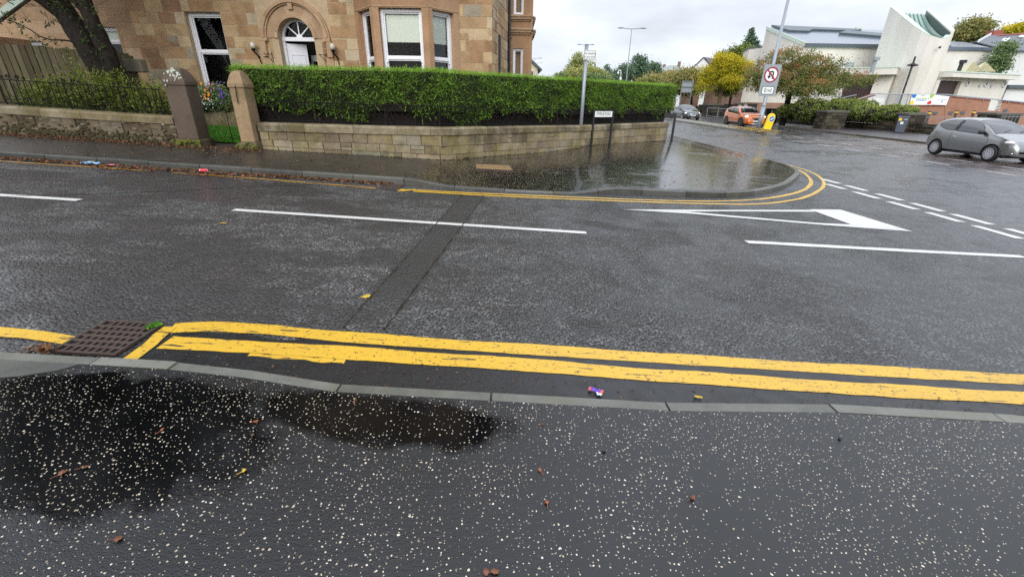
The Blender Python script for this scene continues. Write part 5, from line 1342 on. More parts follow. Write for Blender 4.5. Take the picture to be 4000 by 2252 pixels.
# ------------------------------------------------------------------ drains, covers, litter
def drain(x0, x1, y0, y1, label, rows_, cols, skew=0.0):
    cx_, cy_ = (x0+x1)/2, (y0+y1)/2; t = thing('drain_grate', (cx_, cy_, hr(cx_)), label, 'drain'); t.rotation_euler = (0, math.atan(.05), 0)
    L_, W_ = (x1-x0), (y1-y0)
    p = MB(); p.box(-L_/2,L_/2,-W_/2,W_/2,0.003,0.006); p.build('pit_shade_plate', M['plastic'], t)  # flat dark plate painted as the unlit hole under the bars
    b = MB(); f = .018; b.box(-L_/2,L_/2,-W_/2,-W_/2+f,0.003,.022); b.box(-L_/2,L_/2,W_/2-f,W_/2,.003,.022); b.box(-L_/2,-L_/2+f,-W_/2+f,W_/2-f,.003,.022); b.box(L_/2-f,L_/2,-W_/2+f,W_/2-f,.003,.022); b.build('frame', M['rust'], t, bevel=.003)
    b = MB(); ih = (W_-2*f)/rows_
    for r_ in range(1, rows_): ya = -W_/2+f+ih*r_; b.box(-L_/2+f,L_/2-f,ya-.011,ya+.011,.006,.020)
    for r_ in range(rows_):
        ya = -W_/2+f+ih*r_+(.011 if r_ else 0); yb = -W_/2+f+ih*(r_+1)-(.011 if r_ < rows_-1 else 0)
        for c_ in range(1, cols): xa = -L_/2+f+(L_-2*f)*(c_+(.25 if r_%2 else -.1))/cols; b.box(xa-.0085,xa+.0085,ya,yb,.006,.018)
    b.build('bars', M['rust'], t, bevel=.002, seg=1)
    return t
d1 = drain(-2.79, -2.40, 2.235, 2.64, 'rusty square drain grate in the near gutter beside the yellow corner', 6, 8)
d2 = drain(-2.31, -1.98, 7.50, 7.92, 'small rusty drain grate by the far kerb', 5, 6)
scatter_leaves('leaf_clump', 60, lambda q: (-2.80+q.normal()*.045, 2.225+q.normal()*.02, hr(-2.8)+.03+q.random()*.03), M['leaf_o'], 'little heap of brown leaves at the corner of the near drain', (.02,.05), 31, flatness=.6)
def gtuft(q): return (-2.43+q.normal()*.014, 2.585+q.normal()*.02, hr(-2.43)+.03)
scatter_leaves('weed_tuft', 60, gtuft, M['grass'], 'tiny green weed growing in the near drain corner', (.02,.04), 32, flatness=1.5)
t = thing('manhole_cover', (-0.46, 10.05, hp(-.46,10)), 'tan rectangular cover plate in the wet corner pavement', 'cover'); t.rotation_euler = (0, math.atan(.05), R(6))
b = MB(); b.box(-.42,.42,-.36,.36,-.03,.006); b.build('frame', M['rust'], t); b = MB(); b.box(-.39,.39,-.33,.33,0.0,.011); b.build('plate', M['tan_plate'], t, bevel=.004)
for k in (-.25, .25):
    b = MB(); b.box(k-.03,k+.03,-.02,.02,.0115,.014); b.build('lifting_slot', M['plastic'], t)
t = thing('drink_can', (-5.54, 7.93, hr(-5.54)+.036), 'squashed red drink can lying in the far gutter', 'can', rz=R(8))
b = MB(); b.lathe([(.022,-.072),(.031,-.064),(.033,-.05),(.027,-.01),(.032,.03),(.033,.055),(.026,.066)], 14, (0,0,0), 'x'); b.build('can_body', M['can_red'], t, True)
b = MB(); b.lathe([(.024,.0662),(.024,.069)], 12, (0,0,0), 'x'); b.build('lid', M['chrome'], t)
b = MB(); b.lathe([(.0325,-.058),(.0335,-.05),(.0331,-.045)], 14, (0,0,0), 'x'); b.build('silver_rim', M['chrome'], t, True)
def crumple(name, loc, sx, sy, mat, label, cat, seed, hgt=.02, rz=0.0):
    q = random.Random(seed); t = thing(name, loc, label, cat, rz=rz); b = MB(); nx, ny = 9, 6
    b.grid([[((i/nx-.5)*sx, (j/ny-.5)*sy, .004+hgt*q.random()) for i in range(nx+1)] for j in range(ny+1)])
    o = b.build('sheet', mat, t); md = o.modifiers.new('solid','SOLIDIFY'); md.thickness = .0015
    return t
t = crumple('blue_wrapper', (-7.52,7.93,hr(-7.5)+.02), .30, .10, M['wrap_blue'], 'crumpled pale blue wrapper in the leafy far gutter', 'wrapper', 1, .035)
b = MB(); b.box(-.05,.06,-.02,.03,.042,.044); b.build('printed_panel', M['can_red'] if False else M['plate_w'], t)
crumple('pink_wrapper', (-7.18,7.91,hr(-7.2)+.015), .16, .06, M['wrap_pink'], 'small pink scrap of paper beside the blue wrapper', 'scrap', 2, .02)
t = crumple('sweet_wrapper', (.515,2.155,hr(.5)+.008), .072, .028, M['wrap_purple'], 'purple sweet wrapper with orange ends by the near kerb', 'wrapper', 3, .012, R(-24))
for s_ in (-1, 1):
    b = MB(); b.box(s_*.036-.008,s_*.036+.008,-.016,.016,.010,.013); b.build('orange_end', M['wrap_orange'], t)
crumple('paper_scrap', (.53,2.125,hr(.5)+.006), .03, .03, M['plate_w'], 'scrap of white paper under the purple wrapper', 'scrap', 5, .01)
crumple('yellow_scrap', (1.14,2.155,hr(1.14)+.006), .045, .018, M['leaf_yellow'], 'yellow leaf scrap against the near kerb joint', 'leaf', 6, .008, R(-15))
def leaf(loc, L_, W_, mat, label, seed, rz, group='single fallen leaves on the near pavement'):
    q = random.Random(seed); t = thing('fallen_leaf', loc, label, 'leaf', rz=rz, group=group); b = MB(); n = 9; rows = []
    for i in range(n+1):
        u = i/n; w_ = W_*math.sin(math.pi*min(1,u*1.02))**.7*(1+.25*math.sin(u*17+seed))*.5; z = .003+.005*math.sin(u*3.1+seed)**2
        rows.append([((u-.5)*L_, -w_, z+.003*q.random()+.001), ((u-.5)*L_, 0, z), ((u-.5)*L_, w_, z+.003*q.random()+.001)])
    b.grid(rows); o = b.build('blade', mat, t, True); o.modifiers.new('solid','SOLIDIFY').thickness = .0008
    b = MB(); b.tube([(-.5*L_,0,.005),(-.5*L_-.02,.004,.003)], .0012, 5); b.build('stalk', mat, t)
    return t
for i, (x, y, l, w_, mt, lab, rz) in enumerate([
    (-1.85,1.33,.036,.028,'leaf_brown','dark red brown leaf in the black puddle, nearest the left edge',1.0),
    (-1.79,1.365,.030,.014,'leaf_brown','narrow brown leaf just right of the dark red one',.5),
    (-1.40,1.06,.026,.024,'leaf_brown','curled tan leaf below the puddle near the bottom edge',.2),
    (-.075,1.005,.028,.022,'leaf_brown','brown leaf touching the bottom edge, left one of a pair',1.4),
    (-.045,1.008,.034,.020,'leaf_brown','brown leaf touching the bottom edge, right one of a pair',.1),
    (-1.25,1.69,.024,.018,'leaf_o2','orange leaf between the two puddles',.3),
    (-1.14,1.39,.020,.017,'leaf_yellow','small yellow and orange leaf on the edge of the bright tarmac',.9),
    (-1.22,1.60,.020,.012,'leaf_brown','small brown leaf below the orange leaf',2.0),
    (.80,1.37,.026,.022,'leaf_brown','tan leaf alone on the right of the speckled tarmac',.6),
    (.14,1.48,.018,.014,'leaf_o2','small red orange leaf on the middle tarmac',2.2),
    (.16,1.31,.022,.016,'leaf_o2','orange leaf below the small red orange one',1.7),
    (.17,1.785,.016,.014,'leaf_brown','small brown leaf just below the kerb in the middle',.4),
    (-1.64,1.60,.022,.012,'leaf_o2','orange leaf in the middle of the black puddle',1.2),
    ]):
    if mt == 'leaf_o2' and mt not in M: M[mt] = plain("orange_leaf", S(150,82,46), .5, var=.3, scale=60)
    leaf((x,y,hn(x)), l, w_, M[mt], lab, i+3, rz)
leaf((-1.21,3.28,hr(-1.21)), .085, .06, M['leaf_yellow'], 'yellow leaf on the side road beside the trench strip', 40, .5, 'single fallen leaves on the side road')
leaf((-3.44,5.02,hr(-3.44)), .08, .05, M['leaf_yellow'], 'small yellow leaf just below the long white dash', 41, .2, 'single fallen leaves on the side road')
t = thing('twig', (-.83,1.885,hn(-.83)), 'short tan twig standing in the smaller puddle', 'twig', rz=R(100))
b = MB(); b.tube([(-.03,0,.004),(0,.003,.01),(.03,0,.006)], [.004,.003,.002], 6); b.build('stick', M['leaf_brown'], t)
for i, (x, y, s_, lab) in enumerate([(.46,1.62,.010,'black pebble on the middle tarmac'),(1.10,2.14,.011,'grey pebble in the near gutter right of the wrapper'),(.33,2.15,.009,'dark pebble in the near gutter left of the wrapper'),(1.75,1.80,.010,'black pebble on the right hand tarmac'),(-.02,1.80,.008,'dark pebble beside the smaller puddle')]):
    t = thing('pebble', (x,y,hn(x)), lab, 'pebble', group='loose pebbles'); b = MB(); b.blob((0,0,s_*.6),(s_,s_*.8,s_*.7),8,5); b.build('stone', M['plastic'], t, True)

# ------------------------------------------------------------------ poles and signs on the far corner
zc0 = hp(2.11,15)
t = thing('sign_pole', (2.15,15.05,zc0), 'pale grey pole with a small white no loading plate, in front of the hedge', 'sign pole')
b = MB(); b.tube([(0,0,-.1),(0,0,2.95)], .057, 14); b.build('post', M['galv'], t, True)
b = MB(); b.lathe([(.06,0),(.06,.03),(.045,.034)],14,(0,0,2.95)); b.build('cap', M['galv_d'], t)
b = MB(); b.box(-.085,.29,-.085,-.075,2.56,2.82); pf = b.build('plate', M['plate_w'], t, bevel=.008)
b = MB(); b.box(-.07,.275,-.0862,-.0856,2.575,2.585); b.box(-.07,.275,-.0862,-.0856,2.795,2.805); b.box(-.07,-.06,-.0862,-.0856,2.586,2.794); b.box(.265,.275,-.0862,-.0856,2.586,2.794); b.build('black_border', M['black'], pf)
b = MB(); b.box(-.07,.07,-.074,-.05,2.62,2.65); b.box(-.07,.07,-.074,-.05,2.73,2.76); b.build('bracket', M['galv_d'], t)
RX = Matrix.Rotation(R(90), 4, 'X')
text_mesh("No loading", .078, 'lettering', M['black'], pf, Matrix.Translation((.1025,-.0865,2.73)) @ RX, .001)
text_mesh("at any time", .078, 'lettering', M['black'], pf, Matrix.Translation((.1025,-.0865,2.64)) @ RX, .001)
t = thing('street_name_sign', (2.91,15.41,hp(3.0,16)), 'white street name sign OVERLEE ROAD on two black legs', 'street sign', rz=R(23))
for s_, xx in ((-1,-.365),(1,.365)):
    b = MB(); b.box(xx-.03,xx+.03,-.03,.03,-.1,1.12); b.build('leg', M['black'], t, bevel=.005)
b = MB(); b.box(-.338,.338,-.02,.0,.92,1.10); pf = b.build('plate', M['sign_w'], t, bevel=.004)
b = MB(); b.box(-.365,.365,-.028,.012,1.101,1.12); b.box(-.334,.334,-.016,.004,.90,.918); b.build('frame', M['black'], t)
text_mesh("OVERLEE ROAD", .15, 'lettering', M['black'], pf, Matrix.Translation((0,-.0215,1.015)) @ RX, .001, sx=.51)
t = thing('black_sign_post', (6.72,19.62,hp(6.7,19.6)), 'black street sign seen from its back edge at the end of the lichened wall', 'sign post')
b = MB(); b.box(-.04,.04,-.04,.04,-.1,1.10); b.build('leg', M['black'], t, bevel=.004)
b = MB(); b.box(-.47,.04,-.06,-.041,.93,1.12); b.build('plate', M['black'], t, bevel=.004)
b = MB(); b.box(-.2,-.1,-.06,.0,.90,.928); b.build('bracket', M['black'], t)

# ------------------------------------------------------------------ the traffic island's lamp post and bollard
pz = -.385; P0 = onz(2962,505,pz); P1 = ony(3080,-4,P0.y)
t = thing('street_lamp', P0, 'grey lamp post carrying the no U turn sign on the traffic island', 'lamp post')
lean = (P1-P0); lean = Vector((lean.x/lean.z, 0, 1))
b = MB(); b.tube([Vector((0,0,-.1)), lean*1.55], .15, 14); b.build('base_section', M['galv'], t, True)
b = MB(); b.tube([lean*1.55, lean*1.62, lean*9.4], [.15,.125,.085], 14); b.build('shaft', M['galv'], t, True)
b = MB(); b.lathe([(.156,0),(.156,.05)],14,(lean.x*1.52,0,1.52)); b.lathe([(.156,0),(.156,.03)],14,(lean.x*.9,0,.9)); b.build('collar', M['galv_d'], t)
b = MB(); b.tube([lean*9.4, lean*9.4+Vector((-.9,0,.15))],.035,8); b.box(lean.x*9.4-1.5,lean.x*9.4-.8,-.12,.12,9.5,9.6); b.build('lamp_arm', M['galv_d'], t)
q0 = ony(2975,356,P0.y-.12); q1 = ony(3043,357-83+2,P0.y-.12)
corners = [ony(a,c,P0.y-.12) for a,c in ((2974,355),(3022,356),(3043,274),(2992,274))]
cm_ = sum(corners, Vector())/4
sgn = thing('road_sign', (cm_.x,cm_.y,cm_.z), 'grey backed no U turn sign with an End plate, on the lamp post', 'road sign', rz=R(0))
sw, shh = .59, 1.0
lean_s = math.atan(lean.x)*.9
sgn.rotation_euler = (0, lean_s, 0)
def rrect(w_, h_, r_, n=6):
    pts = []
    for cx_, cz_, a0 in ((w_-r_,h_-r_,0),(-w_+r_,h_-r_,90),(-w_+r_,-h_+r_,180),(w_-r_,-h_+r_,270)):
        for k in range(n+1): a = R(a0+90*k/n); pts.append((cx_+r_*math.cos(a), cz_+r_*math.sin(a)))
    return pts
def flatpoly(mb, pts, y, d): mb.slab([(x_,y,z_) for x_,z_ in pts], (0,d,0))
b = MB(); flatpoly(b, rrect(sw, shh, .08), 0, .02); b.build('backing_board', M['sign_g'], sgn)
def disc(mb, cx_, cz_, r0_, r1_, y, d, n=40):
    if r0_ <= 0: flatpoly(mb, [(cx_+r1_*math.cos(2*math.pi*k/n), cz_+r1_*math.sin(2*math.pi*k/n)) for k in range(n)], y, d); return
    for k in range(n):
        a0, a1 = 2*math.pi*k/n, 2*math.pi*(k+1)/n
        mb.slab([(cx_+r_*math.cos(a), y, cz_+r_*math.sin(a)) for r_, a in ((r0_,a0),(r1_,a0),(r1_,a1),(r0_,a1))], (0,d,0))
cz_ = .36
b = MB(); disc(b, 0, cz_, 0, .46, -.004, .0038); b.build('white_disc', M['sign_w'], sgn)
b = MB(); disc(b, 0, cz_, .40, .49, -.010, .0058); 
b.build('red_ring', M['sign_red'], sgn)
b = MB()
pa = [(-.16,.12),(-.16,.58)]
for k in range(12):
    a0, a1 = math.pi*k/12, math.pi*(k+1)/12
    b.slab([(r_*math.cos(a)+.0, -.0085, cz_+.08+r_*math.sin(a)) for r_, a in ((.08,a0),(.17,a0),(.17,a1),(.08,a1))], (0,.004,0))
flatpoly(b, [(.08,cz_-.25),(.17,cz_-.25),(.17,cz_+.08),(.08,cz_+.08)], -.0085, .004); flatpoly(b, [(-.17,cz_-.08),(-.08,cz_-.08),(-.08,cz_+.08),(-.17,cz_+.08)], -.0085, .004)
flatpoly(b, [(-.26,cz_-.08),(-.125,cz_-.26),(.01,cz_-.08)], -.0085, .004); b.build('u_turn_arrow', M['black'], sgn)
b = MB(); ca = R(-45); w2 = .045; 
pts = [(-.42,-w2),(.42,-w2),(.42,w2),(-.42,w2)]
flatpoly(b, [(x_*math.cos(ca)-z_*math.sin(ca), cz_+x_*math.sin(ca)+z_*math.cos(ca)) for x_,z_ in pts], -.0135, .003); b.build('red_slash', M['sign_red'], sgn)
b = MB(); flatpoly(b, [(x_, z_-.62) for x_,z_ in rrect(.43,.26,.09)], -.004, .0038); b.build('black_border', M['black'], sgn)
b = MB(); flatpoly(b, [(x_, z_-.62) for x_,z_ in rrect(.39,.22,.06)], -.008, .0035); ep = b.build('end_plate', M['sign_w'], sgn)
text_mesh("End", .36, 'lettering', M['black'], ep, Matrix.Translation((0,-.0095,-.62)) @ RX, .001)
b = MB(); b.box(-.3,.3,.021,.06,.5,.56); b.box(-.3,.3,.021,.06,-.5,-.44); b.build('bracket', M['galv_d'], sgn)
Pb = onz(2993,509,pz)
t = thing('bollard', Pb, 'yellow keep left bollard with a blue arrow disc beside the lamp post', 'bollard'); t.rotation_euler = (0, R(9), 0)
def bol(h_, w_): return [(-w_*.92,0),(w_*.92,0),(w_,.05)]+[(w_, h_-.28)]+[(w_*math.cos(R(a)), h_-.28+.28*math.sin(R(a))) for a in range(0,181,15)]+[(-w_,.05)]
b = MB(); b.slab([(x_,-.12,z_+.04) for x_,z_ in bol(1.08,.235)], (0,.24,0)); b.build('shell', M['boll_y'], t, bevel=.03)
b = MB(); disc(b,.03,.76,0,.19,-.127,.006); b.build('white_rim', M['sign_w'], t)
b = MB(); disc(b,.03,.76,0,.17,-.133,.0055); bd = b.build('blue_disc', M['sign_blue'], t)
b = MB(); a = R(-135)
arrow = [(-.12,-.03),(.02,-.03),(.02,-.08),(.13,0),(.02,.08),(.02,.03),(-.12,.03)]
flatpoly(b, [(.03+x_*math.cos(a)-z_*math.sin(a), .76+x_*math.sin(a)+z_*math.cos(a)) for x_,z_ in arrow], -.139, .0055); b.build('white_arrow', M['sign_w'], bd)
b = MB(); b.box(-.34,.34,-.2,.2,0,.035); b.build('base_plate', M['sign_w'], t)

# ------------------------------------------------------------------ cars
def boolean_cut(ob, cutters):
    for c in cutters:
        md = ob.modifiers.new('cut','BOOLEAN'); md.object = c; md.operation = 'DIFFERENCE'; md.solver = 'EXACT'
    dg = bpy.context.evaluated_depsgraph_get(); dg.update()
    me = bpy.data.meshes.new_from_object(ob.evaluated_get(dg)); ob.modifiers.clear(); old = ob.data; ob.data = me; bpy.data.meshes.remove(old)
    for c in cutters:
        m_ = c.data; bpy.data.objects.remove(c); bpy.data.meshes.remove(m_)
def interp(pts, x):
    if x <= pts[0][0]: return pts[0][1]
    for (a,b_),(c,d) in zip(pts[:-1], pts[1:]):
        if x <= c:
            t = (x-a)/max(c-a,1e-9); return b_+(d-b_)*t
    return pts[-1][1]
def sinterp(pts, x):                  # smooth curve through the points
    xs_ = [p[0] for p in pts]
    if x <= xs_[0]: return pts[0][1]
    if x >= xs_[-1]: return pts[-1][1]
    i = max(k for k in range(len(xs_)-1) if xs_[k] <= x)
    def sl(k):
        if k == 0: return (pts[1][1]-pts[0][1])/(pts[1][0]-pts[0][0])
        if k == len(pts)-1: return (pts[-1][1]-pts[-2][1])/(pts[-1][0]-pts[-2][0])
        return (pts[k+1][1]-pts[k-1][1])/(pts[k+1][0]-pts[k-1][0])
    h_ = xs_[i+1]-xs_[i]; t = (x-xs_[i])/h_; a, b_ = pts[i][1], pts[i+1][1]; m0, m1 = sl(i)*h_, sl(i+1)*h_
    return (2*t**3-3*t*t+1)*a+(t**3-2*t*t+t)*m0+(-2*t**3+3*t*t)*b_+(t**3-t*t)*m1
def car(name, label, sp):
    # local frame: +x forward, +y left, z up, origin on the ground under the middle
    root = thing(name, sp['loc'], label, 'car', rz=sp['rz'])
    L_, W_ = sp['L'], sp['W']; hw = W_/2
    top, belt, plan, bot = sp['top'], sp['belt'], sp['plan'], sp['bot']
    def half(x): return hw*sinterp(plan, x)
    def section(x):
        zt = sinterp(top, x); zs = min(sinterp(belt, x), zt-.03); w_ = half(x); zb = interp(bot, x); hg_ = zt-zs
        wt = max(w_*.45, .955*w_-sp.get('tumble',.34)*hg_); k = min(1.0, hg_/.35)
        return [(0,zb),(.84*w_,zb),(.955*w_,zb+.05),(w_*.992,zb+.17),(w_,zb+(zs-zb)*.52),(.992*w_,zb+(zs-zb)*.8),(.972*w_,zs-.035),(.945*w_,zs),
                (.945*w_+(wt-.945*w_)*.5+.018*k,zs+hg_*.52),(wt+.012*k,zs+hg_*.86-.02*k),(wt*.93,zt-.028-.01*k),(wt*.72,zt-.008),(wt*.38,zt+.008*k),(0,zt+.012*k)]
    xs_ = sp['stations']; rings = []
    for x in xs_:
        s_ = section(x); rings.append([(x,y,z) for y,z in s_]+[(x,-y,z) for y,z in reversed(s_[1:-1])])
    b = MB(); n = len(rings[0])
    for r in rings: b.v += r
    for i in range(len(rings)-1):
        for k in range(n):
            k2 = (k+1)%n; b.f.append((i*n+k, i*n+k2, (i+1)*n+k2, (i+1)*n+k)); b.t.append(.5)
    b.f.append(tuple(range(n))); b.t.append(.5); b.f.append(tuple((len(rings)-1)*n+k for k in reversed(range(n)))); b.t.append(.5)
    body = b.build('body', sp['paint'], root, True)
    cut = []
    for wx in sp['wheels']:
        for s_ in (-1, 1):
            c = MB(); c.lathe([(sp['wr']+.055, -.16),(sp['wr']+.055,.25)], 36, (wx, s_*(hw-.10), sp['wr']), 'y'); cut.append(c.build('cutter', None, root))
    boolean_cut(body, cut)
    for p in body.data.polygons: p.use_smooth = True
    em = body.modifiers.new('edges','EDGE_SPLIT'); em.split_angle = R(38)
    def ys(x, z):
        s_ = section(x); 
        for (y0,z0),(y1,z1) in zip(s_[1:-1], s_[2:]):
            if z0 <= z <= z1: return y0+(y1-y0)*(z-z0)/max(z1-z0,1e-6)
        return s_[-2][0]
    def zt_at(x, y):
        s_ = section(x)
        for (y0,z0),(y1,z1) in zip(s_[8:-1], s_[9:]):
            if y1 <= y <= y0: return z0+(z1-z0)*(y0-y)/max(y0-y1,1e-6)
        return s_[-1][1]
    # side glass: outlines in (x, z) laid on the curved body side
    def sidepatch(nm, fl, fu, x0, x1, mat, off=.006, nx=14, nz_=6, sides=(-1,1), parent=None, xl=None):
        out = []
        for s_ in sides:
            g_ = MB(); rows = []
            for j in range(nz_+1):
                v_ = j/nz_; row = []
                xa = x0[0]+(x0[1]-x0[0])*v_; xb = x1[0]+(x1[1]-x1[0])*v_
                for i in range(nx+1):
                    x = xa+(xb-xa)*i/nx; z = fl(x)+(fu(x)-fl(x))*v_; row.append((x, s_*(ys(x,z)+off), z))
                rows.append(row)
            g_.grid(rows); out.append(g_.build(nm, mat, parent or root, True))
        return out
    for (nm, fl, fu, xa, xb) in sp['side_glass']:
        sidepatch('window_seal', (lambda x, f=fl: f(x)-.022), (lambda x, f=fu: f(x)+.02), (xa[0]-.03,xa[1]-.03), (xb[0]+.035,xb[1]+.03), M['plastic'], .003)
        sidepatch(nm, fl, fu, xa, xb, M['carglass'])
    if sp.get('pillar'): 
        for (xa, xb) in sp['pillar']: sidepatch('door_pillar', sp['side_glass'][0][1], sp['side_glass'][0][2], xa, xb, M['plastic'], .007, 2)
    # windscreen and back window on the sloping shell
    for nm, xa, xb in (('windscreen', sp['ws'][0], sp['ws'][1]), ('rear_window', sp['rw'][0], sp['rw'][1])):
        g_ = MB(); rows = []
        for i in range(11):
            x = xa+(xb-xa)*i/10; s_ = section(x); ye = s_[10][0]*(.985 if nm == 'windscreen' else .95); rows.append([(x+(.006 if xa > xb else -.006), ye*(-1+2*j/12), zt_at(x, abs(ye*(-1+2*j/12)))+.007) for j in range(13)])
        g_.grid(rows); g_.build(nm, M['carglass'], root, True)
    wx, wxx = sp['ws'][0], sp['ws'][1]
    b = MB()
    for s_ in (-.35, .25):
        x = wx-.05; b.tube([(x+.03,s_*hw*1.2,zt_at(x,abs(s_*hw*1.2))+.012),(x-.10,s_*hw*1.2+.42*hw,zt_at(x-.1,min(abs(s_*hw*1.2+.42*hw),hw*.6))+.016)], .008, 5)
    b.build('wiper', M['plastic'], root)
    # wheels
    for i_, wx in enumerate(sp['wheels']):
        for s_ in (-1, 1):
            wr_ = sp['wr']; yc = s_*(hw-.105); w = MB(); w.lathe([(wr_*.66,-.10),(wr_*.93,-.10),(wr_*.985,-.08),(wr_,-.04),(wr_,.04),(wr_*.985,.08),(wr_*.93,.10),(wr_*.66,.10),(wr_*.66,-.10)], 28, (0,0,0), 'y')
            wo = w.build('wheel', M['rubber'], root, True); wo.location = (wx, yc, wr_)
            r_ = MB(); yo = s_*.085
            for k in range(28):
                a0, a1 = 2*math.pi*k/28, 2*math.pi*(k+1)/28
                r_.slab([(q*math.cos(a), yo, q*math.sin(a)) for q,a in ((wr_*.585,a0),(wr_*.68,a0),(wr_*.68,a1),(wr_*.585,a1))], (0,s_*.016,0))
            ns_ = sp['spokes']
            for k in range(ns_):
                a = 2*math.pi*k/ns_; r_.obox((wr_*.36*math.cos(a), yo+s_*.006, wr_*.36*math.sin(a)), (wr_*.26,.010,wr_*sp['spoke_w']), Matrix.Rotation(-a,3,'Y'))
            r_.lathe([(wr_*.17,-.012),(wr_*.17,.012)],16,(0,yo+s_*.006,0),'y'); r_.build('rim', sp['rim'], wo)
            r2_ = MB(); r2_.lathe([(wr_*.6,-.01),(wr_*.6,.01)],24,(0,s_*.03,0),'y'); r2_.build('brake_disc', M['plastic'], wo)
            li = MB(); rr_ = wr_+.048
            for k in range(20):
                a0, a1 = math.pi*(-.12+1.24*k/20), math.pi*(-.12+1.24*(k+1)/20)
                li.face([(wx+rr_*math.cos(a0), yc-s_*.14, wr_+rr_*math.sin(a0)),(wx+rr_*math.cos(a1), yc-s_*.14, wr_+rr_*math.sin(a1)),(wx+rr_*math.cos(a1), s_*(hw-.03), wr_+rr_*math.sin(a1)),(wx+rr_*math.cos(a0), s_*(hw-.03), wr_+rr_*math.sin(a0))])
                li.face([(wx,yc-s_*.145,wr_),(wx+rr_*math.cos(a0), yc-s_*.145, wr_+rr_*math.sin(a0)),(wx+rr_*math.cos(a1), yc-s_*.145, wr_+rr_*math.sin(a1))])
            li.build('arch_liner', M['plastic'], root)
            if sp.get('cladding'):
                cl_ = MB(); ra_, rb_ = wr_+.05, wr_+.12; rows = []
                for k in range(21):
                    a = math.pi*(-.06+1.12*k/20); row = []
                    for q in (ra_, rb_):
                        x = wx+q*math.cos(a); z = max(.24, wr_+q*math.sin(a)); row.append((x, s_*(ys(x,max(z,.3))+.012), z))
                    rows.append(row)
                cl_.grid(rows); cl_.build('arch_cladding', M['plastic'], root, True)
    # mirrors, handles, seams
    for s_ in (-1, 1):
        mx, mz = sp['mirror']; b = MB(); yb_ = ys(mx, mz-.05); b.blob((mx, s_*(yb_+.13), mz), (.075,.115,.075), 12, 7); b.tube([(mx+.02,s_*(yb_-.01),mz-.06),(mx,s_*(yb_+.08),mz-.03)],.025,7); b.build('door_mirror', sp.get('mirror_mat', M['plastic']), root, True)
        for hx, hz in sp['handles']:
            b = MB(); y_ = ys(hx,hz); b.obox((hx, s_*(y_+.018), hz), (.085,.014,.017)); b.build('door_handle', sp.get('handle_mat', sp['paint']), root, bevel=.008)
        b = MB()
        for seam in sp['seams']:
            pr = None
            pts = []
            for (xa, za), (xb, zb_) in zip(seam[:-1], seam[1:]):
                for k in range(9): pts.append((xa+(xb-xa)*k/8, za+(zb_-za)*k/8))
            b.tube([(x, s_*(ys(x,z)+.0005), z) for x, z in pts], .0045, 4)
        b.build('door_seam', M['plastic'], root)
        if sp.get('strip'):
            for (xa, xb, za, zb_, mat) in sp['strip']:
                sidepatch('sill_strip', lambda x: za, lambda x: zb_, (xa,xa), (xb,xb), mat, .008, 10, 1, (s_,))
    # nose
    xf = L_/2
    for (nm, cx_, cz_, sx_, sy_, sz_, yy, mat) in sp['lights']:
        for s_ in (-1, 1):
            b = MB(); b.blob((cx_, s_*yy, cz_), (sx_, sy_, sz_), 14, 8); o = b.build(nm, mat, root, True)
    for (nm, x0_, x1_, yw, z0_, z1_, mat) in sp['front']:
        b = MB(); cols = []
        for j in range(13):
            y = yw*(-1+2*j/12); xx = x1_-sp['nose_curve']*(y/hw)**2; cols.append((xx,y))
        b.grid([[(xx,y,z) for xx,y in cols] for z in (z0_, (z0_+z1_)/2+.0, z1_)]); o = b.build(nm, mat, root, True); o.modifiers.new('solid','SOLIDIFY').thickness = .03
    b = MB(); yw = .26; px_ = sp['plate'][0]; b.box(px_, px_+.012, -yw, yw, sp['plate'][1], sp['plate'][1]+.11); po = b.build('number_plate', M['plate_w'], root)
    if sp.get('plate_text'):
        Mx = Matrix.Translation((px_+.0125, 0, sp['plate'][1]+.055)) @ Matrix.Rotation(R(90),4,'Z') @ Matrix.Rotation(R(90),4,'X')
        text_mesh(sp['plate_text'], .085, 'lettering', M['black'], po, Mx, .001)
    else:
        b = MB()
        for k in range(7):
            y = -.2+.066*k; b.box(px_+.0125, px_+.014, y-.014, y+.014, sp['plate'][1]+.025, sp['plate'][1]+.085)
        b.build('lettering', M['galv_d'], po)
    for s_ in (-1, 1):
        b = MB(); b.blob((-L_/2+.13, s_*(hw*.60), sp['tail_z']), (.09,.10,.13), 10, 6); b.build('tail_light', M['sign_red'], root, True)
    b = MB(); b.box(-L_/2+.3, L_/2-.3, -hw*.8, hw*.8, .17, .26); b.build('underbody', M['plastic'], root)
    return root
def lin(n, a, b_): return [a+(b_-a)*i/(n-1) for i in range(n)]
zr = -.52
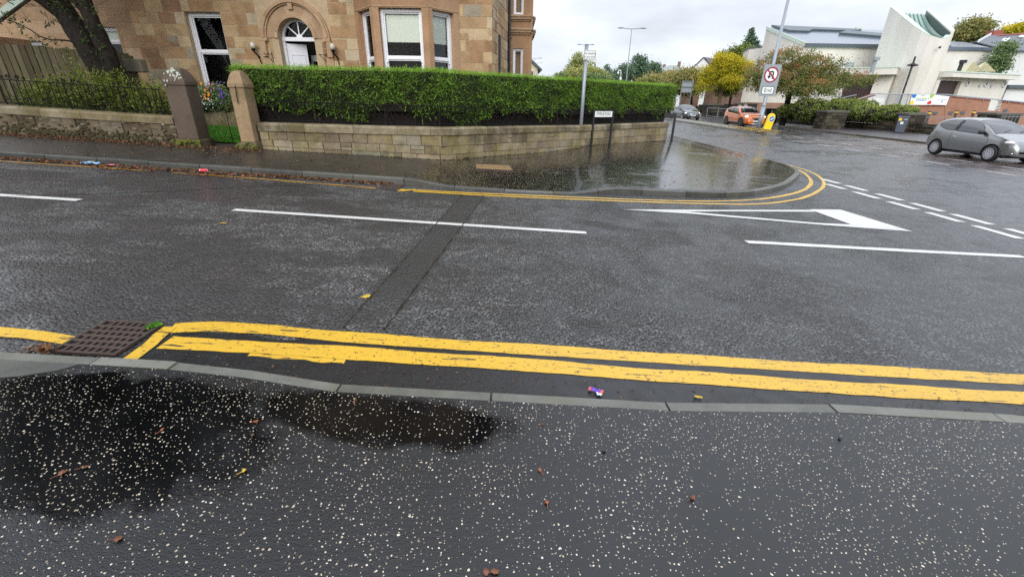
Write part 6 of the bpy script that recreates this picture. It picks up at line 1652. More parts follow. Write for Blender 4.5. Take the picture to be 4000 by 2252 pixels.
# small grey three door hatchback
gs = dict(loc=(19.28, 18.92, zr), rz=R(-90), L=3.86, W=1.70, wr=.30, paint=M['car_grey'], wheels=(-1.19,1.20), tumble=.36,
  top=[(-1.93,.62),(-1.88,.92),(-1.78,1.12),(-1.55,1.36),(-1.25,1.475),(-.75,1.525),(-.2,1.52),(.2,1.46),(.55,1.33),(.85,1.15),(1.08,1.0),(1.4,.90),(1.68,.80),(1.84,.68),(1.93,.50)],
  belt=[(-1.93,.60),(-1.6,1.02),(-1.2,1.04),(-.6,1.0),(.2,.95),(.9,.915),(1.3,.86),(1.7,.74),(1.93,.48)],
  plan=[(-1.93,.72),(-1.8,.85),(-1.5,.95),(-1.1,.99),(-.4,1.0),(.5,1.0),(1.1,.985),(1.5,.92),(1.75,.80),(1.88,.66),(1.93,.55)],
  bot=[(-1.93,.36),(-1.6,.24),(1.5,.22),(1.93,.26)], stations=sorted(set([-1.93,-1.9,-1.85,-1.78,-1.7,1.75,1.8,1.85,1.9,1.93]+[round(q,3) for q in lin(36,-1.62,1.7)])),
  side_glass=[('side_window', lambda x: 1.015-.055*(x+.2)*.9+(.05 if False else 0)+ (0.10*max(0,(-x-1.0)/.45)**2), lambda x: sinterp([(-1.5,1.26),(-1.1,1.38),(-.6,1.435),(-.1,1.43),(.3,1.36),(.62,1.22),(.85,1.06)],x), (-.46,-.40),(.86,.40)),
              ('rear_quarter_window', lambda x: 1.045+ (0.16*max(0,(-x-.75)/.65)**2), lambda x: sinterp([(-1.5,1.26),(-1.1,1.38),(-.6,1.435),(-.4,1.437)],x), (-1.36,-1.42),(-.62,-.55))],
  pillar=[((-.60,-.53),(-.47,-.42))], ws=(1.02,.10), rw=(-1.74,-1.42), mirror=(.66,1.05), handles=[(-.42,.80)], handle_mat=M['chrome'],
  seams=[[(-.62,.99),(-.66,.7),(-.58,.36)],[(.88,.93),(.98,.72),(.86,.34)],[(-.58,.34),(.86,.32)],[(1.05,.955),(1.35,.86),(1.72,.74)]], spokes=13, spoke_w=.07, rim=M['alloy'], nose_curve=.34,
  lights=[('headlight',1.55,.735,.26,.10,.075,.66,M['lamp']),('indicator',1.50,.77,.06,.06,.03,.70,M['orange_t']),('fog_lamp',1.80,.36,.05,.08,.04,.55,M['chrome'])],
  front=[('grille',1.8,1.925,.26,.56,.70,M['chrome']),('lower_grille',1.8,1.935,.62,.27,.40,M['plastic']),('bumper_strip',1.8,1.94,.66,.405,.425,M['alloy'])], plate=(1.92,.40), plate_text="SE", tail_z=.95,
  strip=[(-.75,.80,.325,.338,M['alloy'])])
c1 = car('parked_hatchback', 'small grey three door hatchback on the main road, cut by the right picture edge', gs); c1.name = 'grey_hatchback'
b = MB(); b.box(-.02,.02,-.003,.003,0,.02); 
# orange crossover
os_ = dict(loc=(19.32, 39.5, zr), rz=R(-90), L=4.30, W=1.78, wr=.345, paint=M['car_orange'], wheels=(-1.28,1.33), tumble=.34, cladding=True,
  top=[(-2.15,.80),(-2.08,1.02),(-1.95,1.2),(-1.72,1.42),(-1.4,1.52),(-.6,1.56),(.1,1.53),(.45,1.42),(.8,1.24),(1.06,1.10),(1.4,1.04),(1.8,.98),(2.0,.90),(2.1,.76),(2.15,.60)],
  belt=[(-2.15,.78),(-1.9,1.12),(-1.4,1.10),(-.6,1.04),(.3,1.0),(1.0,.985),(1.5,.96),(1.9,.88),(2.15,.58)],
  plan=[(-2.15,.78),(-2.0,.9),(-1.6,.97),(-1,1),(.8,1),(1.4,.985),(1.8,.93),(2.02,.84),(2.15,.72)], bot=[(-2.15,.42),(-1.8,.28),(1.8,.26),(2.15,.30)],
  stations=sorted(set([-2.15,-2.1,-2.0,-1.9,-1.8,1.85,1.95,2.03,2.1,2.15]+[round(q,3) for q in lin(34,-1.7,1.78)])),
  side_glass=[('side_window', lambda x: 1.06-.05*(x+.2), lambda x: sinterp([(-1.6,1.36),(-1.2,1.44),(-.6,1.47),(0,1.45),(.4,1.33),(.75,1.12)],x), (-.42,-.40),(.80,.36)),
              ('rear_side_window', lambda x: 1.075-.03*(x+.2)+.12*max(0,(-x-1.0)/.5)**2, lambda x: sinterp([(-1.6,1.36),(-1.2,1.44),(-.6,1.47),(-.4,1.47)],x), (-1.42,-1.5),(-.52,-.50))],
  pillar=[((-.52,-.50),(-.42,-.40))], ws=(1.02,.28), rw=(-1.98,-1.62), mirror=(.62,1.10), handles=[(-.28,.92),(-1.15,.96)],
  seams=[[(-.46,1.04),(-.48,.40)],[(.72,1.0),(.80,.7),(.72,.40)],[(-1.35,1.06),(-1.02,.8),(-.98,.5)]], spokes=5, spoke_w=.13, rim=M['alloy_d'], nose_curve=.30,
  lights=[('headlight',1.86,.84,.16,.17,.075,.66,M['drl']),('claw_light',2.02,.62,.03,.025,.16,.70,M['alloy']),('fog_corner',1.98,.42,.10,.14,.08,.60,M['plastic'])],
  front=[('grille',2.0,2.16,.56,.56,.78,M['plastic']),('lower_grille',2.0,2.165,.62,.33,.46,M['plastic']),('skid_strip',2.0,2.18,.6,.27,.33,M['alloy'])], plate=(2.165,.46), tail_z=1.0,
  strip=[(-.85,.88,.40,.47,M['alloy']),(-.9,.95,.28,.395,M['plastic'])])
c2 = car('orange_crossover', 'orange crossover car with lit headlamps behind the traffic island', os_)
for s_ in (-1, 1):
    b = MB(); b.tube([(-1.4,s_*.56,1.535),(-1.3,s_*.56,1.585),(.0,s_*.56,1.59),(.1,s_*.56,1.54)], .014, 6); b.build('roof_rail', M['plastic'], c2)
b = MB()
for yy, hx in ((.25,-.75),(-.25,-.75)):
    for k in range(5): b.obox((hx-.05+.05*k, yy+.03*math.sin(k*2), 1.62), (.012,.08,.05))
b.build('roof_clips', M['alloy'], c2)
# dark saloon
bs = dict(loc=(18.95, 52.0, zr), rz=R(-90), L=4.42, W=1.81, wr=.325, paint=M['car_black'], wheels=(-1.33,1.36), tumble=.40,
  top=[(-2.2,.74),(-2.14,.95),(-1.95,1.06),(-1.6,1.16),(-1.2,1.36),(-.7,1.47),(-.2,1.49),(.2,1.44),(.6,1.26),(.95,1.06),(1.15,.98),(1.6,.90),(1.95,.80),(2.12,.66),(2.2,.50)],
  belt=[(-2.2,.72),(-1.9,.98),(-1.2,.99),(0,.95),(.9,.90),(1.5,.85),(1.95,.72),(2.2,.48)],
  plan=[(-2.2,.74),(-2.0,.88),(-1.5,.97),(-.8,1),(.8,1),(1.4,.98),(1.8,.9),(2.05,.76),(2.2,.58)], bot=[(-2.2,.36),(-1.8,.22),(1.8,.2),(2.2,.22)],
  stations=sorted(set([-2.2,-2.15,-2.05,-1.95,-1.85,1.85,1.95,2.05,2.12,2.2]+[round(q,3) for q in lin(34,-1.75,1.78)])),
  side_glass=[('side_window', lambda x: 1.0-.05*x, lambda x: sinterp([(-1.3,1.22),(-.9,1.36),(-.4,1.41),(.1,1.39),(.5,1.23),(.82,1.03)],x), (-.34,-.32),(.86,.40)),
              ('rear_side_window', lambda x: 1.02-.02*x, lambda x: sinterp([(-1.4,1.17),(-.9,1.36),(-.4,1.41)],x), (-1.32,-1.18),(-.44,-.42))],
  pillar=[((-.44,-.42),(-.34,-.32))], ws=(1.0,.18), rw=(-1.68,-1.12), mirror=(.68,1.04), handles=[(-.2,.84),(-1.1,.86)],
  seams=[[(-.39,.95),(-.42,.32)],[(.82,.9),(.86,.32)]], spokes=10, spoke_w=.09, rim=M['alloy'], nose_curve=.36,
  lights=[('headlight',1.82,.70,.18,.14,.075,.66,M['drl']),('fog_lamp',1.98,.38,.05,.08,.03,.56,M['alloy'])],
  front=[('grille',2.0,2.195,.48,.56,.62,M['chrome']),('lower_grille',2.0,2.205,.52,.28,.42,M['plastic']),('chrome_lip',2.0,2.21,.66,.24,.27,M['alloy'])], plate=(2.2,.42), tail_z=.92)
c3 = car('dark_saloon', 'dark green black saloon car emerging behind the end of the hedge', bs)
# ------------------------------------------------------------------ church on the far side of the main road
def P5(x, y): return (2900+x/2.342, y/2.342)          # readings taken from an enlarged view of that quarter of the photo
def planept(px, y): q = ony(px, 395, y); return (q.x, q.y)
ch = thing('church', (40, 52, -.3), 'pale roughcast modern church with a sloped green roofed tower and black cross', 'church')
Rb = planept(3650, 50.0); Rd = Vector((.945,.33)); Rq = (Rb[0]+Rd.x*20, Rb[1]+Rd.y*20)
Lb = planept(3412, 51.5); Ld = Vector((-.93,.37)); Lq = (Lb[0]+Ld.x*20, Lb[1]+Ld.y*20)
back_R = Vector((-.33*-1,.945)) ; back_R = Vector((-Rd.y, Rd.x)); back_L = Vector((Ld.y*1.0, -Ld.x))
back_L = Vector((.37,.93))
def wallpoly(pts_px, p, q, mat, nm, parent, depth, back, push=0.0, zfloor=None):
    pp = (p[0]+back.x*push, p[1]+back.y*push); qq = (q[0]+back.x*push, q[1]+back.y*push)
    V = [onplane(a, b_, pp, qq) for a, b_ in pts_px]
    if zfloor is not None: V = [v_ if v_.z > zfloor-50 and k not in () else v_ for k, v_ in enumerate(V)]
    b = MB(); b.slab(V, Vector((back.x,back.y,0))*depth); return b.build(nm, mat, parent, world=True), V
# lower fronts
lo = [onplane(*P5(-30,640), Lb, Lq), onplane(*P5(1390,650), Lb, Lq)]
b = MB(); zL = onplane(*P5(1100,690), Lb, Lq).z; A = Vector((Lb[0],Lb[1])); B_ = Vector(planept(2893, 60.5))
Ld2 = (B_-A).normalized(); LLn = (B_-A).length
def Lp(s, d): q = A+Ld2*s; n_ = Vector((Ld2.y,-Ld2.x)); n_ = n_ if n_.y < 0 else -n_; return Vector((q.x+n_.x*d, q.y+n_.y*d))
def lbox(mb, s0, s1, d0, d1, z0, z1, tone=.5): mb.prism([tuple(Lp(s0,d0)),tuple(Lp(s1,d0)),tuple(Lp(s1,d1)),tuple(Lp(s0,d1))], z0, z1, tone)
def L_of(px, py): 
    v_ = onplane(px, py, tuple(A), tuple(B_)); return (Vector((v_.x,v_.y))-A).dot(Ld2), v_.z
ds0, dz0 = L_of(*P5(1270,720)); ds1, dz1 = L_of(*P5(1075,715)); dsb0 = L_of(*P5(1150,900))[0]
zplinth = L_of(2990, 401)[1]; zc1 = L_of(*P5(1390,625))[1]; zc0 = L_of(*P5(1390,685))[1]
D0, D1 = max(.5, ds0), ds0+3.1; Dt = dz0
lbox(b, -1.0, D0, 0, -6, -.6, zc0); lbox(b, D1, LLn, 0, -6, zplinth, zc0); lbox(b, D0, D1, -.5, -6, -.6, zc0); lbox(b, D0, D1, 0, -.499, Dt, zc0)
b.build('left_front', M['render'], ch, world=True)
b = MB(); lbox(b, D1, LLn+.02, .03, -5.9, -.9, zplinth-.002); b.build('brick_plinth', M['brick_p'], ch, world=True)
b = MB(); lbox(b, -1.2, 11.5, 1.0, -6, zc0+.002, zc1); cn = b.build('left_canopy', M['render'], ch, world=True)
b = MB(); lbox(b, -1.25, 11.6, 1.06, -6, zc1+.002, zc1+.12); b.build('canopy_edge', M['flash'], ch, world=True)
b = MB(); nb = 9
for k in range(nb):
    s0 = D0+.03+(D1-D0-.06)*k/nb; lbox(b, s0, s0+(D1-D0-.06)/nb-.03, -.30, -.36, -.3, Dt-.03)
lbox(b, D0, D1, -.37, -.45, -.3, Dt-.01); b.build('left_doors', M['dark_wood'], ch, world=True)
# right front
def Rp(s, d): q = Vector(Rb)+Rd*s; n_ = Vector((Rd.y,-Rd.x)); return Vector((q.x+n_.x*d, q.y+n_.y*d))
def rbox(mb, s0, s1, d0, d1, z0, z1, tone=.5): mb.prism([tuple(Rp(s0,d0)),tuple(Rp(s1,d0)),tuple(Rp(s1,d1)),tuple(Rp(s0,d1))], z0, z1, tone)
def R_of(px, py, d=0.0):
    n_ = Vector((Rd.y,-Rd.x)); p = (Rb[0]+n_.x*d, Rb[1]+n_.y*d); q = (p[0]+Rd.x*20, p[1]+Rd.y*20); v_ = onplane(px, py, p, q); return (Vector((v_.x,v_.y))-Vector(p)).dot(Rd), v_.z
e0 = R_of(*P5(1785,735)); e1 = R_of(*P5(2010,742)); eb = R_of(*P5(1970,865)); end_ = R_of(*P5(2440,735)); cz1 = R_of(*P5(2000,665),1.0)[1]; cz0 = R_of(*P5(2000,708),1.0)[1]; cend = R_of(*P5(2545,690),1.0)[0]
b = MB(); rbox(b, -.2, e0[0], 0, -6, -.6, cz0); rbox(b, e1[0], end_[0], 0, -6, -.6, cz0); rbox(b, e0[0], e1[0], -.5, -6, -.6, cz0); rbox(b, e0[0], e1[0], 0, -.499, e0[1], cz0); b.build('right_front', M['render'], ch, world=True)
b = MB(); rbox(b, -.4, cend, 1.0, -6, cz0+.002, cz1); b.build('right_canopy', M['render'], ch, world=True)
b = MB(); rbox(b, -.4, cend+.05, 1.06, -6, cz1+.002, cz1+.12); b.build('canopy_edge', M['flash'], ch, world=True)
b = MB(); nb = 8; dw = e1[0]-e0[0]
for k in range(nb): s0 = e0[0]+.02+(dw-.04)*k/nb; rbox(b, s0, s0+(dw-.04)/nb-.03, -.30, -.36, -.3, e0[1]-.03)
rbox(b, e0[0], e1[0], -.37, -.45, -.3, e0[1]-.01); b.build('right_doors', M['dark_wood'], ch, world=True)
for px, py in ((2060,757),(2225,767),(2390,772)):
    s_, z_ = R_of(*P5(px,py)); q = Rp(s_, .0); n_ = Vector((Rd.y,-Rd.x))
    b = MB(); rowsb = []
    for rad, dd in ((.33,.005),(.33,.12),(.24,.15),(.20,.06)):
        rowsb.append([(q.x+n_.x*dd+Rd.x*rad*math.cos(a), q.y+n_.y*dd+Rd.y*rad*math.cos(a), z_+rad*math.sin(a)) for a in [2*math.pi*k/20 for k in range(21)]])
    b.grid(rowsb); po = b.build('round_light', M['render_w'], ch, True, world=True)
    b = MB(); b.face([(q.x+n_.x*.05+Rd.x*.22*math.cos(a), q.y+n_.y*.05+Rd.y*.22*math.cos(a), z_+.22*math.sin(a)) for a in [2*math.pi*k/20 for k in range(20)]]); b.build('glass', M['fascia'], po, world=True)
for px, py in ((2162,790),(2270,793)):
    s_, z_ = R_of(*P5(px,py)); b = MB(); rbox(b, s_-.15, s_+.15, .03, -.05, z_-.13, z_+.13); b.build('wall_vent', M['sign_g'], ch, world=True)
# nave: front wall, raked side wall and the single slope roof
E0 = ony(*P5(565,393), 57.5); E1 = ony(*P5(1285,405), 59.5); Sx = ony(*P5(222,252), 67.5); Sx0 = ony(*P5(222,265), 67.5)
Bk = ony(*P5(1300,312), 71.0); Bk2 = ony(*P5(1085,268), 73.0)
dirE = (E1-E0); E2 = E0+dirE*1.9; roofB = Sx+dirE*1.9
n0 = Vector((0,0,1))
b = MB(); 
def down(v_, z=-.5): return Vector((v_.x, v_.y, z))
low = Vector((0,0,.16))
b.face([down(E0), down(E2), E2-low, E0-low]); b.face([down(Sx), down(E0), E0-low, Sx-low]); b.face([down(E2), down(roofB), roofB-low, E2-low]); b.face([down(roofB), down(Sx), Sx-low, roofB-low]); b.face([E0-low, E2-low, roofB-low, Sx-low]); b.face([down(E0),down(Sx),down(roofB),down(E2)])
b.build('nave_walls', M['render'], ch, world=True)
ov = Vector((0,0,.02)); out = (E0-Sx).normalized()*.25
b = MB(); b.slab([E0+out-low, E2+out-low, roofB-low, Sx-low], (0,0,.16)); b.build('nave_roof', M['felt'], ch, world=True)
b = MB(); f0 = E0+out*1.12; f2 = E2+out*1.12; b.slab([f0+Vector((0,0,-.34)), f2+Vector((0,0,-.34)), f2+Vector((0,0,.03)), f0+Vector((0,0,.03))], out*.2); b.build('eaves_fascia', M['fascia'], ch, world=True)
sl = Vector((-.09,-.05,0)); b = MB(); b.slab([E0+out*1.1+sl+Vector((0,0,-.28)), Sx+sl+Vector((0,0,-.28)), Sx+sl+Vector((0,0,.12)), E0+out*1.1+sl+Vector((0,0,.12))], (.30,.2,0)); b.build('side_verge', M['flash'], ch, world=True)
rn = (E2-E0).cross(Sx-E0).normalized(); rn = rn if rn.z > 0 else -rn
def onr(x_, y_): d_ = _ray(*P5(x_,y_)); o_ = E0; t_ = rn.dot(o_-Vector((0,0,EYE)))/rn.dot(d_); return Vector((0,0,EYE))+d_*t_
b = MB(); b.slab([onr(262,246),onr(1085,282),onr(1040,296),onr(640,284),onr(600,300),onr(420,294)], rn*.22); b.build('dark_upper_roof', M['fascia'], ch, world=True)
b = MB(); b.slab([onr(945,296),onr(1300,325),onr(1300,352),onr(880,318)], rn*.25); b.build('dark_upper_roof', M['fascia'], ch, world=True)
e_a, e_b = onr(1040,272), onr(1092,276); b = MB(); b.slab([e_a, e_b, e_b+Vector((0,0,.35)), e_a+Vector((0,0,.3))], (.1,.5,0)); b.build('roof_upstand', M['flash'], ch, world=True)
# small flat block at the left end
b = MB(); q0 = ony(2928,190,72); q1 = ony(2990,186,70); b.slab([down(q0),down(q1),q1,q0],(2,6,0)); b.build('end_block', M['render'], ch, world=True)
b = MB(); b.slab([q0+Vector((-.1,-.1,0)),q1+Vector((.1,-.1,0)),q1+Vector((.1,-.1,.15)),q0+Vector((-.1,-.1,.15))],(2,6,0)); b.build('end_block_coping', M['fascia'], ch, world=True)
# right nave end
g0 = ony(*P5(1895,440), 60); g1 = ony(*P5(2295,455), 62); b = MB(); b.slab([down(g0-Vector((3,0,0))),down(g1),g1,g0-Vector((3,0,0))],(-1.5,7,0)); b.build('right_nave_wall', M['render'], ch, world=True)
k0 = ony(*P5(1890,440),59.8); k1 = ony(*P5(2310,450),61.8); k2 = ony(*P5(2030,395),68.0); k3 = ony(*P5(1905,385),68.0)
b = MB(); b.slab([k0-Vector((2,0,.2)), k1-Vector((0,0,.2)), k1+Vector((0,0,.16)), k0+Vector((-2,0,.16))],(0,.25,0)); b.slab([k0+Vector((-2,.26,.0)),k1+Vector((0,.26,.0)),k2,k3-Vector((2,0,0))],(0,0,.12)); b.build('right_nave_roof', M['felt'], ch, world=True)
# tower: a U of tall walls, open at the top towards us, with the sloping copper roof inside
T0 = ony(*P5(1353,68), 56.5)        # top of the back left corner
tl_b = (T0.x, T0.y); F1 = ony(*P5(1565,240), 51.5); N1 = ony(*P5(1720,330), 49.8); N2 = ony(*P5(1810,356), 49.3); N3 = ony(*P5(1870,352), 49.2); N4 = ony(*P5(1912,322), 49.3)
R1 = ony(*P5(1942,278), 49.4); R0 = ony(*P5(1695,84), 57.5)
rim = [T0, T0.lerp(F1,.33), T0.lerp(F1,.66), F1, ony(*P5(1640,290), 50.5), N1, N2, N3, N4]
thk = .55; b = MB()
plan_ = [Vector((p.x,p.y)) for p in rim]; nr = normals2(plan_)
inner = []
for p, n_ in zip(plan_, nr):
    s_ = n_ if n_.y > 0 or (n_.x > 0 and abs(n_.y) < .5) else -n_
    inner.append(p + (Vector((.75,.35)).normalized() if False else s_)*thk)
rows_o = [[(p.x,p.y,-.5) for p in plan_],[(p.x,p.y,r_.z) for p, r_ in zip(plan_, rim)],[(p.x,p.y,r_.z+.0) for p, r_ in zip(inner, rim)],[(p.x,p.y,-.5) for p in inner]]
b.grid(rows_o); b.face([r_[0] for r_ in rows_o]); b.face([r_[-1] for r_ in rows_o]); b.build('tower_front', M['render'], ch, world=True)
b = MB(); e_ = .06
b.grid([[(p.x,p.y,r_.z+.005) for p, r_ in zip(plan_, rim)],[(p.x,p.y,r_.z+.07) for p, r_ in zip(plan_, rim)],[(p.x,p.y,r_.z+.07) for p, r_ in zip(inner, rim)],[(p.x,p.y,r_.z+.005) for p, r_ in zip(inner, rim)]]); b.build('tower_coping', M['flash'], ch, world=True)
I0, I1 = ony(*P5(1688,90), 57.5), ony(*P5(1910,290), 49.35); O0, O1 = ony(*P5(1708,80), 57.9), ony(*P5(1946,274), 49.6)
b = MB()
def q4(zA, zB, pts): return [(p.x,p.y,z) for p, z in zip(pts, (zA,zB,zB,zA))]
bot = [(p.x,p.y,-.5) for p in (I1,I0,O0,O1)]; tp = [(p.x,p.y,p.z-.06) for p in (I1,I0,O0,O1)]
for i in range(4): j = (i+1)%4; b.face([bot[i],bot[j],tp[j],tp[i]])
b.face(tp); b.face(list(reversed(bot))); b.build('tower_right_wall', M['render'], ch, world=True)
b = MB(); b.slab([tuple(I1),tuple(I0),tuple(O0),tuple(O1)], (0,0,-.055)); b.build('tower_right_coping', M['flash'], ch, world=True)
nI = Vector((I0.x-I1.x, I0.y-I1.y)).normalized(); nI = Vector((-nI.y, nI.x)); nI = nI if nI.x < 0 else -nI
b = MB(); d3 = Vector((nI.x*.012,nI.y*.012,0)); b.face([I1+d3-Vector((0,0,.12)), I0+d3-Vector((0,0,.12)), I0+d3-Vector((0,0,3.2)), I1+d3-Vector((0,0,2.2))]); b.build('tower_lead_lining', M['lead'], ch, world=True)
TLp, TRp = ony(*P5(1462,128), 56.9), ony(*P5(1668,136), 57.2)
botl = [ony(*P5(1566,243), 51.9), ony(*P5(1640,294), 51.2), ony(*P5(1720,334), 50.6), ony(*P5(1800,356), 50.2), ony(*P5(1868,346), 49.95), ony(*P5(1900,318), 49.8)]
L_t = [0.0]
for p, q_ in zip(botl[:-1], botl[1:]): L_t.append(L_t[-1]+(q_-p).length)
def bl_at(t_):
    t_ *= L_t[-1]; j = max(i for i in range(len(L_t)-1) if L_t[i] <= t_+1e-9); return botl[j].lerp(botl[j+1], (t_-L_t[j])/(L_t[j+1]-L_t[j]))
rows_c = [[tuple(TLp.lerp(TRp, u_/12).lerp(bl_at(u_/12), v_/10)-Vector((0,0,.55*math.sin(math.pi*v_/10)))) for u_ in range(13)] for v_ in range(11)]
b = MB(); b.grid(rows_c); b.build('copper_roof', M['copper'], ch, True, world=True)
b = MB()
for u_ in (2,4,6,8,10): b.tube([Vector(rows_c[v_][u_])+Vector((0,0,.05)) for v_ in range(11)], .055, 5)
b.build('roof_seams', M['copper_d'], ch, world=True)
b = MB(); b.slab([TLp+Vector((0,.05,-8)),TRp+Vector((0,.05,-8)),TRp+Vector((0,.05,.02)),TLp+Vector((0,.05,.02))],(.1,.4,0)); b.build('tower_back', M['render'], ch, world=True)
# cross on the tower front
fp, fq = (plan_[3].x-.0, plan_[3].y), (N2.x, N2.y)
fd = (Vector(fq)-Vector(fp)).normalized(); fn = Vector((fd.y,-fd.x)); fn = fn if fn.y < 0 else -fn
cp, cq = (fp[0]+fn.x*.95, fp[1]+fn.y*.95), (fq[0]+fn.x*.95, fq[1]+fn.y*.95)
c0 = onplane(*P5(1583,518), cp, cq); c1_ = onplane(*P5(1468,850), cp, cq); a0 = onplane(*P5(1510,597), cp, cq); a1 = onplane(*P5(1606,597), cp, cq)
cr_ = thing('cross', c1_, 'tall thin black cross with a crown on the front of the church tower', 'cross')
c0.x, c0.y = c0.x, c0.y
b = MB(); b.tube([c1_+Vector((0,0,-1.5)), c0], .085, 8); b.build('upright', M['black'], cr_, world=True)
b = MB(); b.tube([a0, a1], .08, 8); b.build('crossbar', M['black'], cr_, world=True)
b = MB(); mid = (a0+a1)/2; b.lathe([(.10,-.14),(.24,-.06),(.22,.10),(.13,.2)], 10, tuple(mid)); b.build('crown_ornament', M['black'], cr_, True, world=True)
b = MB(); b.tube([mid, mid+Vector((-fn.x*.95,-fn.y*.95,0))], .04, 6); b.build('wall_fixing', M['black'], cr_, world=True)
sp_ = ony(*P5(1806,434), 48.9); b = MB(); b.blob(tuple(sp_), (.13,.12,.13), 8, 5); b.build('tower_light', M['fascia'], ch, True, world=True)
for nm, (x_, y_), yy, mt in (('floodlight',(1203,590),50.2,'galv'),('floodlight',(1993,615),51.6,'plastic')):
    q = ony(*P5(x_,y_), yy); b = MB(); b.box(q.x-.15,q.x+.15,q.y-.1,q.y+.1,q.z-.75,q.z+.35); b.box(q.x-.28,q.x+.28,q.y-.25,q.y+.05,q.z+.351,q.z+.66); b.build(nm, M[mt], ch, world=True)
s_, z_ = L_of(*P5(988,595)); q = ony(*P5(988,595), 57.2); b = MB(); b.box(q.x-.35,q.x+.35,q.y-.1,q.y+.3,q.z-.28,q.z+.28); b.build('wall_grille', M['sign_g'], ch, world=True)
for x_ in (2085, 2195):
    q = ony(*P5(x_,640), 53.5); b = MB(); w_ = 1.0
    for s2 in (-1, 1): b.face([(q.x-w_,q.y-w_*.6,q.z-.2),(q.x+w_,q.y-w_*.6,q.z-.2),(q.x,q.y,q.z+.8)])
    b.face([(q.x+w_,q.y-w_*.6,q.z-.2),(q.x+w_,q.y+w_*.6,q.z-.2),(q.x,q.y,q.z+.8)]); b.face([(q.x-w_,q.y+w_*.6,q.z-.2),(q.x-w_,q.y-w_*.6,q.z-.2),(q.x,q.y,q.z+.8)]); b.build('rooflight', plain("rooflight_sheet",S(196,188,150),.3) if x_ == 2085 else bpy.data.materials["rooflight_sheet"], ch, world=True)

# ------------------------------------------------------------------ ramp, rails and banner in front of the church
W0 = planept(3440, 43.0); W1 = planept(4080, 44.5); Wd = (Vector(W1)-Vector(W0)).normalized(); Wb = Vector((-Wd.y,Wd.x))
def W_of(px, py): return onplane(px, py, W0, W1)
rp_ = thing('access_ramp', (W0[0],W0[1],-.3), 'orange brick access ramp with dark copings and steel handrails in front of the church', 'ramp')
def wpoly(nm, pts, mat, depth, push=0.0):
    V = [W_of(*P5(*p)) - Vector((Wb.x,Wb.y,0))*push for p in pts]; b = MB(); b.slab(V, Vector((Wb.x,Wb.y,0))*depth); return b.build(nm, mat, rp_, world=True)
wpoly('lower_brick_wall', [(1290,972),(1850,972),(1850,1190),(1290,1190)], M['brick'], .4)
wpoly('upper_brick_wall', [(1852,975),(1882,888),(2265,925),(2240,1012),(2345,1018),(2385,935),(2760,975),(2700,1200),(1850,1190)], M['brick'], .4, .02)
wpoly('coping', [(1290,962),(1850,962),(1850,972),(1290,974)], M['brick_cap'], .5, .05)
wpoly('coping', [(1880,876),(2268,912),(2265,926),(1878,888)], M['brick_cap'], .5, .06)
wpoly('coping', [(2385,922),(2762,962),(2760,976),(2383,936)], M['brick_cap'], .5, .06)
wpoly('white_stair_wall', [(1085,925),(1235,868),(1342,878),(1318,965),(1200,985)], M['render_w'], .3, -.25)
wpoly('stair_coping', [(1080,914),(1230,856),(1240,868),(1085,927)], M['brick_cap'], .4, -.2)
def wtube(nm, pts, r, push=0.08, mat='galv'):
    V = [W_of(*P5(*p)) - Vector((Wb.x,Wb.y,0))*push for p in pts]; b = MB(); b.tube(V, r, 6); return b.build(nm, M[mat], rp_, world=True)
wtube('top_handrail', [(1225,856),(1330,862),(1860,866),(2260,905),(2590,938)], .05)
wtube('stair_handrail', [(1060,905),(1225,858)], .04); wtube('stair_handrail', [(560,968),(880,890),(990,875)], .04, -1.0)
wtube('stair_handrail', [(900,912),(1110,868)], .035, -.8)
for k in range(7):
    f = (k+.5)/7.5; wtube('rail_bar', [(1342-28*f,864+95*f),(1545-25*f,866+92*f)], .016)
for x_ in (1338, 1432, 1515, 1540): wtube('rail_post', [(x_,862),(x_-26,960)], .035)
for k in range(7):
    f = (k+.5)/7; wtube('rail_bar', [(2268-24*f,918+92*f),(2372-24*f,928+90*f)], .025, .04, 'plate_w')
for x_ in (1700,1900,2050,2200,2430,2540): wtube('rail_post', [(x_,868+max(0,x_-1860)*.098),(x_-5,890+max(0,x_-1860)*.098)], .03)
for (x_, y_) in ((1650,1040),(1900,1035),(2010,1033),(2400,1012),(1760,1035)):
    v_ = W_of(*P5(x_,y_)); b = MB(); b.obox((v_.x-Wb.x*.03,v_.y-Wb.y*.03,v_.z), (.2,.05,.12)); b.build('wall_vent', M['fascia'], rp_, world=True)
bn = thing('banner', tuple(W_of(*P5(1700,910))-Vector((Wb.x,Wb.y,0))*.16), 'white banner with four coloured corner shapes tied to the ramp railing', 'banner')
def bpoly(nm, pts, mat, push, parent): 
    V = [W_of(*P5(*p)) - Vector((Wb.x,Wb.y,0))*push for p in pts]; b = MB(); b.slab(V, Vector((Wb.x,Wb.y,0))*.012); return b.build(nm, mat, parent, world=True)
sh_ = bpoly('sheet', [(1540,866),(1720,866),(1880,882),(1848,962),(1517,952)], M['sign_w'], .16, bn)
def br(x, y): return (2900+ (3450+x/7.36-2900), 340+y/7.36)       # readings from a closer view of the banner
def bpoly2(nm, pts, mat, push=.18):
    V = [W_of(3450+x/7.36, 340+y/7.36) - Vector((Wb.x,Wb.y,0))*push for x, y in pts]; b = MB(); b.slab(V, Vector((Wb.x,Wb.y,0))*.012); return b.build(nm, mat, sh_, world=True)
bpoly2('blue_shape', [(790,215),(890,205),(910,240),(870,305),(815,325),(772,262)], M['shape_blue']); bpoly2('green_shape', [(1320,208),(1415,218),(1410,255),(1325,325),(1288,265)], M['shape_green'])
bpoly2('yellow_shape', [(800,372),(835,440),(800,490),(705,488),(720,435)], M['shape_yellow']); bpoly2('red_shape', [(1300,380),(1340,445),(1310,490),(1225,495),(1205,450)], M['shape_red'])
rr = random.Random(4)
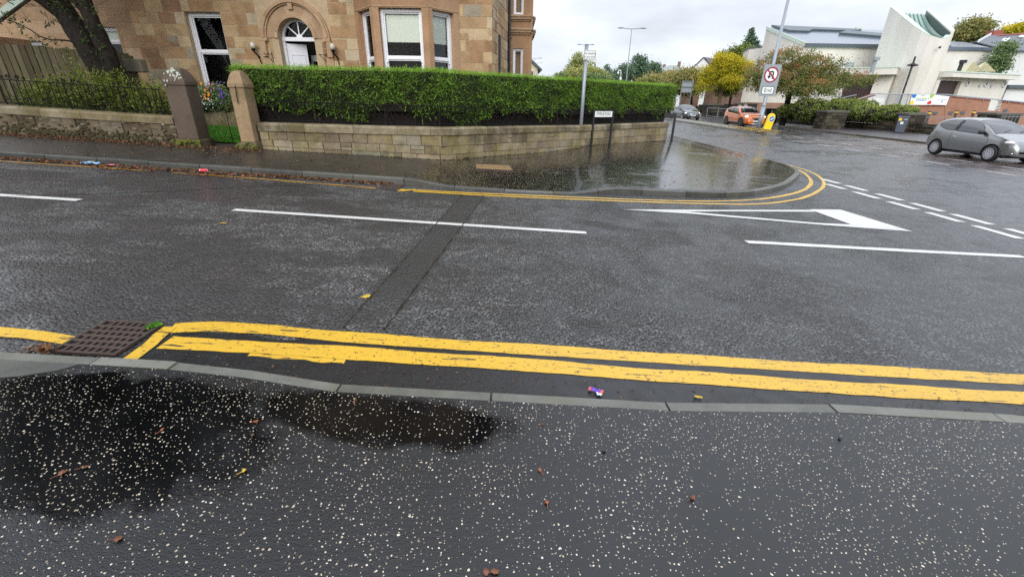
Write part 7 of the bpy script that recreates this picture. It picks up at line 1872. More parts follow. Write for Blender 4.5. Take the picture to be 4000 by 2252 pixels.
def scrawl(nm, x0, x1, y0, y1, mat, n):
    b = MB(); x = x0
    while x < x1:
        w_ = rr.uniform(.5,1.0)*(x1-x0)/n
        if rr.random() > .15:
            V = [W_of(3450+a/7.36, 340+c/7.36) - Vector((Wb.x,Wb.y,0))*.18 for a, c in ((x,y0+rr.uniform(0,5)),(x+w_*.75,y0+rr.uniform(0,5)),(x+w_*.75-4,y1),(x-4,y1))]; b.slab(V, Vector((Wb.x,Wb.y,0))*.012)
        x += w_
    b.build(nm, mat, sh_, world=True)
scrawl('green_lettering', 885, 1290, 312, 342, M['ink_green'], 16); scrawl('blue_lettering', 895, 1205, 365, 392, M['ink_blue'], 13); scrawl('grey_lettering', 1045, 1160, 240, 258, M['ink_grey'], 7)
scrawl('small_lettering', 1500, 1600, 358, 372, M['sign_g'], 8); scrawl('small_lettering', 1680, 1780, 360, 374, M['sign_g'], 8)
bpoly2('tower_emblem', [(1668,325),(1640,375),(1606,438),(1645,438),(1650,380)], M['ink_blue'])

# ------------------------------------------------------------------ low rubble wall, pillars, shrubs, bins
wl_p = [(23.6,58),(24.1,50),(24.8,44.6),(26.0,38.6),(26.7,36.2),(27.6,32.6),(28.1,29.5),(28.6,24)]
def church_wall(path, label, hgt, seed):
    P = [Vector(p) for p in path]; t = thing('rubble_wall', (P[0].x,P[0].y,-.37), label, 'wall'); L = [0]
    for a, c in zip(P[:-1],P[1:]): L.append(L[-1]+(c-a).length)
    def loc(u):
        u = max(0,min(L[-1]-1e-6,u)); j = max(i for i in range(len(L)-1) if L[i] <= u); f = (u-L[j])/(L[j+1]-L[j]); d = (P[j+1]-P[j]).normalized(); return P[j]+(P[j+1]-P[j])*f, Vector((d.y,-d.x))
    sg = loc(1)[1]; sgn = 1 if sg.x < 0 else -1
    core = MB(); rows = []; st = int(L[-1]/.5)
    for i in range(st+1):
        p, n_ = loc(L[-1]*i/st); q = p-n_*sgn*.4; rows.append([(p.x,p.y,-.7),(p.x,p.y,-.4+hgt-.1),(q.x,q.y,-.4+hgt-.1),(q.x,q.y,-.7)])
    core.grid(rows); core.build('core', M['dark_wall'], t, world=True)
    sm = MB()
    def fn(u, v_, d): p, n_ = loc(u); return Vector((p.x+n_.x*sgn*(d+.01), p.y+n_.y*sgn*(d+.01), -.45+(hgt-.02)*v_))
    ashlar(sm, fn, 0, L[-1], 0, 1, (), row=.26, wmin=.25, wmax=.8, snecks=.2, gap=.02, proud=.06, seed=seed, rowj=.3, cut=.4); sm.build('stones', M['dark_wall'], t, world=True)
    cm = MB(); u = 0
    while u < L[-1]:
        ln = min(rng.uniform(.3,.7), L[-1]-u+.01); p, n_ = loc(u+ln/2); dz = rng.uniform(-.03,.06); d = Vector((-n_.y,n_.x)); Mx = Matrix(((d.x,n_.x,0),(d.y,n_.y,0),(0,0,1)))
        c_ = p-n_*sgn*.18; cm.obox((c_.x,c_.y,-.4+hgt+dz*.5), (ln/2-.01,.27,.07+dz*.5), Mx, rng.random()); u += ln
    cm.build('rough_coping', M['dark_wall'], t, bevel=.02, world=True); return t
church_wall(wl_p, 'low dark rubble wall along the church pavement', .56, 61)
pill = [(3237,432,36.0,.78,1.15,'wide dark stone pillar between the two rounded shrubs'),(3551,440,33.0,.62,1.12,'dark stone pillar behind the grey wheelie bin'),(3895,452,32.0,.8,1.25,'dark stone pillar behind the roof of the small grey car'),(2772,425,57.5,.9,1.3,'stone pillar beside the yellow tree trunk'),(2873,412,52.5,.36,1.5,'narrow dark gate pillar left of the brick plinth'),(2923,412,50.0,.36,1.5,'narrow dark gate pillar right of the timber gate')]
for i, (px, py, yy, w_, h_, lab) in enumerate(pill):
    q = ony(px, 400, yy); t = thing('stone_pillar', (q.x+.5,q.y,-.4), lab, 'pillar')
    sm = MB(); 
    for sx_, (fx, fy) in enumerate(((0,-1),(-1,0))):
        ashlar(sm, (lambda u, v_, d: Vector((u-w_, -w_*.8-d, v_))) if sx_ == 0 else (lambda u, v_, d: Vector((-w_-d, w_*.8-u, v_))), 0, w_*2 if sx_ == 0 else w_*1.6, 0, h_, (), row=.24, wmin=.3, wmax=.6, gap=.015, proud=.025, seed=70+i)
    sm.build('stones', M['dark_wall'], t); b = MB(); b.box(-w_,w_,-w_*.8,w_*.8,-.3,h_); b.build('core', M['dark_wall'], t)
    b = MB(); b.box(-w_-.08,w_+.08,-w_*.8-.08,w_*.8+.08,h_+.002,h_+.16); b.build('cap', M['dark_cap'], t, bevel=.03)
gt2 = thing('timber_gate', (ony(2898,410,51.5).x+.4,51.3,-.3), 'small weathered timber gate between two narrow pillars', 'gate'); b = MB()
for k in range(8): b.box(-.9+.23*k,-.7+.23*k,-.03,.03,.05,1.15)
b.box(-.92,.95,.031,.07,.3,.42); b.box(-.92,.95,.031,.07,.85,.97); b.build('boards', M['wood'], gt2)
def blobshrub(px0, px1, py0, py1, yy, lab, seed, rx=1.0):
    a, c = ony(px0, py1, yy), ony(px1, py1, yy); zt = ony((px0+px1)/2, py0, yy).z; zb = min(a.z,c.z); w_ = (c.x-a.x)/2; h_ = (zt-zb); cx_ = (a.x+c.x)/2; zm = (zt+zb)/2
    t = thing('clipped_shrub', (cx_, yy+.8, zb), lab, 'shrub'); n = max(3, int(w_/.4)); bl = []
    for k in range(n):
        x = a.x+.5+(c.x-a.x-1.0)*k/max(1,n-1); bl.append(((x, yy+.7+.2*math.sin(k*2+seed), zm+.04*math.sin(k*3+seed)), (.95, .85, h_*.55)))
    b = MB()
    for (cc, r_) in bl: b.blob((cc[0],cc[1],cc[2]-.05), (r_[0]*.86,r_[1]*.86,r_[2]*.84), 12, 8)
    b.build('shade_core', M['hedge_core'], t, True, world=True)  # solid dark blobs stand in for shade between the leaves
    crown('foliage', t, bl, 200*n, 20, M['shrub'], seed, leaf=(.07,.13), rc=.16, shell=(.95,1.05), tone_up=.8, gaps=0.0)
blobshrub(3072, 3150, 412, 458, 39.0, 'low rounded shrub left of the biggest clipped shrub', 81)
blobshrub(3135, 3412, 392, 466, 37.0, 'big wide clipped shrub on the church wall, in front of the stair rail', 82)
blobshrub(3380, 3588, 417, 472, 34.5, 'clipped shrub between the dark pillar and the wheelie bin', 83)
q = onz(*P5(1428,1218), -.385); bt = thing('wheelie_bin', (q.x,q.y,-.385), 'dark grey wheelie bin with a yellow sticker against the rubble wall', 'bin', rz=R(-38))
b = MB(); 
for z0, z1, w0_, w1_, d0_, d1_ in ((.05,1.0,.24,.29,.27,.35),):
    n = len(b.v); b.v += [(-w0_,-d0_,z0),(w0_,-d0_,z0),(w0_,d0_,z0),(-w0_,d0_,z0),(-w1_,-d1_,z1),(w1_,-d1_,z1),(w1_,d1_,z1),(-w1_,d1_,z1)]
    for f_ in ((3,2,1,0),(4,5,6,7),(0,1,5,4),(1,2,6,5),(2,3,7,6),(3,0,4,7)): b.f.append(tuple(n+k for k in f_)); b.t.append(.5)
b.build('tub', M['bin_grey'], bt, bevel=.03)
b = MB(); b.box(-.32,.32,-.38,.36,1.0,1.05); b.box(-.30,.30,-.33,.30,1.051,1.085); b.build('lid', M['bin_grey'], bt, bevel=.02)
b = MB(); b.box(-.24,-.08,-.352,-.344,.80,.97); b.build('yellow_sticker', M['shape_yellow'], bt)
b = MB(); b.box(-.10,.06,-.338,-.330,.58,.74); b.build('white_sticker', M['plate_w'], bt)
b = MB(); b.box(.02,.22,-.352,-.344,.85,.93); b.build('number_mark', M['sign_g'], bt)
for s_ in (-.25,.25):
    b = MB(); b.lathe([(.1,-.02),(.1,.02)],14,(s_,.30,.10),'x'); b.build('wheel', M['rubber'], bt)
q = ony(3008, 440, 42.5); lb = thing('litter_bin', (q.x,q.y,-.38), 'large black litter bin with a white label beside the cherry trunk', 'bin')
b = MB(); b.box(-.55,.55,-.35,.35,0,.82); b.build('body', M['bin_black'], lb, bevel=.03); b = MB(); b.box(-.55,.55,-.30,.35,.821,1.15); b.build('hood', M['bin_black'], lb, bevel=.05)
b = MB(); b.box(-.58,.58,-.38,.38,1.151,1.28); b.build('top', M['bin_black'], lb, bevel=.04); b = MB(); b.box(-.52,.52,-.362,-.351,.74,.78); b.build('rim_strip', M['sign_g'], lb)
b = MB(); b.box(-.06,.06,-.312,-.301,.9,1.0); b.build('label_patch', M['plate_w'], lb)
for k in range(1): 
    b = MB(); disc(b, 0, 1.06, .05, .085, -.315, .01, 20); b.build('emblem_ring', M['sign_w'], lb)
a, c = onz(3248,480,-.37), ony(3278,368,onz(3248,480,-.37).y)
t = thing('narrow_sign_pole', (a.x,a.y,-.37), 'thin grey leaning pole with an edge on sign in front of the big shrub', 'sign pole')
b = MB(); b.tube([a+Vector((0,0,-.2)), c], .05, 8); b.build('post', M['galv_d'], t, world=True); dv = (c-a); b = MB(); m_ = a+dv*.72; b.obox(tuple(a+dv*.86+Vector((.02,-.07,0))), (.06,.015,.32), Matrix.Rotation(math.atan2(dv.x,dv.z),3,'Y')); b.build('plate', M['sign_g'], t, world=True)
# bollards with a yellow band and the railing by the ramp
for i, (px, py, lab) in enumerate([(2010,1085,'brown bollard with a yellow band, middle of the three by the brick ramp'),(1738,1075,'brown bollard with a faded yellow band behind the wheelie bin'),(2165,1095,'brown bollard with a yellow band, nearest the rail gap in the ramp')]):
    q = ony(*P5(px-62 if i != 1 else px-30, py-30), 40.0 if i != 1 else 38.5); top_ = ony(*P5(px-45 if i != 1 else px+10,1012 if i != 1 else 1020), q.y)
    t = thing('brown_bollard', (q.x,q.y,-.4), lab, 'bollard', group='bollards by the brick ramp')
    b = MB(); b.lathe([(.10,-.1),(.10,top_.z+.4-.18)],10); b.build('post', M['boll_brown'], t); b = MB(); b.lathe([(.105,0),(.105,.09)],10,(0,0,top_.z+.4-.179)); b.build('yellow_band', M['shape_yellow'], t); b = MB(); b.lathe([(.10,0),(.12,.08),(.02,.12)],10,(0,0,top_.z+.4-.088)); b.build('cap', M['boll_brown'], t)
def park_rail(px0, px1, yy0, yy1, ztop, label, step):
    a, c = ony(px0,430,yy0), ony(px1,430,yy1); t = thing('park_railing', (a.x,a.y,-.4), label, 'railing'); n = int((c-a).length/step)
    A_ = Vector((a.x,a.y,0)); C_ = Vector((c.x,c.y,0))
    for zz in (ztop-.1, .15):
        b = MB(); b.tube([A_+Vector((0,0,zz)), C_+Vector((0,0,zz))], .02, 5); b.build('rail', M['galv_d'], t, world=True)
    for k in range(n+1):
        q = A_.lerp(C_, k/n); b = MB(); b.tube([q+Vector((0,0,-.3)), q+Vector((0,0,ztop+.05))], .013, 4); b.build('bar', M['galv_d'], t, world=True)
park_rail(3580, 3860, 33.2, 31.5, .72, 'grey upright railing on the wall between pillar and small grey car', .22)
park_rail(3925, 4060, 31.0, 30.0, .9, 'grey upright railing at the right picture edge behind the small grey car', .16)
# pale path seen through the railings
b = MB(); b.grid([[(28.6,26,-.22),(60,26,-.22)],[(27.5,34,-.22),(60,40,-.22)],[(30,38,-.22),(60,50,-.22)]]); struct('path', b, plain("pale_wet_path", S(150,150,150), .3, var=.1), 'pale wet path behind the church railings')

# ------------------------------------------------------------------ long pink block wall, steps, guard rail and signs further up the main road
b1 = thing('block_wall', (29,70,-.4), 'long pink block retaining wall with steps beyond the trees', 'wall'); a, c, d_ = planept(2893,60.6), planept(2748,73.0), planept(2655,86.0)
b = MB(); b.prism([a,c,(c[0]+1,c[1]+.2),(a[0]+1,a[1]+.2)], -.6, 3.9); c2_ = planept(2706,77.0); b.prism([c2_,d_,(d_[0]+1,d_[1]+.2),(c2_[0]+1,c2_[1]+.2)], -.6, 3.3); b.prism([(c[0]+2.5,c[1]),(c2_[0]+2.5,c2_[1]),(c2_[0]+3,c2_[1]),(c[0]+3,c[1])],-.6,3.4); b.build('wall', M['brick_p'], b1, world=True)
b = MB(); b.prism([(a[0]-.06,a[1]),(c[0]-.06,c[1]),(c[0]-.005,c[1]),(a[0]-.005,a[1])], -.6, 1.0); b.build('stained_base', M['dark_wall'], b1, world=True)
st = thing('stone_steps', ((c[0]+c2_[0])/2,(c[1]+c2_[1])/2,-.4), 'flight of dark stone steps cut into the pink block wall', 'steps')
for k in range(6):
    b = MB(); o_ = .38*k; b.prism([(c[0]-.9+o_,c[1]+.1),(c2_[0]-.9+o_,c2_[1]-.1),(c2_[0]-.45+o_,c2_[1]-.1),(c[0]-.45+o_,c[1]+.1)], -.6, -.25+.2*k); b.build('step', M['dark_wall'], st, bevel=.02, world=True)
gr_ = thing('guard_rail', (ony(2790,440,56).x,56,-.4), 'low grey pedestrian guard rail left of the orange car', 'guard rail'); a, c = ony(2776,428,56), ony(2868,430,47); A_ = Vector((22.9,a.y,0)); C_ = Vector((22.9,c.y,0))
b = MB(); b.tube([A_+Vector((0,0,.62)), C_+Vector((0,0,.62))], .035, 6); b.build('top_rail', M['galv_d'], gr_, world=True)
b = MB(); b.tube([A_+Vector((0,0,-.25)), C_+Vector((0,0,-.25))], .03, 6); b.build('bottom_rail', M['galv_d'], gr_, world=True)
for k in range(4):
    q = A_.lerp(C_,k/3); b = MB(); b.tube([q+Vector((0,0,-.45)),q+Vector((0,0,.62))],.035,6); b.build('post', M['galv_d'], gr_, world=True)
yy = 66.0; a, c = ony(2668,316,yy), ony(2708,316,yy); lo_ = ony(2664,362,yy); t = thing('direction_sign', ((a.x+c.x)/2,yy,-.4), 'grey back of a framed direction sign on two posts beyond the hedge', 'road sign')
lx = ony(2655,410,yy).x-a.x
for q, n_ in ((a,'post'),(c,'post')):
    b = MB(); b.tube([(q.x,yy,-.5),(q.x,yy,a.z+.05)], .07, 8); b.build('post', M['galv_d'], t, world=True)
b = MB(); b.box(a.x,c.x,yy+.02,yy+.05,lo_.z,a.z); b.build('panel', M['sign_g'], t, world=True)
for zz in (a.z-.06, (a.z+lo_.z)/2, lo_.z+.06):
    b = MB(); b.box(a.x-.05,c.x+.05,yy-.09,yy+.0,zz-.06,zz+.06); b.build('frame_rail', M['galv_d'], t, world=True)
# double headed lamps on the central island
def lamp(px, py, yy, h_, span, lab, rad=.09):
    q = ony(px, py, yy); t = thing('street_lamp', (q.x,yy,-.4), lab, 'street lamp', group='double headed lamps up the main road'); zt = q.z+.4
    b = MB(); b.tube([(0,0,-.3),(0,0,zt*.25),(0,0,zt)], [rad*1.2,rad,rad*.55], 9); b.build('post', M['galv_d'], t, True)
    for s_ in (-1,1):
        b = MB(); b.tube([(0,0,zt),(s_*span*.45,0,zt+.06),(s_*span*.6,0,zt+.10)], .05, 6); b.build('arm', M['galv_d'], t); b = MB(); b.blob((s_*span*.78,0,zt+.12), (span*.24,.16,.09), 10, 5); b.build('lantern', M['galv_d'], t, True)
    return t
lamp(2468,114,74.0,0,2.1,'tall double headed street lamp in front of the dark green trees'); lamp(2288,177,99.0,0,1.7,'double headed street lamp just above the no loading plate',.08); lamp(2088,229,130.0,0,2.0,'faint double headed street lamp above the cream gable',.08)
lamp(2100,247,165.0,0,1.6,'smallest far street lamp by the edge of the cream gable',.07)
yy = 42.0; a, c = ony(2421,330,yy), ony(2419,272,yy); t = thing('camera_pole', (a.x,yy,-.4), 'slim pole with a white hooked camera head above the hedge', 'camera pole')
b = MB(); b.tube([(0,0,-.2),(0,0,c.z+.4-.5)], .06, 8); b.build('post', M['galv'], t, True); b = MB(); z0 = c.z+.4-.5; b.tube([(0,0,z0),(0,0,z0+.3)]+[(-.12+.12*math.cos(R(k)),0,z0+.3+.16*math.sin(R(k))) for k in range(0,181,30)], .035, 7); b.build('hook', M['plate_w'], t, True); b = MB(); b.blob((-.24,0,z0+.22),(.09,.09,.11),10,6); b.build('camera_dome', M['plate_w'], t, True)
b = MB(); b.box(-.07,.09,-.08,.08,z0-.3,z0-.08); b.build('junction_box', M['plate_w'], t)

# ------------------------------------------------------------------ houses and trees beyond
def gable(name, p_apex, p_e0, p_e1, yy, depth, label, wallm, roofm, zb=-.5, verge=.12, lean=None):
    A_, E_, F_ = ony(*p_apex, yy), ony(*p_e0, yy), ony(*p_e1, yy); D = Vector(lean or (0,depth,0)); t = thing(name, ((E_.x+F_.x)/2, yy, zb), label, 'house')
    b = MB(); b.slab([Vector((E_.x,yy,zb)),Vector((F_.x,yy,zb)),F_,A_,E_], D); b.build('wall', wallm, t, world=True)
    b = MB()
    for p, s_ in ((E_,-1),(F_,1)):
        o = (p-A_).normalized(); q = p+o*.4; n_ = Vector((-o.z,0,o.x)); n_ = n_ if n_.z > 0 else -n_
        b.slab([A_+n_*.02-Vector((0,.25,0)), q+n_*.02-Vector((0,.25,0)), q+n_*.2-Vector((0,.25,0)), A_+n_*.2-Vector((0,.25,0))], D+Vector((0,.5,0)))
    b.build('roof', roofm, t, world=True); return t
yy = 46.0; cg = gable('cream_house', (2010,180), (1930,268), (2101,268), yy, 7, 'cream rendered gable house with a dark verge behind the side bay', M['cream'], M['fascia'])
a, c = ony(2068,278,yy), ony(2083,298,yy); b = MB(); b.box(a.x-.06,c.x+.06,yy-.06,yy-.005,c.z-.06,a.z+.06); o = b.build('window', M['upvc'], cg, world=True); b = MB(); b.box(a.x,c.x,yy-.065,yy-.061,c.z,a.z); b.build('pane', M['felt'], o, world=True)
yy = 120.0; wg2 = gable('white_gable_house', (2747,226), (2640,330), (2790,275), yy, 10, 'white gable with a purple slate roof behind the yellow tree', M['render_w'], M['slate_purple'], lean=(9,8,0))
yy = 175.0
def hip_house(px0, px1, pyt, pye, pyb, yy, label, wallm, roofm, depth=9, wins=3):
    a, c, e_ = ony(px0,pye,yy), ony(px1,pye,yy), ony((px0+px1)/2,pyt,yy); zb = ony(px0,pyb,yy).z; t = thing('distant_house', ((a.x+c.x)/2,yy,zb), label, 'house'); ze = (a.z+c.z)/2; zt = e_.z; w_ = c.x-a.x
    b = MB(); b.box(a.x,c.x,yy,yy+depth,zb-3,ze); b.build('wall', wallm, t, world=True)
    b = MB(); o = .4; P_ = [(a.x-o,yy-o,ze),(c.x+o,yy-o,ze),(c.x+o,yy+depth+o,ze),(a.x-o,yy+depth+o,ze)]; r0_, r1_ = (a.x+w_*.38,yy+depth/2,zt),(c.x-w_*.38,yy+depth/2,zt); b.face([P_[0],P_[1],r1_,r0_]); b.face([P_[1],P_[2],r1_]); b.face([P_[2],P_[3],r0_,r1_]); b.face([P_[3],P_[0],r0_]); b.face(list(reversed(P_))); rf_ = b.build('roof', roofm, t, world=True)
    b = MB(); b.box(c.x-w_*.3,c.x-w_*.3+.9,yy+depth*.4,yy+depth*.4+.7,zt-1.5,zt+1.2); b.build('chimney', M['tile_brown'], rf_, world=True)
    for k in range(wins):
        x = a.x+w_*(k+.5)/wins; b = MB(); b.box(x-.6,x+.6,yy-.05,yy-.005,ze-2.0,ze-.7); b.build('window', M['felt'], t, world=True)
    return t
hip_house(2585,2690,252,278,312,175,'white rendered distant house with a pale grey hipped roof on the rise', M['render_w'], M['tile_grey'])
hip_house(2570,2612,262,280,305,190,'small distant house with a brown hipped roof left of the pale one', M['cream'], M['tile_brown'], wins=1)
hip_house(2690,2740,262,276,305,185,'distant house with a long brown roof right of the pale one', M['render_w'], M['tile_brown'])
# white house with skylights at the right
yy = 74.0; rh = thing('white_house', (82,yy,-.3), 'white house with a slate roof and three skylights at the right picture edge', 'house')
Hd = Vector((.955,.30)); hp0 = planept(3868, 72.0); hq0 = (hp0[0]+Hd.x*20, hp0[1]+Hd.y*20); Hb = Vector((-Hd.y,Hd.x))
def H_of(px, py, push=0.0): return onplane(px, py, (hp0[0]+Hb.x*push,hp0[1]+Hb.y*push), (hq0[0]+Hb.x*push,hq0[1]+Hb.y*push))
el, er = H_of(3868,206), H_of(4060,194); rl, rr_2 = H_of(3876,146,4.0), H_of(4060,134,4.0)
b = MB(); b.slab([Vector((el.x,el.y,-.5)),Vector((er.x,er.y,-.5)),er,el], Vector((Hb.x,Hb.y,0))*8); b.build('wall', M['render_w'], rh, world=True)
b = MB(); ofs = Vector((-Hb.x*.4,-Hb.y*.4,-.12)); b.slab([el+ofs,er+ofs,rr_2,rl], (0,0,.15)); b.slab([rl+Vector((Hb.x*.05,Hb.y*.05,0)),rr_2+Vector((Hb.x*.05,Hb.y*.05,0)),er+Vector((Hb.x*8.4,Hb.y*8.4,0)),el+Vector((Hb.x*8.4,Hb.y*8.4,0))],(0,0,.15)); rf_ = b.build('roof', M['slate'], rh, world=True)
b = MB(); b.tube([rl+Vector((0,0,.2)), rr_2+Vector((0,0,.2))], .14, 6); b.build('ridge_tiles', M['tile_red'], rf_, world=True)
b = MB(); q = rl+Vector((.6,.5,0)); b.box(q.x-.2,q.x+1.3,q.y,q.y+1.2,q.z-.5,q.z+1.0); b.build('chimney', M['tile_red'], rf_, world=True)
def onroof(px, py):
    n_ = (er-el).cross(rl-el); d = _ray(px,py); t_ = n_.dot(el+ofs-Vector((0,0,EYE)))/n_.dot(d); return Vector((0,0,EYE))+d*t_
for quad in (((3847,177),(3858,163),(3888,161),(3875,176)),((3903,166),(3918,155),(3942,153),(3925,167)),((3975,149),(3983,142),(3998,142),(3992,150))):
    b = MB(); V = [onroof(*p)+Vector((-.0,-.12,.12)) for p in quad]; b.slab(V, (0,.05,.05)); b.build('skylight', M['plate_w'], rf_, world=True)
v0, v1 = H_of(3818,166,-.6), H_of(3868,138,3.4); b = MB(); b.slab([v0,v1,v1+Vector((0,0,.3)),v0+Vector((0,0,.3))],(.2,.1,0)); b.build('bargeboard', M['upvc'], rh, world=True)
b = MB(); b.slab([v0+Vector((.3,.6,.05)),v1+Vector((.3,.6,.05)),v1+Vector((8,3,-.2)),v0+Vector((9,3,-.9))],(0,0,.12)); b.build('dormer_roof', M['slate'], rh, world=True)

def tree(name, px, py_base, yy, label, blobs_px, mat, bark, seed, clumps, per, leaf=(.14,.26), rc=.6, tr_r=.2, zb=None, forks=4, gaps=.25, cat='tree', group=None, depthf=.75, tup=.35):
    # blobs_px: (px, py, half width px, half height px) of each mass of leaves, read off the photo and given depth
    B0 = ony(px, py_base, yy); zb = -.4 if zb is None else zb; t = thing(name, (B0.x,yy,zb), label, cat, group=group); bl = []
    for (bx_, by_, hw_, hh_, dy) in blobs_px:
        c_ = ony(bx_,by_,yy+dy); e_ = ony(bx_+hw_,by_,yy+dy); u_ = ony(bx_,by_-hh_,yy+dy); rx_ = abs(e_.x-c_.x); bl.append((tuple(c_), (rx_, rx_*depthf, abs(u_.z-c_.z))))
    b = MB(); zl = min(c_[2]-r_[2] for c_, r_ in bl); z1 = zl+.35*(bl[0][0][2]-zl)
    base = Vector((B0.x,yy,zb-.2)); c0_ = Vector(bl[0][0]); fork = Vector((B0.x+(c0_.x-B0.x)*.25, yy, max(zb+.8, z1)))
    limb(b, [base, base.lerp(fork,.5), fork], tr_r, tr_r*.75, 10, tr_r*.12, seed); q = random.Random(seed)
    for k in range(forks):
        c_, r_ = bl[k % len(bl)]; e_ = Vector((c_[0]+q.uniform(-.6,.6)*r_[0], c_[1]+q.uniform(-.5,.5)*r_[1], c_[2]+q.uniform(-.1,.7)*r_[2])); m_ = fork.lerp(e_,.5)+Vector((q.uniform(-.1,.1)*r_[0],q.uniform(-.1,.1)*r_[0],.1*r_[2])); limb(b, [fork, m_, e_], tr_r*.6, tr_r*.1, 7, tr_r*.25, seed+k)
    b.build('trunk', bark, t, True, world=True)
    crown('crown', t, bl, clumps, per, mat, seed, leaf, rc, gaps=gaps, tone_up=tup); return t
# the cherry in front of the church
tree('cherry_tree', 3062, 450, 40.0, 'wide low cherry tree with reddening leaves in front of the church', [(3110,300,140,62,0),(3000,310,90,60,-1),(3230,300,110,50,0),(3320,310,90,30,.5),(3090,230,110,42,0),(3190,250,90,34,.5),(2960,290,50,60,0),(3150,345,150,36,-1.5),(3390,315,40,14,0)], M['cherry'], M['bark'], 101, 900, 48, leaf=(.08,.16), rc=.42, tr_r=.27, forks=12, gaps=.30)
tree('maple_tree', 2800, 440, 58.0, 'bright yellow maple tree beside the church', [(2835,270,68,50,0),(2780,300,45,40,0),(2890,270,50,42,0),(2830,235,52,26,0),(2760,330,34,24,0),(2860,320,55,26,-1)], M['maple'], M['bark2'], 102, 620, 52, leaf=(.11,.2), rc=.55, tr_r=.26, forks=8, gaps=.30)
tree('maple_tree', 2850, 420, 59.5, 'dull green lower boughs of a second maple under the yellow one', [(2850,345,40,26,0),(2820,352,30,20,0)], M['shrub'], M['bark'], 103, 120, 26, leaf=(.18,.3), rc=.6, tr_r=.16, forks=3).name = 'small_maple'
tree('dark_street_tree', 2700, 420, 72.0, 'green and rust coloured street tree behind the direction sign', [(2680,310,62,46,0),(2640,330,60,40,0),(2720,330,36,42,0),(2690,350,50,24,-1)], M['autumn'], M['bark'], 104, 380, 30, leaf=(.2,.36), rc=.8, tr_r=.28, forks=5)
tree('autumn_tree', 2560, 400, 84.0, 'orange tinged tree right of the dark green group', [(2560,325,60,30,0),(2610,318,48,34,0),(2520,330,40,24,0)], M['autumn'], M['bark'], 105, 330, 28, leaf=(.22,.4), rc=.9, tr_r=.25)
tree('dark_green_tree', 2500, 390, 92.0, 'tallest pointed tree of the dark green group', [(2498,275,36,42,0),(2496,240,22,26,0),(2515,305,40,30,0)], M['pine'], M['bark'], 106, 330, 30, leaf=(.22,.4), rc=.8, tr_r=.3)
tree('dark_green_tree', 2440, 390, 90.0, 'dark green tree directly behind the tall lamp', [(2440,290,34,36,0),(2420,310,36,24,0)], M['pine'], M['bark'], 107, 260, 30, leaf=(.22,.4), rc=.8, tr_r=.3)
tree('dark_green_tree', 2555, 390, 96.0, 'rounded dark green tree at the right of its group', [(2555,280,24,34,0),(2560,305,34,24,0)], M['pine'], M['bark'], 108, 240, 30, leaf=(.22,.4), rc=.8, tr_r=.28)
tree('dark_green_tree', 2385, 390, 98.0, 'low dark green tree left of the tall lamp', [(2378,305,34,26,0),(2372,280,10,28,0),(2405,310,30,24,0)], M['pine'], M['bark'], 109, 240, 30, leaf=(.22,.4), rc=.7, tr_r=.26)
tree('birch_tree', 2262, 390, 66.0, 'thin topped birch rising behind the no loading plate', [(2255,240,20,34,0),(2242,262,22,24,0),(2275,255,18,26,0),(2250,280,34,24,0),(2310,262,14,22,0)], M['birch'], M['bark2'], 110, 300, 22, leaf=(.14,.26), rc=.55, tr_r=.16, forks=7, gaps=.3)
tree('olive_bush_tree', 2250, 390, 60.0, 'broad olive green tree above the middle of the hedge', [(2250,300,54,26,0),(2210,305,40,22,0),(2300,292,48,26,0),(2340,305,34,24,0)], M['birch'], M['bark'], 111, 420, 30, leaf=(.16,.3), rc=.6, tr_r=.2)
tree('rusty_bush', 2310, 390, 50.0, 'dark bush with rusty leaves just right of the sign pole', [(2305,312,34,16,0),(2345,318,24,12,0)], M['green'], M['bark'], 112, 200, 26, leaf=(.14,.26), rc=.5, tr_r=.12)
tree('bare_twig_shrub', 2185, 390, 55.0, 'thin half bare shrub left of the broad olive tree', [(2180,300,22,22,0)], M['green'], M['twig'], 113, 30, 14, leaf=(.12,.22), rc=.4, tr_r=.08, forks=9)
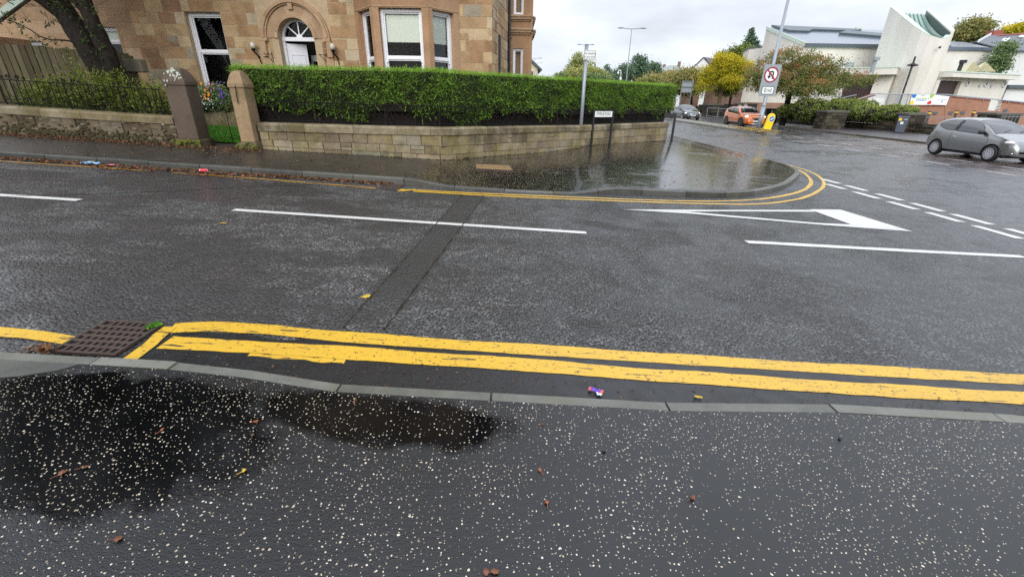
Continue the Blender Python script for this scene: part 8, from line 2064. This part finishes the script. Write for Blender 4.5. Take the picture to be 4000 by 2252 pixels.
tree('lone_conifer', 2935, 250, 105.0, 'dark spired conifer left of the church roof', [(2932,186,34,10,0),(2933,170,28,9,0),(2934,155,21,9,0),(2935,140,14,9,0),(2936,126,8,9,0),(2936,114,3,8,0)], M['pine'], M['bark'], 114, 330, 20, leaf=(.25,.5), rc=.42, tr_r=.3, forks=10, gaps=.3)
tree('green_garden_tree', 2890, 330, 95.0, 'green tree behind the yellow maple', [(2895,205,44,26,0),(2850,225,36,20,0),(2920,225,36,24,0)], M['shrub'], M['bark'], 115, 260, 28, leaf=(.25,.42), rc=.9, tr_r=.25)
tree('green_garden_tree', 2830, 330, 110.0, 'far rounded tree between the white gable and the maple', [(2830,222,30,16,0)], M['pine'], M['bark'], 116, 120, 26, leaf=(.28,.45), rc=.9, tr_r=.25).name = 'far_tree'
tree('tall_autumn_tree', 3800, 300, 82.0, 'tall green and ochre tree behind the church tower', [(3800,130,52,34,0),(3770,140,44,26,0),(3835,115,38,34,0),(3790,100,40,18,0),(3820,92,26,14,0)], M['autumn'], M['bark'], 117, 420, 30, leaf=(.24,.42), rc=1.0, tr_r=.4)
tree('golden_tree', 3960, 300, 100.0, 'golden brown tree behind the roof of the white house', [(3960,122,46,16,0),(3990,112,40,16,0),(4030,120,40,16,0)], M['maple'], M['bark'], 118, 240, 28, leaf=(.3,.5), rc=1.0, tr_r=.35)
tree('young_ash_tree', 3900, 300, 60.0, 'airy green tree in front of the white house', [(3925,195,30,26,0),(3905,235,36,26,0),(3890,262,42,20,0),(3940,180,26,14,0)], M['green'], M['bark'], 119, 260, 22, leaf=(.16,.3), rc=.6, tr_r=.16, forks=6, gaps=.3)
b = MB(); b.box(0,1,0,1,0,1)
sd = thing('low_outbuilding', (ony(3960,360,54).x,54,-.3), 'low dark roofed outbuilding at the right edge beside the church', 'shed'); q = ony(3938,338,54); b = MB(); b.box(q.x,q.x+9,54,58,-.4,q.z-.2); b.build('wall', M['render_w'], sd, world=True); b = MB(); b.box(q.x-.3,q.x+9.3,53.6,58.3,q.z-.198,q.z+.15); b.build('roof', M['fascia'], sd, world=True)
